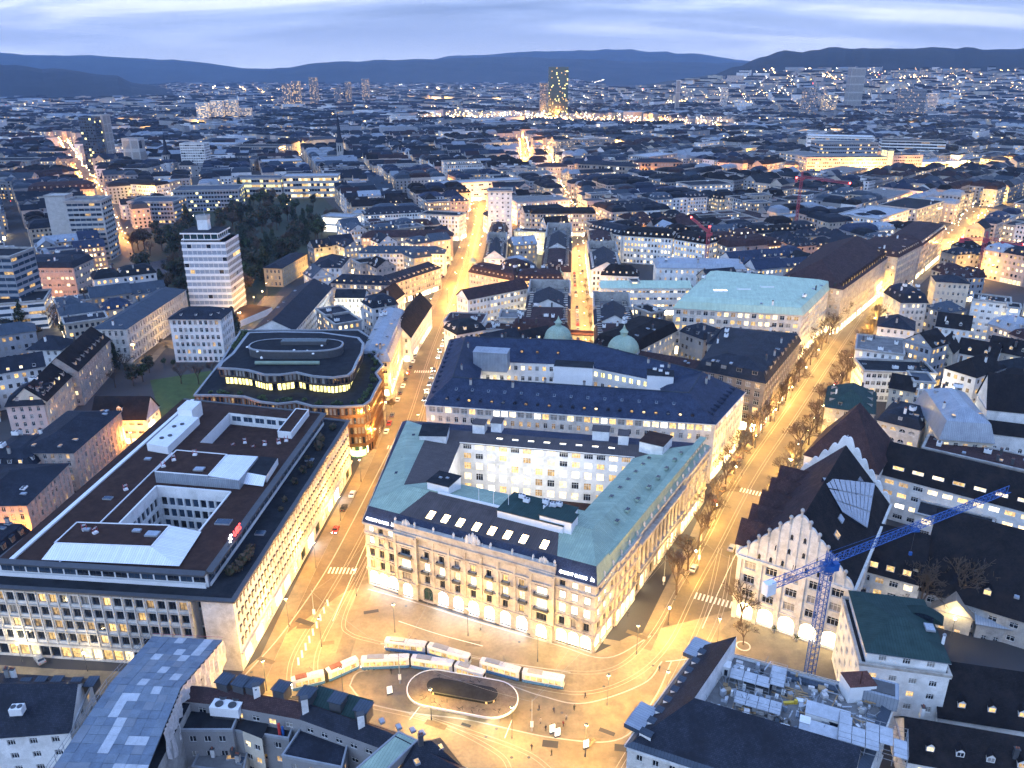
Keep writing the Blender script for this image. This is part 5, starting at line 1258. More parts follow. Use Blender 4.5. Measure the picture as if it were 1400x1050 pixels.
# ------------------------------------------------------------------ foreground blocks
def fore_left():
    q=ccw([P(-40,1010,17),P(95,1000,17),P(125,930,17),P(0,922,17)])
    root,f=generic('gabled_house','white rendered house with dark roof and rooftop cooler in the lower left corner',q,17,5,'gable',5.5,'slate','plaster',spacing=3.8,ww=1.5,wh=1.5,kind='grid3',wts=DARK,chim=2,cornice=.3)
    p=P(25,975,20.5);root.inst('ventilation_unit',unit_mesh(),(p.x,p.y,20.6),.1,(1.0,1.1,1.2))
    for px,py in((38,918),(60,916),(82,915),(108,917),(130,916)):
        p=P(px,py+12,19.5);root.inst('dormer',dormer_mesh(2.0,2.0,3,'dark_metal','zinc_dark','glass_dark'),(p.x,p.y,18.0),PI)
fore_left()
def fore_mid():
    rng=random.Random(81)
    # strip along the square; its outer face looks away, the inner slope is seen
    E_=[P(238,934,17),P(330,944,17),P(430,962,17),P(540,1000,17),P(640,1050,17)]
    for k in range(4):
        a,b=E_[k],E_[k+1];d=(b-a).normalized();n=Vector((d.y,-d.x));dep=10
        q=ccw([a,b,b+n*dep,a+n*dep])
    inner=[p for p in E_]
    nrm=[]
    for k in range(5):
        d=(E_[min(k+1,4)]-E_[max(k-1,0)]).normalized();nrm.append(Vector((d.y,-d.x)))
    N_=[p+n*5.6 for p,n in zip(E_,nrm)]
    q=ccw(E_+N_[::-1]);c=sum(q,Vector((0,0)))/len(q)
    root=Thing('dark_roofed_row','row with dark roof and square dormers closing the near side of the square','building',(c.x,c.y,0));BUILT.append(inset(q,-1.5))
    wb,rb=MB(),MB()
    rows=rows_for(17,5,1.3,2.0,SOME,SHOPD)
    for k in range(4):
        facade(wb,root,E_[k+1],E_[k],0,rows,'stone_pale',.6,3.2,None,True,None,.25,rng)
        facade(wb,root,N_[k],N_[k+1],0,rows_for(17.9,5,1.6,1.4,DARK),'town_grey',.6,3.4,None,True,None,.2,rng)
        m0,m1=E_[k].lerp(N_[k],.5),E_[k+1].lerp(N_[k+1],.5)
        rb.slope([(*E_[k+1],16.9),(*E_[k],16.9),(*m0,19.6),(*m1,19.6)],'tile_brown');rb.slope([(*N_[k],17.9),(*N_[k+1],17.9),(*m1,19.6),(*m0,19.6)],'tile_brown' if k<2 else 'slate')
    wb.poly([(*N_[4],0),(*E_[4],0),(*E_[4],17),(*E_[4].lerp(N_[4],.5),19.6),(*N_[4],17.9)],'plaster');wb.poly([(*E_[0],0),(*N_[0],0),(*N_[0],17.9),(*E_[0].lerp(N_[0],.5),19.6),(*E_[0],17)],'plaster')
    wb.build('wall',root);rb.build('roof',root)
    for px,py in((308,930),(330,933),(348,936),(385,940),(420,948),(462,956),(497,968)):
        p=P(px,py,21);b=MB();b.box((0,0,-1.6),(2.6,2.8,3.0),'dark_metal');b.box((0,0,1.4),(3.2,3.3,.2),'zinc_dark',bottom=True);root.inst('dormer',b.mesh('dormer'),(p.x,p.y,19.9),math.atan2(nrm[2].y,nrm[2].x)+PI/2)
    for px,py in((350,940),(416,958),(493,980)):p=P(px,py,21.5);b=MB();b.box((0,0,-3),(1.3,1.0,4.2),'plaster');b.box((0,0,1.2),(1.5,1.2,.15),'dark_metal');root.inst('chimney',b.mesh('chimney'),(p.x,p.y,21),.3)
    for px,py in((522,984),(545,992),(564,996),(577,1000),(602,1020),(570,1040)):p=P(px,py,20);root.inst('skylight',skylight_mesh(1.0,1.3,rng.choice(['glass_pale','lit_warm'])),(p.x,p.y,19.7),.5)
    # flat-roofed wings towards the viewer round two small courts
    def wing(name,label,pts,z,rm,wm='town_grey',par=.5,wts=DARK,**_):
        qq=ccw([P(*p,z)for p in pts]);r,f=generic(name,label,qq,z,4,'flat',par,rm,wm,spacing=3.2,ww=1.4,wh=1.6,wts=wts,over=.02,cornice=0,edge='grey_metal',kind='two',keep=True);return r
    r=wing('flat_roofed_wing','black-roofed wing with big white cooler beside the sheeted roof',[(255,950),(335,960),(318,1000),(225,1000)],15.5,'bitumen')
    p=P(313,967,17);b=MB();b.box((0,0,0),(6.2,4.2,2.2),'white_metal');
    for x in(-1.4,1.4):
        for y in(-1,1):b.lathe((x,y,2.2),[(.85,0),(.85,.25),(.0,.12)],'dark_metal',12)
    b.box((0,0,-1),(5.6,3.6,1),'dark_metal');r.inst('cooling_unit',b.mesh('cooling_unit'),(p.x,p.y,16.4),-.12)
    r=wing('flat_roofed_wing','low black terrace roof between white dormer walls in the foreground block',[(345,958),(410,972),(395,1012),(320,1000)],14.5,'bitumen')
    r=wing('flat_roofed_wing','dark terrace roof with glazed white penthouse front',[(418,985),(480,1004),(468,1052),(385,1035)],15.0,'slate')
    g=MB();a,b_=P(415,980,17.5),P(492,1002,17.5);facade(g,r,a,b_,15,[(2.8,3.6,1.9,.5,'plain',{'curtain':.6,'glass_pale':.4})],'plaster',.3,4.2,None,True,None,.15);g.build('penthouse_front',r)
    g=MB();d=(b_-a).normalized();n=Vector((-d.y,d.x));g.slope([(*(a-n*.5),17.8),(*(b_-n*.5),17.8),(*(b_+n*6),20.4),(*(a+n*6),20.4)],'bitumen_green');g.build('penthouse_roof',r)
    r=wing('copper_roofed_wing','turquoise copper roof strip crossing the dark corner roof',[(545,1000),(572,1012),(520,1062),(485,1052)],19.5,'copper_green',par=.15)
    r=wing('yellow_court_wing','small court house with yellow-lit walls in the foreground block',[(287,1000),(343,1012),(333,1060),(262,1050)],9.0,'gravel_grey','plaster_cream',wts=HALF)
    # court walls, warmly lit
    q=[P(290,992,15),P(328,998,15),P(358,1010,15)]
    w=MB();cw=Thing('court_wall_house','cream court front with small windows lit from below','building',(*((q[0]+q[1])/2),0))
    facade(w,cw,q[0],q[1],0,[(3.4,1.0,1.5,1.0,'two',SOME)]*4+[(1.4,0,0,0,'plain',None)],'plaster_cream',.4,3.2,None,True,None,.2);facade(w,cw,q[1],q[2],0,[(3.4,1.4,1.5,1.0,'two',SOME)]*4+[(1.4,0,0,0,'plain',None)],'plaster_cream',.4,3.2,None,True,None,.2)
    d0=Vector((.2,1));w.slope([(*q[0],15),(*q[1],15),(*(q[1]+Vector((1,9))),15.6),(*(q[0]+Vector((1,9))),15.6)],'bitumen');w.slope([(*q[1],15),(*q[2],15),(*(q[2]+Vector((1,9))),15.6),(*(q[1]+Vector((1,9))),15.6)],'bitumen');w.build('wall',cw)
    p=P(300,1030,5);lo=bpy.data.lights.new('court_light','POINT');lo.energy=2600;lo.color=(1,.83,.45);lo.shadow_soft_size=.4
    t=Thing('court_lamp','lamp lighting the small yellow court in the foreground','lamp',(p.x,p.y-1,9.2));b=MB();b.tube((0,0,0),(0,0,1.2),.05,.05,'dark_metal',5);b.lathe((0,0,1.2),[(.0,0),(.2,.05),(.22,.35),(0,.4)],'lamp_glow',8);t.inst('lantern',b.mesh('lantern'),t.loc);o=bpy.data.objects.new('court_light',lo);COL.objects.link(o);o.parent=t.o;o.location=(0,0,2.2)
    for px,py,lab in((395,1000,'short red-blue vent stack on the black terrace'),):
        p=P(382,1000,15.5);b=MB();b.tube((0,0,0),(0,0,3),.3,.3,'red_paint',8,True);b.tube((.7,0,0),(.7,0,2.2),.25,.25,'crane_blue',8,True);o=b.build('vent_stack');o.location=(p.x,p.y,14.5);tag(o,lab,'vent')
    r,f=generic('corner_house','white-walled corner house with dark hipped roof at the lower edge of the square',ccw([P(545,1060,17),P(632,1052,17),P(600,1010,17.2),P(560,1020,17)]),17,5,'hip',4,'slate','plaster',spacing=3,wts=SOME,chim=1,keep=False)
fore_mid()
# ------------------------------------------------------------------ the quarter around, house by house
def H(name,label,p0,p1,z,depth,fl,rk,rh,rm,wm,**k):
    return generic(name,label,rect(P(*p0,z),P(*p1,z),depth)if not isinstance(depth,tuple)else[P(*p,z)for p in(p0,p1)+depth],z,fl,rk,rh,rm,wm,**k)
def HR(name,label,p0,p1,z,depth,fl,rk,rh,rm,wm,cuts,**k):
    """a street row of several adjoining houses"""
    a,b=P(*p0,z),P(*p1,z);t=0.0
    for i,c in enumerate(cuts):
        q=rect(a.lerp(b,t),a.lerp(b,t+c[0]-.002),depth);t+=c[0]
        generic(name,['nearest','second','third','fourth'][i]+' house of the '+label,q,z+c[1],fl,c[2],rh,c[3],c[4],**k)
H('office_row','pinkish office row with narrow windows on the orange side street, nearer half',(36,690),(93,634),18,24,6,'hip',3.5,'slate','stone_pink',spacing=2.6,ww=1.2,wh=2.0,wts={'curtain':.6,'glass_dark':.2,'lit_dim':.2},gf=SHOPD,sky=4,units=2)
H('office_row','pinkish office row with a line of skylights, farther half on the orange side street',(100,619),(165,562),18,20,6,'hip',3.5,'slate','stone_pink',spacing=2.6,ww=1.2,wh=2.0,wts={'curtain':.7,'glass_dark':.15,'lit_dim':.15},gf=SHOPD,sky=6)
H('mansard_house','dark mansard house with many dormers at the left edge below the office row',(-25,792),(46,732),15,20,4,'mansard',7,'slate','stone_brown',spacing=3.2,wts=DARK,gf=SHOPD,dormers=(3.2,1.5,1.8,.5),units=2,chim=2)
H('low_slate_house','low slate-roofed house with small windows behind the pinkish office row',(-30,640),(42,640),15,22,4,'mansard',4.5,'slate','plaster',spacing=3.2,wts=DARK,dormers=(3.4,1.3,1.4,.5))
H('old_timber_house','old white house with steep roof and broad gable windows below the lawn',(125,574),(199,574),10.5,13,3,'gable',7.5,'tile_black','plaster',spacing=3.4,ww=2.2,wh=1.3,kind='grid4',wts=SOME,gf=SHOP,gfh=3.4,dormers=(14,2.0,1.6,2.0),dst='gable',cornice=.2)
H('old_town_house','cream terraced house with shuttered windows at the lower end of the old row',(8,556),(60,553),13,16,4,'mansard',6,'slate','plaster_pink',spacing=3.2,wts=DARK,dormers=(4,1.3,1.5,.5),chim=2)
H('old_town_house','cream terraced house with lit windows in the middle of the old row',(63,549),(104,508),14,14,4,'gable',6.5,'tile_black','plaster_cream',spacing=2.9,wts=SOME,chim=2,dormers=(5,1.4,1.5,1.5),dst='gable')
H('old_town_house','grey terraced house with pointed turret roof at the upper end of the old row',(106,508),(150,464),16,15,4,'gable',7,'tile_black','stone_grey',spacing=2.9,wts=SOME,chim=2,dormers=(5,1.4,1.5,1.5),dst='gable')
H('old_town_house','white house with overhanging dark hip roof behind the old row',(38,478),(82,478),14,14,4,'hip',5,'slate','plaster',spacing=3.2,wts=DARK,chim=1,over=1.0)
H('classical_block','long classical building with pilastered cream front, low slate roof and lit street below',(172,450),(254,396),18,17,4,'hip',3.5,'zinc_dark','stone_pale',spacing=2.9,ww=1.3,wh=2.6,wts=DARK,trim='stone_pale',chim=3,sky=3)
H('pale_office_house','six-storey pale house with dark hipped roof in front of the striped tower',(231,436),(301,436),23,18,6,'hip',4,'slate','plaster',spacing=2.6,ww=1.5,wh=2.2,wts=DARK,dormers=(7,1.0,.8,2.0),over=1.0)
H('long_slate_building','long building with dark slate roof and white glazed flank behind the copper-clad office',(402,452),(454,393),17,21,5,'gable',5.5,'slate','plaster',spacing=3.0,ww=2.0,wh=1.5,kind='two',wts=SOME,chim=3,sky=4,cornice=.3)
H('yellow_villa','yellow stone villa with a flat slate roof in the dark park',(385,367),(420,347),13,13,3,'hip',2.2,'slate','plaster_yellow',spacing=3.2,wh=2.4,wts=DARK)
H('low_white_house','white house with black roof and lit forecourt beside the long slate building',(458,407),(498,407),14,13,4,'gable',3.5,'bitumen','plaster',spacing=2.3,ww=1.1,wts=SOME,cornice=.2)
H('zinc_roofed_house','house with bulging zinc roof and row of roof hatches on the tram street',(533,494),(556,433),17,14,5,'mansard',6.5,'zinc','plaster_cream',spacing=3.2,ww=2.0,wts=SOME,gf=SHOP,sky=8,dormers=(3.2,1.2,.8,.7))
H('steep_gabled_house','white gabled house with steep dark roof and one long skylight on the tram street',(561,462),(590,418),13,13,4,'gable',8,'tile_black','plaster',spacing=3.2,wts=HALF,gf=SHOP,sky=1)
H('steep_gabled_house','smaller dark-roofed gabled house behind the zinc-roofed one',(520,425),(553,402),12,12,3,'gable',7,'tile_black','plaster',spacing=3.2,wts=SOME)
# angled slate-roofed office round a court
H('angled_office','near wing of the angled slate-roofed office with pinkish window rows',(452,387),(528,390),15,13,4,'hip',4.5,'slate','stone_pink',spacing=2.2,ww=1.5,wh=2.0,wts=HALF,gf=SHOP,dormers=(4.5,1.2,1.0,1.2),near=True)
H('angled_office','corner wing of the angled slate-roofed office beside the lit tram street',(531,390),(603,366),15,13,4,'hip',4.5,'slate','stone_pink',spacing=2.2,ww=1.5,wh=2.0,wts=HALF,gf=SHOP,dormers=(4.5,1.2,1.0,1.2))
H('angled_office','far grey-roofed wing of the angled office, its court windows lit',(490,346),(607,347),17,14,5,'hip',4,'zinc_dark','plaster',spacing=2.4,ww=1.5,wh=1.8,wts=HALF,dormers=(7,1.3,1.0,1.4))
H('angled_office','left slate-roofed wing of the angled office by the dark park',(424,366),(466,366),14,32,4,'hip',4.5,'slate','plaster',spacing=3,wts=SOME,dormers=(6,1.2,1.0,1.4))
H('brown_roofed_office','pinkish office with a long brown hipped roof on the tram street',(494,325),(619,323),19,16,5,'hip',4,'tile_brown','stone_pink',spacing=2.6,ww=1.5,wh=1.9,wts=HALF,gf=SHOP,near=True)
H('white_ribbon_office','white ribbon-windowed office with a black hipped roof behind the brown-roofed one',(498,294),(583,290),20,20,5,'hip',5,'slate','plaster',spacing=2.4,ww=1.6,wh=1.5,wts=SOME,near=False,dormers=(5,.9,.7,1.5))
H('white_corner_block','white corner block with a flat roof at the bend of the tram street',(573,293),(627,296),21,18,6,'flat',.8,'bitumen','plaster',spacing=3,wts=HALF,gf=SHOP,near=False,units=1)
H('glass_hall','low hall with bright white glazed front beside the dark park',(440,296),(481,298),14,18,2,'flat',.8,'zinc','plaster',spacing=3,ww=2.7,wh=5,wts={'lit_white':1},near=False)
H('white_cube_house','white stepped house right of the bright glazed hall',(482,292),(504,292),15,20,4,'flat',.6,'zinc','plaster',spacing=3.2,wts=HALF,near=False)
# blocks between the tram street and the bright middle lane
H('white_slab_tower','white apartment tower with a lit stair strip between the two bright streets',(667,262),(700,262),41,18,11,'flat',1.0,'zinc_dark','plaster',spacing=4.2,ww=1.6,wh=1.5,wts={'glass_dark':.55,'lit_bright':.35,'curtain':.1},near=True,cat='tower',over=.8)
H('turreted_block','near front of the dark-roofed block with small corner domes',(641,372),(703,384),16,13,4,'mansard',6,'tile_brown','stone_pink',spacing=2.4,wts=SOME,gf=SHOP,dormers=(3.2,1.0,.9,.4),near=True)
H('turreted_block','right front of the dark-roofed block with small corner domes',(706,384),(770,384),16,13,4,'mansard',6,'tile_brown','stone_pink',spacing=2.4,wts=SOME,gf=SHOP,dormers=(3.2,1.0,.9,.4))
HR('dormered_row',"dark-roofed row left of the bright court",(690,356),(694,312),18,14,5,'gable',5.5,'slate','plaster_cream',[(.4,1.5,'gable','slate','plaster'),(.25,-1,'flat','bitumen','stone_pale'),(.35,.6,'mansard','tile_brown','plaster_cream')],spacing=2.8,wts=HALF,dormers=(3.4,1.3,1.3,1.3),sky=5,chim=3)
HR('dormered_row',"dark-roofed row along the bright lane's left side",(780,372),(781,312),18,19,5,'gable',5.5,'slate','stone_pale',[(.36,0,'mansard','tile_brown','stone_pale'),(.3,2.2,'gable','slate','plaster'),(.34,-1.2,'flat','gravel_grey','plaster_cream')],spacing=2.6,wts=SOME,gf=SHOP,dormers=(3.4,1.3,1.3,1.3),sky=5,chim=3)
H('court_office','cream court building glowing between the dark mansard rows',(703,316),(746,318),18,12,5,'flat',.6,'tile_brown','plaster_cream',spacing=2.2,ww=1.3,wts=MOST,near=True)
H('curved_corner_block','pinkish corner block with dark roof at the top of the middle lane',(726,292),(815,292),20,18,5,'mansard',4,'tile_black','stone_pink',spacing=2.4,ww=1.3,wh=2,wts=HALF,gf=SHOP,near=False)
H('vented_facade_house','pale house with scattered slot windows at the tram street corner',(607,440),(659,442),15,17,4,'flat',.5,'tile_brown','plaster',spacing=2.6,ww=.8,wh=2.0,kind='plain',wts=DARK,gf=SHOP)
H('low_link_house','low link house with a moss-brown flat roof next to the slot-windowed house',(660,450),(698,452),14,12,3,'flat',.5,'gravel_brown','plaster',spacing=2.4,wts=DARK)
DM,_f=H('domed_corner_house','brown-roofed house whose lane corner carries a round green dome',(698,456),(765,458),14,14,4,'mansard',6.5,'tile_brown','stone_pale',spacing=2.8,wts=SOME,gf=SHOP,dormers=(5,1.0,.8,.5),dst='round')
H('glazed_roof_office','brown-roofed office with blue glazed roof bands above the courtyard box',(640,410),(722,394),16,12,4,'gable',5,'tile_brown','plaster',spacing=2.4,ww=1.6,wts=HALF,near=True)
HR('stair_roofed_house',"short row between green dome and bright lane",(779,452),(779,392),15,24,4,'gable',5.5,'tile_brown','stone_pale',[(.36,0,'mansard','tile_brown','stone_pale'),(.3,2.2,'gable','slate','plaster'),(.34,-1.2,'flat','gravel_grey','plaster_cream')],spacing=2.6,wts=SOME,gf=SHOP,dormers=(3.4,1.3,1.3,1.3),sky=5,chim=3)
H('court_pavilion','flat court pavilion with pale roof plant between the brown roofs',(682,436),(722,437),14,15,3,'flat',1.0,'gravel_grey','stone_pale',spacing=3,wts=HALF,units=2)
# right of the lane
DM2,_f2=H('domed_bank_house','dark-roofed corner house with a large green dome by the bright lane',(868,482),(925,452),17,22,4,'mansard',7,'tile_black','stone_pale',spacing=2.8,wts=HALF,gf=SHOP)
HR('lane_row_house',"brown-roofed row right of the bright lane",(814,478),(811,408),15,-20,4,'gable',5.5,'tile_brown','stone_pale',[(.36,0,'mansard','tile_brown','stone_pale'),(.3,2.2,'gable','slate','plaster'),(.34,-1.2,'flat','gravel_grey','plaster_cream')],spacing=2.8,wts=SOME,gf=SHOP,dormers=(3.4,1.3,1.3,1.3),sky=5,chim=3)
H('brown_ridge_house','narrow house with plain brown roof and four tiny skylights behind the navy block',(866,496),(955,512),14,11,4,'gable',4.5,'tile_brown','plaster',spacing=3,wts=SOME,sky=4)
H('stone_corner_house','dark stone corner house with rugged slate roofs on the tree-lined avenue',(952,505),(1046,524),22.5,((1094,466),(985,456)),6,'mansard',6,'slate','stone_brown',spacing=4.0,ww=2.2,wh=2.4,kind='grid3',wts=DARK,gf=SHOP,gfh=5,dormers=(6,2.2,1.6,.7),chim=5,sky=4,units=2,trim='stone_brown')
H('slate_court_house','jumbled slate-roofed wing behind the dark stone corner house',(968,470),(1052,476),21,14,5,'hip',6,'slate','stone_grey',spacing=3,wts=SOME,dormers=(7,2.0,1.5,1.2),chim=3)
H('turquoise_roofed_block','big department block with flat turquoise copper roof on the avenue',(921,421),(1097,431),25,((1137,392),(968,377)),6,'mansard',5.0,'copper_pale','stone_pale',spacing=3.4,ww=2.2,wh=2.2,wts=HALF,gf=SHOP,gfh=5.5,capm='copper_pale',ins=6,trim='stone_pale')
H('green_strip_office','white office with long turquoise roof strip beside the lit stair tower',(822,394),(945,394),17,14,4,'gable',3.0,'copper_pale','plaster',spacing=2.4,ww=1.9,wh=1.4,kind='two',wts=HALF,gf=SHOP)
H('lit_stair_tower','narrow lit stair tower standing in front of the turquoise strip',(862,385),(874,385),20,6,6,'flat',.4,'bitumen','plaster',spacing=3.4,ww=3.0,wh=2.6,wts={'lit_bright':1},keep=False)
H('wrapped_building','building wrapped in white and red scaffold sheeting with a grey temporary roof',(898,366),(1020,368),19,20,4,'mansard',4,'zinc','plaster',spacing=3.4,wts=HALF,edge='red_paint')
H('brown_hipped_block','large cream block with purple-brown hipped roof on the avenue',(1066,382),(1152,396),26,((1226,343),(1128,334)),6,'hip',11,'tile_brown','stone',spacing=3.0,ww=1.3,wh=2.0,wts=SOME,gf=SHOP,gfh=5,dormers=(5.5,1.4,1.3,1.0),dst='round',dglass='lit_warm')
H('avenue_block','cream corner block with rounded bay farther along the avenue',(1228,352),(1258,336),27,30,6,'mansard',5,'tile_brown','stone',spacing=2.8,wts=HALF,gf=SHOP,dormers=(4,1.2,1.2,.6))
H('avenue_block','cream block with brown mansard at the avenue\'s far bend',(1260,336),(1292,312),24,24,6,'mansard',5,'tile_brown','stone',spacing=2.8,wts=HALF,gf=SHOP,near=False,dormers=(4,1.2,1.2,.6))
for k,(a,b,rm)in enumerate((((806,312),(850,322),'slate'),((852,322),(920,326),'tile_black'),((922,327),(966,334),'tile_black'))):
    H('mansard_office',['slate-mansarded corner office at the top right of the middle lane','white-walled office with lit window rows under a black mansard','black-mansarded end house with one white dormer'][k],a,b,21,16,5,'mansard',6,rm,'plaster',spacing=2.5,wts=HALF,near=False,dormers=(4,1.3,1.2,.5))
HR('lane_mansard_row',"upper row on the right side of the lane",(808,372),(801,322),17,-20,5,'gable',5.5,'slate','stone_pale',[(.4,1.5,'gable','slate','plaster'),(.25,-1,'flat','bitumen','stone_pale'),(.35,.6,'mansard','tile_brown','plaster_cream')],spacing=2.6,wts=SOME,gf=SHOP,near=False,dormers=(3.4,1.3,1.3,1.3),sky=5,chim=3)
H('dormered_hip_house','house with dark hip roof and five lit dormers behind the turquoise strip',(822,376),(873,378),17,12,4,'hip',6,'tile_black','plaster',spacing=2.6,wts=HALF,dormers=(3.6,1.1,1.2,1.0),dglass='lit_warm')
# right-hand old quarter
H('avenue_terrace_house','flat-topped pale house with roof terrace on the right side of the avenue',(1170,478),(1236,486),17,24,5,'flat',.8,'gravel_grey','plaster',spacing=3,wts=SOME,units=3)
H('avenue_terrace_house','second flat-roofed house with glazed attic right of the avenue',(1182,508),(1280,512),14,16,4,'flat',.8,'bitumen','plaster',spacing=2.4,ww=1.8,wts=DARK,units=2)
H('lattice_front_house','white lattice-fronted house lit warmly at its foot',(1250,522),(1278,524),17,12,5,'flat',.6,'zinc_dark','plaster',spacing=1.7,ww=1.1,wh=2.6,wts=SOME,gf=SHOP)
H('cream_gable_house','small cream house with dark gabled roof beside the lattice front',(1216,530),(1250,536),13,11,4,'gable',5,'tile_black','plaster_cream',spacing=3,wts=HALF,chim=1)
H('pointed_gable_house','tall narrow house with a pointed cream gable',(1273,478),(1303,484),15,12,4,'gable_x',7,'tile_black','plaster_cream',spacing=3,wts=DARK,chim=1)
H('round_corner_house','slate-roofed corner house with round bay right of the avenue',(1232,414),(1268,414),18,22,5,'mansard',7,'slate','stone_pale',spacing=2.8,wts=SOME,dormers=(5,1.2,1.2,.6))
H('low_slate_house','cluttered slate-roofed house between avenue terrace and round corner house',(1200,446),(1250,452),15,18,4,'hip',5,'slate','plaster',spacing=3,wts=SOME,chim=3,units=1)
H('cream_square_house','square cream house with flat dark roof behind the round corner house',(1280,385),(1326,388),18,16,4,'hip',3,'slate','plaster_cream',spacing=3,wts=DARK)
H('balcony_house','white apartment house with balconies and warm windows at the right edge',(1330,410),(1382,416),22,14,6,'flat',.8,'bitumen','plaster',spacing=3,ww=1.8,wh=1.4,wts=HALF)
H('ladder_lit_tower','narrow stair tower with ladder of bright windows at the right edge',(1378,420),(1396,422),22,10,7,'flat',.5,'bitumen','plaster',spacing=6,ww=3.6,wh=2.0,kind='plain',wts={'lit_bright':1},keep=False)
H('old_roof_cluster','dark tiled house with three lit dormers amid the old quarter',(1308,482),(1362,492),12,14,3,'gable',6,'tile_black','plaster',spacing=3,wts=HALF,dormers=(5,1.4,1.4,1.5),dst='gable',dglass='lit_warm',chim=2)
H('old_roof_cluster','dark tiled house with a brick chimney at the right edge of the old quarter',(1350,478),(1410,490),13,12,3,'gable',6,'tile_black','plaster_cream',spacing=3,wts=HALF,dormers=(4,1.4,1.4,1.5),dst='gable',chim=3)
H('old_roof_cluster','steep-roofed house with low eaves below the balcony house',(1280,446),(1326,452),13,16,3,'gable',6,'tile_black','plaster',spacing=3,wts=SOME,chim=2,dormers=(6,1.4,1.4,1.5),dst='gable')
H('zinc_vault_building','building with bulging pale zinc roof and patchwork end wall',(1285,600),(1358,606),16,34,4,'mansard',10,'zinc','plaster_cream',spacing=3.2,ww=1.6,wts=SOME,ins=10)
H('church_nave','white church nave with steep mossy dark roof at the right edge',(1350,560),(1430,568),13,17,1,'gable',13,'tile_black','plaster',spacing=5,ww=1.3,wh=4.5,kind='arch',wts=DARK,cornice=.2)
H('church_aisle','low church aisle with dark lean-to roof and arched windows',(1352,592),(1430,602),7,8,1,'gable',4,'tile_black','plaster',spacing=5,ww=1.3,wh=3.6,kind='arch',wts=DARK,cornice=.2)
H('flat_shed_row','long low brown roof strip with skylights in front of the zinc vault',(1262,612),(1420,648),14,13,3,'flat',.4,'tile_brown','stone_grey',spacing=3,wts=DARK,sky=6)
H('long_dark_range','long range under an unbroken black roof with lit glazed strips on its court side',(1205,648),(1420,704),15.5,17,4,'gable',8.5,'tile_black','plaster',spacing=4.2,ww=2.9,wh=1.6,kind='grid4',wts=MOST,dormers=(5.2,3.4,1.4,1.6),dglass='lit_bright',margin=.6)
H('court_wing','pale three-storey court wing with warm grid windows under the black range',(1252,702),(1356,728),12,9,3,'flat',.4,'bitumen','plaster',spacing=5,ww=2.8,wh=1.9,kind='grid4',wts=MOST,keep=False)
H('dormered_range','black-roofed range with a row of square dormers facing the walled garden',(1152,772),(1258,800),11.5,24,3,'gable',9,'tile_black','stone_pale',spacing=3.4,ww=2.2,wh=1.8,kind='grid3',wts=SOME,dormers=(3.9,2.1,1.9,1.0),dglass='lit_warm')
H('great_black_roof','huge black tiled roof falling to the right edge behind the bare garden trees',(1256,806),(1440,862),8,34,2,'gable',17,'tile_black','stone_grey',spacing=4.5,ww=2,wh=1.6,wts=DARK,dormers=(22,1.8,1.6,2.5),dst='gable',dglass='lit_warm',sky=3)
H('garden_pavilion','small stone pavilion with gabled front in the walled garden',(1276,832),(1330,846),5.5,9,1,'gable_x',4.5,'stone_brown','stone',spacing=3.5,ww=1.4,wh=1.6,wts={'lit_warm':.6,'glass_dark':.4})
H('low_black_roofed_house','white lamplit house with black roof and lit dormers in the lower right',(1284,980),(1430,1003),8.5,17,2,'gable',8.5,'tile_black','plaster',spacing=3.6,ww=1.1,wh=1.2,kind='two',wts=HALF,dormers=(4.6,1.5,1.3,1.6),dst='gable',dglass='lit_warm')
H('low_black_roofed_house','dark roof with chimneys filling the lower right corner',(1240,1040),(1430,1075),8,12,2,'gable',6,'tile_black','plaster',spacing=4,wts=SOME,dormers=(5,1.5,1.3,1.6),dst='gable',chim=2)
H('link_house','low lit shop building between the gabled hall and the white house',(1150,838),(1180,846),8.5,14,2,'flat',.5,'bitumen','plaster_cream',spacing=3.4,ww=2.4,wh=2.0,wts=SOME,gf=SHOP,keep=False)
H('steep_brown_gable','tall steep brown roof ending in a point behind the scalloped rear gable',(1100,622),(1200,648),19,25,4,'hip',17,'tile_brown','plaster',spacing=3.4,wts=SOME)
H('slate_dormer_house','slate-roofed house with arched loggia behind the brown point',(1200,574),(1258,588),13,18,3,'mansard',5,'slate','stone_pale',spacing=3.6,ww=2.2,wh=1.8,kind='arch',wts=DARK,dormers=(7,1.4,1.4,.6))
H('green_grey_roof_house','old house with grey-green patinated roof on the right side of the avenue',(1128,556),(1196,566),14,24,4,'hip',6,'bitumen_green','stone_grey',spacing=3,wts=SOME,chim=2,dormers=(7,1.4,1.4,1.2))
# left-hand mid-distance
H('terraced_office_tower','angular office tower with stacked white balustrades and a windowless concrete core',(88,277),(138,276),45,24,12,'flat',1.5,'gravel_grey','concrete',spacing=4.4,ww=3.9,wh=1.9,kind='two',wts=BLUEG,cat='tower',frame='frame_dark',over=.6)
H('tower_core','plain concrete stair core beside the stacked balustrades',(60,268),(88,268),48,12,1,'flat',.6,'concrete','concrete',spacing=99,ww=0,wh=1,cat='tower',cornice=0)
H('black_mansard_office','lamplit pale office with a dark folded roof in front of the angular tower',(14,366),(100,366),22,26,5,'mansard',5,'slate','stone_pink',spacing=3.0,ww=2.0,wh=1.7,wts={'lit_bright':.3,'curtain':.4,'glass_dark':.3},gf=SHOP,near=True,sky=5)
H('curved_terrace_building','white-banded terrace building with blue glass at the left edge',(-60,422),(60,412),16,26,4,'flat',1.0,'bitumen','white_metal',spacing=9,ww=8.6,wh=1.7,kind='plain',wts={'glass_blue':.8,'lit_dim':.2},margin=.1,frame='frame_dark')
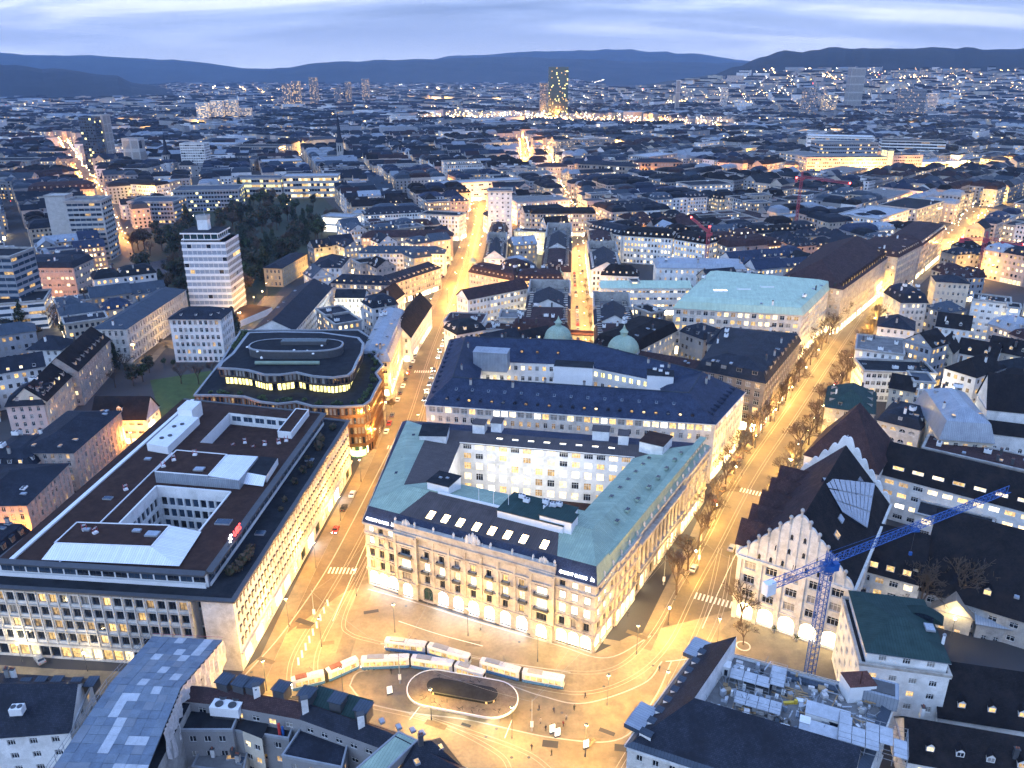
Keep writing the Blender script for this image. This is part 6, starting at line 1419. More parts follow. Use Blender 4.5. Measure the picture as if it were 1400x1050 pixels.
H('left_edge_tower','banded glass tower cut by the left edge of the view',(-40,352),(14,352),40,24,11,'flat',1.0,'bitumen','concrete_blue',spacing=6,ww=5.6,wh=1.9,kind='plain',wts={'glass_blue':.85,'lit_dim':.15},margin=.1,cat='tower',frame='frame_dark')
H('grey_glass_office','dark grey glass office with folded roof beyond the pond',(174,277),(236,277),20,34,5,'flat',1.2,'zinc_dark','concrete_blue',spacing=3,ww=2.2,wh=2.0,wts={'glass_dark':.9,'lit_warm':.1},near=False,frame='frame_dark')
H('grey_glass_office','larger dark grey office with lit stair strip beyond the pond',(236,262),(326,260),21,40,5,'flat',1.2,'zinc_dark','concrete_blue',spacing=3,ww=2.2,wh=2.0,wts={'glass_dark':.85,'lit_yellow':.15},near=False,frame='frame_dark')
H('lit_glass_office','glass office glowing yellow along its top floors behind the park',(318,244),(384,244),22,26,4,'flat',.8,'zinc_dark','concrete',spacing=3.4,ww=3.1,wh=2.6,wts={'lit_yellow':.25,'lit_warm':.3,'glass_dark':.45},near=False)
H('lit_glass_office','longer glass office lit on every floor right of the yellow one',(386,242),(462,241),24,26,4,'flat',.8,'zinc','concrete',spacing=3.4,ww=3.1,wh=2.8,wts={'lit_bright':.35,'lit_warm':.35,'glass_dark':.3},near=False)
H('round_gabled_house','brown-roofed house with rounded gable beyond the angular tower',(38,262),(128,258),17,22,4,'mansard',8,'tile_brown','stone_pink',spacing=3,wts=SOME,near=False,dormers=(6,1.6,1.5,.6))
H('white_curved_block','white-fronted corner block with a dark roof beyond the lamplit boulevard',(152,250),(212,254),17,22,4,'mansard',4,'tile_black','plaster',spacing=2.4,wts={'glass_dark':.7,'lit_warm':.3},gf=SHOPD,near=False)
H('white_curved_block','pinkish lower wing stretching right from the white-fronted corner',(213,254),(246,246),15,20,3,'flat',.6,'zinc','stone_pink',spacing=2.6,wts=HALF,gf=SHOP,near=False)
H('red_strip_office','broad white office with a pinkish light strip along its roof',(604,252),(716,246),20,24,4,'flat',.8,'zinc','plaster',spacing=3.0,ww=2.6,wh=1.6,wts={'glass_dark':.5,'lit_bright':.5},gf=SHOP,near=False)
H('long_barrack','long grey stone building with white-framed bays by the lit boulevard, left half',(790,224),(868,228),24,22,4,'hip',4,'slate','stone_brown',spacing=4,ww=2.6,wh=3.0,wts={'lit_white':.12,'curtain':.3,'glass_dark':.58},near=False)
H('long_barrack','long grey stone building with white-framed bays by the lit boulevard, right half',(868,222),(934,222),24,22,4,'hip',4,'slate','stone_brown',spacing=4,ww=2.6,wh=3.0,wts={'lit_white':.15,'curtain':.3,'glass_dark':.55},near=False)
H('pink_corner_palace','pinkish corner palace standing before the long grey building',(736,228),(776,228),22,24,4,'hip',4,'tile_brown','stone_pink',spacing=3,wts=HALF,near=False,gf=SHOP)
H('pale_grid_office','pale grid-fronted office block by the station',(1066,208),(1098,214),26,40,6,'flat',1,'gravel_grey','concrete',spacing=3,ww=2.2,wh=1.8,wts=SOME,near=False)
H('pale_grid_office','long pale office with ribbed front and a gleaming corner by the station',(1104,216),(1214,216),26,24,6,'flat',1,'slate','concrete',spacing=2.6,ww=1.8,wh=1.8,wts=SOME,near=False)
H('dark_cube_office','dark glass office box rising behind the long pale office',(1122,196),(1202,196),36,40,7,'flat',1,'zinc_dark','concrete_blue',spacing=3,ww=2.6,wh=2.0,wts={'glass_dark':.9,'lit_warm':.1},near=False,frame='frame_dark')
H('pale_grid_office','right wing of the long pale office past the lit glass joint',(1222,213),(1262,213),26,24,6,'flat',1,'slate','concrete',spacing=2.6,ww=1.8,wh=1.8,wts=DARK,near=False)
H('glass_joint','tall lit glass stair joint between the two pale office wings',(1214,206),(1223,206),34,20,9,'flat',.5,'bitumen','concrete',spacing=9,ww=7,wh=3,kind='plain',wts={'lit_yellow':1},near=False,keep=False)
H('white_plinth_office','broad white-banded office beyond the dark glass box',(1104,186),(1196,188),30,40,4,'flat',1,'white_roof','plaster',spacing=6,ww=5.5,wh=2.0,wts={'glass_blue':.8,'lit_dim':.2},near=False)
H('banded_station_office','white and dark banded office with rounded end over the station',(1206,192),(1294,194),32,34,7,'flat',1,'bitumen','plaster',spacing=12,ww=11.6,wh=2.4,kind='plain',wts={'glass_dark':.8,'lit_dim':.2},near=False,margin=.1)
H('garden_shed','low blue-grey roofed shed beside the stone pavilion',(1336,852),(1430,868),4.5,7,1,'gable',2.2,'zinc','stone_grey',spacing=3,wts={'lit_warm':.4,'glass_dark':.6})
fb_=MB();a_,b_=P(772,455,7),P(834,458,7);band(fb_,a_,b_,6.5,.6,2.2,'tile_brown',2.2);band(fb_,a_,b_,7.1,1.1,2.2,'brick_red',-2.05);band(fb_,a_,b_,7.1,1.1,-2.05,'brick_red',2.2)
tag(fb_.build('footbridge'),'covered footbridge spanning the bright middle lane','footbridge')
# domes on the two corner houses
def dome(root,px,py,z,r,label=None):
    p=P(px,py,z);b=MB();b.lathe((p.x,p.y,z-6),[(r*.92,0),(r*.92,5.2),(r*1.06,5.4),(r*1.06,6.0)],'stone_pale',20);b.build('dome_drum',root)
    b=MB();b.lathe((p.x,p.y,z),[(r*math.cos(t),r*.95*math.sin(t))for t in[PI/2*k/8 for k in range(8)]]+[(r*.22,r*.93),(r*.22,r*1.15),(r*.28,r*1.18),(r*.1,r*1.4),(0,r*1.7)],'copper_green',24);b.build('dome',root,smooth=False)
    b=MB()
    for k in range(8):t=2*PI*k/8+.2;b.lathe((p.x+r*.98*math.cos(t),p.y+r*.98*math.sin(t),z-1.4),[(.5,0),(.5,.9),(0,1.4)],'white_metal',6)
    b.build('dome_window',root)
dome(DM,763,462,19,6.6);dome(DM2,852,478,20,7.2)
# small corner domes of the turreted block
for k,(px,py)in enumerate(((646,356),(703,374),(766,374))):
    p=P(px,py,17);b=MB();b.lathe((p.x,p.y,15.5),[(2.4,0),(2.4,1.0),(2.1,1.6),(1.1,3.0),(.3,3.6),(.25,5),(0,6)],'copper_green',12);o=b.build('corner_turret');tag(o,['small green turret cap at the tram street end of the turreted block','small green turret cap in the middle of the turreted block','small green turret cap at the lane end of the turreted block'][k],'turret','turret caps on the turreted block')
# grey panels on the turquoise roof's avenue slope and other roof pieces
def pieces():
    b=MB();a=P(945,402,30.1);c=P(1070,402,30.1)
    for k in range(3):
        p=P(985+k*32,396-k*3,31);o=MB();o.box((0,0,0),(7,2.5,.8),'white_metal',top='lit_white' if k==0 else 'copper_pale');o=o.build('roof_light');o.location=(p.x,p.y,30);tag(o,['bright roof light strip on the turquoise roof\'s left part','flat roof light in the middle of the turquoise roof','flat roof light near the avenue end of the turquoise roof'][k],'roof light','roof lights on the turquoise roof')
pieces()
ORD='first second third fourth fifth sixth seventh eighth ninth tenth eleventh twelfth thirteenth fourteenth fifteenth sixteenth seventeenth eighteenth nineteenth twentieth'.split()
def nth(i):return ORD[i]if i<20 else 'twenty-'+ORD[i-20]if i<29 else '%dth'%(i+1)
def along(ln,spacing,off,s0=0.0,smax=1e9):
    out=[];acc=s0;tot=0.0
    for a,b in zip(ln,ln[1:]):
        l=(b-a).length;d=(b-a)/l
        while acc<=l:
            if tot+acc<smax:out.append((a+d*acc+Vector((-d.y,d.x))*off,math.atan2(d.y,d.x),tot+acc))
            acc+=spacing
        acc-=l;tot+=l
    return out
# ------------------------------------------------------------------ ground and streets
g=MB();
for(x0,x1,y0,y1)in((-9000,9000,-200,12900),):g.poly([(x0,y0,0),(x1,y0,0),(x1,y1,0),(x0,y1,0)],'city_ground')
tag(g.build('ground'),kind='structure')
def sheet(name,pts,z,m,px=True):
    b=MB();b.poly([(*(P(*p)if px else V2(p)),z)for p in pts],m);o=b.build(name);o['kind']='structure';return o
AVE=smooth_line([P(940,905),P(985,790),P(1040,655),P(1100,560),P(1185,430),P(1245,372),P(1312,318),P(1345,285)],6)# tree-lined avenue
TAL=smooth_line([P(405,930),P(470,770),P(535,630),P(572,520),P(618,400),P(645,340),P(652,300),P(660,262)],6)# tram street
LANE=smooth_line([P(800,490),P(797,430),P(792,380),P(788,330),P(784,298),P(760,250),P(745,205)],6)# bright lane
SIDE=smooth_line([P(-60,880),P(20,775),P(110,668),P(172,618),P(225,560)],6)# orange side street
BOUL=smooth_line([P(60,430),P(140,405),P(165,360),P(150,310),P(135,270),P(105,225),P(85,190)],6)# boulevard by the pond
QUAY=smooth_line([P(780,249),P(860,248),P(930,248),P(1060,246),P(1180,243),P(1330,240)],6)# lit boulevard before the station
PARK_ST=smooth_line([P(190,498),P(225,470),P(300,478),P(345,440),P(375,405)],6)
ARMY=smooth_line([P(720,236),P(716,200),P(712,185)],4)
EAST=smooth_line([P(1180,870),P(1130,905),P(1020,900),P(960,900)],4)
STREETS=[(AVE,24),(TAL,20),(LANE,12),(SIDE,12),(BOUL,18),(QUAY,26),(PARK_ST,10),(ARMY,18)]
rb_=MB();pb_=MB()
for k,(ln,w)in enumerate(STREETS):strip(rb_,ln,w-5,.02+.004*k,'asphalt')
tag(rb_.build('road'),kind='structure')
for k,(ln,w)in enumerate(STREETS[:7]):
    for s in(-1,1):strip(pb_,ln,4.0,.13,'pavement',s*(w/2-.5));
    for s in(-1,1):
        n=len(ln);inner=[]
        for i in range(n):
            t=(ln[min(i+1,n-1)]-ln[max(i-1,0)]).normalized();inner.append(ln[i]+Vector((-t.y,t.x))*s*(w/2-2.5))
        for a,b in zip(inner,inner[1:]):
            q=[(*a,.02),(*b,.02),(*b,.13),(*a,.13)];pb_.poly(q if s<0 else q[::-1],'kerb')
tag(pb_.build('pavement'),kind='structure')
sheet('square_paving',[(300,960),(335,915),(400,860),(470,810),(503,800),(640,845),(815,893),(860,870),(1000,835),(1170,885),(1190,930),(990,900),(945,960),(870,1080),(600,1080),(540,1010),(420,950)],.06,'paving')
sheet('fore_street',[(-60,960),(-60,905),(80,915),(340,925),(330,950),(80,950)],.058,'paving')
sheet('side_square',[(950,905),(1003,842),(1170,892),(1190,940),(1100,960)],.064,'pavement')
# tram island and kerb lines
isl=MB();io=smooth_line([P(475,945),P(480,925),P(520,912),P(600,912),P(690,935),P(735,955),P(780,975),P(820,985),P(840,960),P(852,935)],6)
tag(sheet('tram_island',[(478,938),(490,920),(530,914),(600,914),(680,932),(740,952),(800,962),(880,935),(905,905),(918,905),(895,955),(850,1010),(760,1010),(640,985),(560,975),(500,960)],.16,'pavement'),kind='structure')
def line(name,pts,w,m,z,k=8):
    b=MB();strip(b,smooth_line([P(*p)for p in pts],k),w,z,m);return b
kb=MB()
for pts in([(478,938),(490,920),(530,914),(600,914),(680,932),(740,952),(800,962),(880,935),(905,905)],[(478,938),(500,960),(560,975),(640,985),(760,1010),(850,1010),(895,955),(918,905)],
            [(333,926),(385,868),(440,790),(478,722),(520,640),(548,585)],[(503,806),(560,822),(650,850),(760,882),(830,900),(890,870)],[(520,880),(590,890),(680,905),(780,920)]):
    strip(kb,smooth_line([P(*p)for p in pts],8),.35,.172,'kerb')
kb.build('kerb')['kind']='structure'
# rails, as pairs
rl=MB()
TRACKS=[[(330,1010),(380,958),(420,932),(492,905),(560,900),(640,918),(720,938),(800,948),(868,925),(915,880),(950,810),(985,745),(1035,650),(1095,560),(1180,430)],
          [(520,880),(580,884),(660,902),(760,918),(838,915),(890,870),(930,800),(962,745),(1010,655),(1075,560),(1165,430)],
          [(395,955),(400,900),(440,830),(478,765),(520,680),(560,570),(590,480),(628,380),(648,310)],
          [(450,975),(432,905),(462,835),(500,765),(538,680),(575,570),(602,480),(638,380),(655,310)],
          [(520,880),(480,868),(470,850),(490,800),(515,745)],[(870,1060),(905,985),(945,920),(985,840),(1000,760)],[(840,1060),(885,985),(925,920),(965,830),(985,750)],
          [(560,975),(640,1000),(720,1030),(760,1060)],[(500,965),(600,990),(680,1030),(700,1060)]]
for t in TRACKS:
    ln=smooth_line([P(*p)for p in t],10)
    for s in(-.5,.5):strip(rl,ln,.13,.182,'rail',s)
tag(rl.build('tram_rails'),kind='structure')
pm=MB()
for pts in([(880,1050),(925,970),(965,905),(910,905)],[(455,850),(485,780),(520,700)],[(700,985),(690,1010)],[(583,955),(560,985)],[(640,838),(700,858),(760,878)],[(545,850),(600,868),(660,884)],[(960,860),(1010,750),(1060,660)]):
    strip(pm,smooth_line([P(*p)for p in pts],6),.22,.19,'road_paint')
for k in range(9):
    p=P(408+k*5,905-k*10);pm.box((p.x,p.y,.186),(.5,3.0,.006),'road_paint',.3)
rp=random.Random(6)
for k in range(70):
    x_,y_=rp.uniform(330,960),rp.uniform(800,1045);p=P(x_,y_)
    if any(inside(p,q)for q in BUILT):continue
    if k%2:pm.lathe((p.x,p.y,.186),[(.38,0),(0,.004)],'dark_metal',9)
    else:pm.box((p.x,p.y,.182),(rp.uniform(1.5,6),rp.uniform(.8,2.2),.006),rp.choice(['city_ground','asphalt','pavement']),rp.uniform(-.6,.3))
for ln,s_,w_ in((AVE,28,13),(AVE,96,13),(TAL,46,9),(TAL,130,9),(TAL,215,9)):
    p,a,_=along(ln,999,0,s_)[0];u=Vector((-math.sin(a),math.cos(a)))
    for k in range(int(w_/1.1)):c=p+u*(k*1.1-w_/2);pm.box((c.x,c.y,.186),(3.2,.5,.006),'road_paint',a)
tag(pm.build('road_markings'),kind='structure')
# lawn by the copper-clad office and the dark pond
sheet('lawn',[(205,520),(300,505),(272,540),(222,580)],.05,'grass')
sheet('lawn',[(420,470),(432,455),(448,458),(440,478)],.052,'grass')
sheet('pond',[(195,362),(232,352),(245,372),(215,382),(190,380)],.05,'water')
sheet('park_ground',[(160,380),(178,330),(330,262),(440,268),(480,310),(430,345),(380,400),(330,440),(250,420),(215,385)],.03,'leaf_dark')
# ------------------------------------------------------------------ lamps
def lamp_proto(name,hgt,head,armless=True):
    pb2=MB();pb2.lathe((0,0,0),[(.16,0),(.14,.8),(.08,1.0),(.06,hgt)],'dark_metal',7)
    hb2=MB()
    if head=='ball':hb2.lathe((0,0,hgt),[(0,0),(.24,.1),(.32,.32),(.24,.54),(0,.64)],'lamp_glow',8)
    else:hb2.lathe((0,0,hgt),[(.0,-.05),(.42,0),(.42,.1)],'lamp_glow',8);hb2.lathe((0,0,hgt+.1),[(.45,0),(.12,.3),(0,.32)],'dark_metal',8)
    return pb2.mesh('pole'),hb2.mesh('lamp_head')
LP={'ball':lamp_proto('a',5.2,'ball'),'cone':lamp_proto('b',9.0,'cone')}
WARM=(1.0,.51,.10);GOLD=(1.0,.56,.115);ORNG=(1.0,.37,.05)
LIGHTS={}
def lamp(p,label,kind='cone',power=9000,col=WARM,group=None,hgt=None):
    t=Thing('street_lamp',label,'street lamp',(p.x,p.y,.13),group)
    me=LP[kind];t.inst('pole',me[0],t.loc);t.inst('lamp_head',me[1],t.loc)
    k=(kind,power,col)
    if k not in LIGHTS:
        l=bpy.data.lights.new('lamp_light','POINT');l.energy=power;l.color=col;l.shadow_soft_size=.35;LIGHTS[k]=l
    o=bpy.data.objects.new('lamp_light',LIGHTS[k]);COL.objects.link(o);o.parent=t.o;o.location=(0,0,(5.9 if kind=='ball' else 8.5))
for i,(p,a,s)in enumerate(along(AVE,30,8.2,12,380)):lamp(p,nth(i)+' globe lamp from the square on the palace side of the avenue','ball',16500,GOLD,'globe lamps along the avenue, palace side')
for i,(p,a,s)in enumerate(along(AVE,30,-8.2,27,380)):lamp(p,nth(i)+' globe lamp from the square on the hall side of the avenue','ball',16500,GOLD,'globe lamps along the avenue, hall side')
for i,(p,a,s)in enumerate(along(AVE,45,0,390)):lamp(p,nth(i)+' lamp on the far stretch of the avenue','cone',26000,GOLD,'lamps on the far avenue')
for i,(p,a,s)in enumerate(along(TAL,27,7.6,20,330)):lamp(p,nth(i)+' lamp post from the square on the left kerb of the tram street','cone',10500,WARM,'lamp posts along the tram street, left kerb')
for i,(p,a,s)in enumerate(along(TAL,27,-7.6,34,330)):lamp(p,nth(i)+' lamp post from the square on the right kerb of the tram street','cone',10500,WARM,'lamp posts along the tram street, right kerb')
for i,(p,a,s)in enumerate(along(TAL,45,0,340)):lamp(p,nth(i)+' lamp on the far stretch of the tram street','cone',34000,WARM,'lamps on the far tram street')
for i,(p,a,s)in enumerate(along(LANE,24,0,4,260)):lamp(p,nth(i)+' lamp up the bright middle lane from the navy-roofed block','cone',15000,(1,.52,.13),'lamps over the middle lane')
for i,(p,a,s)in enumerate(along(LANE,60,0,270)):lamp(p,nth(i)+' lamp on the far stretch of the middle lane','cone',36000,(1,.54,.16),'lamps at the far end of the lane')
for i,(p,a,s)in enumerate(along(SIDE,26,-4,8)):lamp(p,nth(i)+' orange lamp on the side street behind the flat-roofed office, counted upward','cone',14000,ORNG,'orange side street lamps')
for i,(p,a,s)in enumerate(along(BOUL,42,9,5)):lamp(p,nth(i)+' orange lamp along the boulevard past the pond, counted upward','cone',15000,ORNG,'boulevard lamps by the pond')
for i,(p,a,s)in enumerate(along(QUAY,48,0,5)):lamp(p,nth(i)+' lamp from the left on the boulevard before the station','cone',60000,ORNG,'lamps before the station')
for i,(p,a,s)in enumerate(along(PARK_ST,34,4,6)):lamp(p,nth(i)+' lamp from the left on the short street below the striped tower','cone',6000,GOLD,'lamps below the striped tower')
for i,(p,a,s)in enumerate(along(ARMY,90,0,10)):lamp(p,nth(i)+' lamp up the straight street to the far glass tower','cone',60000,ORNG,'lamps on the far straight street')
for k,(px,py)in enumerate([(365,945),(440,885),(540,865),(470,955),(640,870),(735,905),(590,985),(700,1010),(830,965),(800,1035),(870,895),(910,960),(980,885)]):lamp(P(px,py),['lamp post at the flat-roofed office corner of the square','lamp post at the mouth of the tram street','lamp post before the palace front, left','lamp post at the left tip of the tram island','lamp post before the palace front, middle','lamp post behind the right-hand tram','lamp post beyond the canopy toward the dark row','lamp post below the canopy\'s right end','lamp post beside the group of waiting people','lamp post near the lower edge of the square','lamp post at the palace corner','lamp post on the avenue mouth beside the repair site','lamp post at the entry to the small square'][k],'cone',6000 if k in(2,4,5,10)else 9300,GOLD,'lamp posts on the square')
for px,py,z,pw,c,lab in((1262,1000,6,2600,(1,.9,.7),'wall lamp at the foot of the white corner house'),(1172,985,6,1800,(1,.8,.5),'wall lamp on the flank of the white corner house'),(1165,895,5,3500,(1,.75,.35),'lamp beside the lit shop next to the crane foot'),(1300,870,5,1500,(1,.75,.3),'garden lamp by the stone pavilion'),(1180,812,5,900,(1,.7,.35),'garden lamp among the shrubs of the walled garden'),
                             (1262,560,6,9000,(1,.78,.4),'lamp in the alley below the lattice-fronted house'),(478,445,6,9000,(1,.9,.6),'lamp lighting the forecourt of the low white house'),(215,600,5,3500,(1,.6,.2),'lamp beside the old white house'),(725,350,6,16000,(1,.86,.45),'lamp in the bright court between the mansard rows'),(30,905,6,1300,(1,.8,.45),'lamp on the street before the office block'),(120,918,5,700,(1,.8,.45),'lamp under the office block\'s front'),(-10,960,6,4000,(1,.8,.45),'lamp at the lower left street'),(752,707,14,7500,(1,.88,.62),'lamp in the palace courtyard, right'),(674,696,14,7500,(1,.88,.62),'lamp in the palace courtyard, left'),(1290,700,6,2500,(1,.8,.45),'lamp in the court of the black range'),(360,410,6,5000,ORNG,'orange lamp in front of the yellow villa'),(330,440,5,7000,GOLD,'lamp under the striped tower\'s podium'),(240,585,5,2500,ORNG,'orange lamp at the edge of the lawn'),(674,560,10,3500,(1,.9,.7),'lamp in the court of the navy block')):
    p=P(px,py,z-5 if z>8 else 0);t=Thing('street_lamp',lab,'street lamp',(p.x,p.y,z-5 if z>8 else .13));t.inst('pole',LP['ball'][0],t.loc);t.inst('lamp_head',LP['ball'][1],t.loc)
    l=bpy.data.lights.new('lamp_light','POINT');l.energy=pw;l.color=c;l.shadow_soft_size=.35;o=bpy.data.objects.new('lamp_light',l);COL.objects.link(o);o.parent=t.o;o.location=(0,0,5.9)
# ------------------------------------------------------------------ tram stop canopy
def canopy():
    c=(P(558,935,3.6)+P(708,962,3.6))/2;a=P(708,962,3.6)-P(558,935,3.6);Ln=a.length;rz=math.atan2(a.y,a.x)
    t=Thing('tram_shelter','oval tram stop canopy with white rim and raised oval roof light','shelter',(c.x,c.y,.16),None,rz)
    def stad(L_,W_,n=14):
        r=W_/2;s=L_/2-r;o=[]
        for k in range(n+1):u=-PI/2+PI*k/n;o.append((s+r*math.cos(u),r*math.sin(u)))
        for k in range(n+1):u=PI/2+PI*k/n;o.append((-s+r*math.cos(u),r*math.sin(u)))
        return o
    def part(name,mb):o=bpy.data.objects.new(name,mb.mesh(name));COL.objects.link(o);o.parent=t.o;return o
    W0=12.2;b=MB();ou,inn=stad(Ln,W0),stad(Ln-.5,W0-.5)
    for i in range(len(ou)):
        j=(i+1)%len(ou);b.poly([(*ou[i],3.25),(*ou[j],3.25),(*ou[j],3.75),(*ou[i],3.75)],'white_metal');b.poly([(*ou[i],3.75),(*ou[j],3.75),(*inn[j],3.75),(*inn[i],3.75)],'white_metal')
    part('rim',b)
    b=MB();b.poly([(*p,3.66)for p in inn],'canopy_roof');b.poly([(*p,3.25)for p in reversed(ou)],'white_metal');part('roof',b)
    b=MB();q,q2=stad(Ln*.62,4.2),stad(Ln*.62+.5,4.7)
    for i in range(len(q)):
        j=(i+1)%len(q);b.poly([(*q[i],3.66),(*q[j],3.66),(*q[j],4.5),(*q[i],4.5)],'lit_warm' if i%4==0 else 'glass_dark');b.poly([(*q2[i],4.5),(*q2[j],4.5),(*q2[j],4.75),(*q2[i],4.75)],'dark_metal')
    b.poly([(*p,4.75)for p in q2],'bitumen');b.poly([(*p,4.5)for p in reversed(q2)],'dark_metal');part('roof_light',b)
    b=MB();q=stad(Ln*.5,3.4);b.prism(q,0,3.2,'glass_pale',None);part('kiosk',b)
    for x in(-.36,-.18,.18,.36):
        for y in(-3,3):b=MB();b.tube((x*Ln,y,0),(x*Ln,y,3.25),.12,.12,'grey_metal',6);part('post',b)
    for s in range(40):
        rg=random.Random(s);th=MB();x,y=rg.uniform(-Ln*.4,Ln*.4),rg.choice((-1,1))*rg.uniform(2.7,5.2);th.box((x,y,3.665),(rg.uniform(.4,1.4),.12,.03),'bitumen',rg.random()*3);part('roof_seam',th)
    for x in(-.3,0,.3):
        l=bpy.data.lights.new('canopy_light','POINT');l.energy=900;l.color=(1,.86,.6);l.shadow_soft_size=.3;o=bpy.data.objects.new('canopy_light',l);COL.objects.link(o);o.parent=t.o;o.location=(x*Ln,-4.0,2.9)
canopy()
# ------------------------------------------------------------------ trams
def tram_body(L_,red=False):
    """one articulated half, x along, 2.3 wide"""
    out={};w=1.15;s=.25
    b=MB();sec=[(-w,.35),(-w,1.15),(-w+.03,2.75),(-w+.25,3.15),(w-.25,3.15),(w-.03,2.75),(w,1.15),(w,.35)]
    xs=[-L_/2,-L_/2+.5,L_/2-.5,L_/2];sc=[.84,1,1,.84]
    for k in range(3):
        for i in range(7):
            (y0,z0),(y1,z1)=sec[i],sec[i+1];m='tram_blue' if i in(0,6)else 'tram_white'
            b.poly([(xs[k],y0*sc[k],z0),(xs[k],y1*sc[k],z1),(xs[k+1],y1*sc[k+1],z1),(xs[k+1],y0*sc[k+1],z0)],m)
    for k,o in((0,1),(3,-1)):b.poly([(xs[k],y*sc[k],z)for y,z in(sec if o<0 else sec[::-1])],'tram_white')
    out['body']=b.mesh('body')
    wn=MB()
    n=max(3,int(L_/1.7))
    wm_=wn;cw=(L_-1.4)/n;wn.poly([(-cw*.42,0,0),(cw*.42,0,0),(cw*.42,0,1.05),(-cw*.42,0,1.05)],'lit_warm');bar(wn,-cw*.46,cw*.46,-.06,0,-.02,.01,'frame_dark')
    out['window']=wn.mesh('window');out['n']=n;out['cw']=cw
    rf=MB();rf.box((-L_*.2,0,3.15),(L_*.35,1.5,.3),'grey_metal' if not red else 'brick_red');rf.box((L_*.22,0,3.15),(L_*.25,1.3,.22),'tram_white');out['roof_box']=rf.mesh('roof_box')
    fb=MB();fb.poly([(0,-.8,0),(0,.8,0),(0,.7,1.1),(0,-.7,1.1)],'glass_dark');out['windscreen']=fb.mesh('windscreen')
    bg_=MB()
    for x in(-.7,.7):
        for y in(-.7,.7):bg_.lathe((x,y,.02),[(0,0),(.3,0),(.3,.3),(0,.3)],'dark_metal',8)
    bg_.box((0,0,.1),(2.4,1.7,.3),'dark_metal');out['bogie']=bg_.mesh('bogie')
    hl=MB();hl.lathe((0,0,0),[(.12,0),(.1,.08),(0,.1)],'lamp_white',6);out['headlight']=hl.mesh('headlight')
    return out
TB={}
def tram(label,pts,red=False):
    """pts: plan polyline of the joints, one body between each pair"""
    z0=.19;c=(V2(pts[0])+V2(pts[-1]))/2;t=Thing('tram',label,'tram',(c.x,c.y,z0),'trams at the stop')
    for k,(a,b)in enumerate(zip(pts,pts[1:])):
        a,b=V2(a),V2(b);L_=round((b-a).length-.7,1);rz=math.atan2((b-a).y,(b-a).x);m=(a+b)/2;key=(L_,red)
        if key not in TB:TB[key]=tram_body(L_,red)
        d=TB[key];s=t.inst('body',d['body'],(m.x,m.y,z0),rz)
        def sub(name,me,loc,r=0.0):
            o=bpy.data.objects.new(name,me);COL.objects.link(o);o.parent=s;o.location=loc;o.rotation_euler=(0,0,r)
        for i in range(d['n']):
            x=-L_/2+.7+(i+.5)*d['cw'];sub('window',d['window'],(x,-1.17,1.45));sub('window',d['window'],(x,1.17,1.45),PI)
        sub('roof_box',d['roof_box'],(0,0,0));sub('bogie',d['bogie'],(-L_*.3,0,0));sub('bogie',d['bogie'],(L_*.3,0,0))
        if k==0:sub('windscreen',d['windscreen'],(-L_/2-.02,0,1.5));sub('headlight',d['headlight'],(-L_/2-.05,-.6,.9));sub('headlight',d['headlight'],(-L_/2-.05,.6,.9))
        else:gb=MB();gb.box((a.x,a.y,z0+.45),(.7,2.0,2.55),'tyre',rz);gb.build('bellows',t)
        if k==len(pts)-2:sub('windscreen',d['windscreen'],(L_/2+.02,0,1.5),PI)
    pn=MB();p=V2(pts[0]).lerp(V2(pts[1]),.6);z=z0+3.4
    pn.tube((p.x-.7,p.y,z),(p.x+.3,p.y+.3,z+.9),.04,.04,'dark_metal',4);pn.tube((p.x+.3,p.y+.3,z+.9),(p.x-.2,p.y,z+1.8),.04,.04,'dark_metal',4);pn.tube((p.x-.2,p.y-.8,z+1.8),(p.x-.2,p.y+.8,z+1.8),.04,.04,'dark_metal',4);pn.build('pantograph',t)
def pz(x,y):return P(x,y,0)
tram('white and blue tram with red roof strip nearest the flat-roofed office',[pz(398,944),pz(446,932),pz(491,912)],True)
tram('white and blue tram standing behind the oval canopy',[pz(493,914),pz(562,911),pz(622,920),pz(664,934)])
tram('white and blue tram right of the canopy\'s far end',[pz(656,915),pz(713,930),pz(773,941)])
tram('white tram on the track nearest the palace',[pz(526,887),pz(585,894),pz(644,911)])
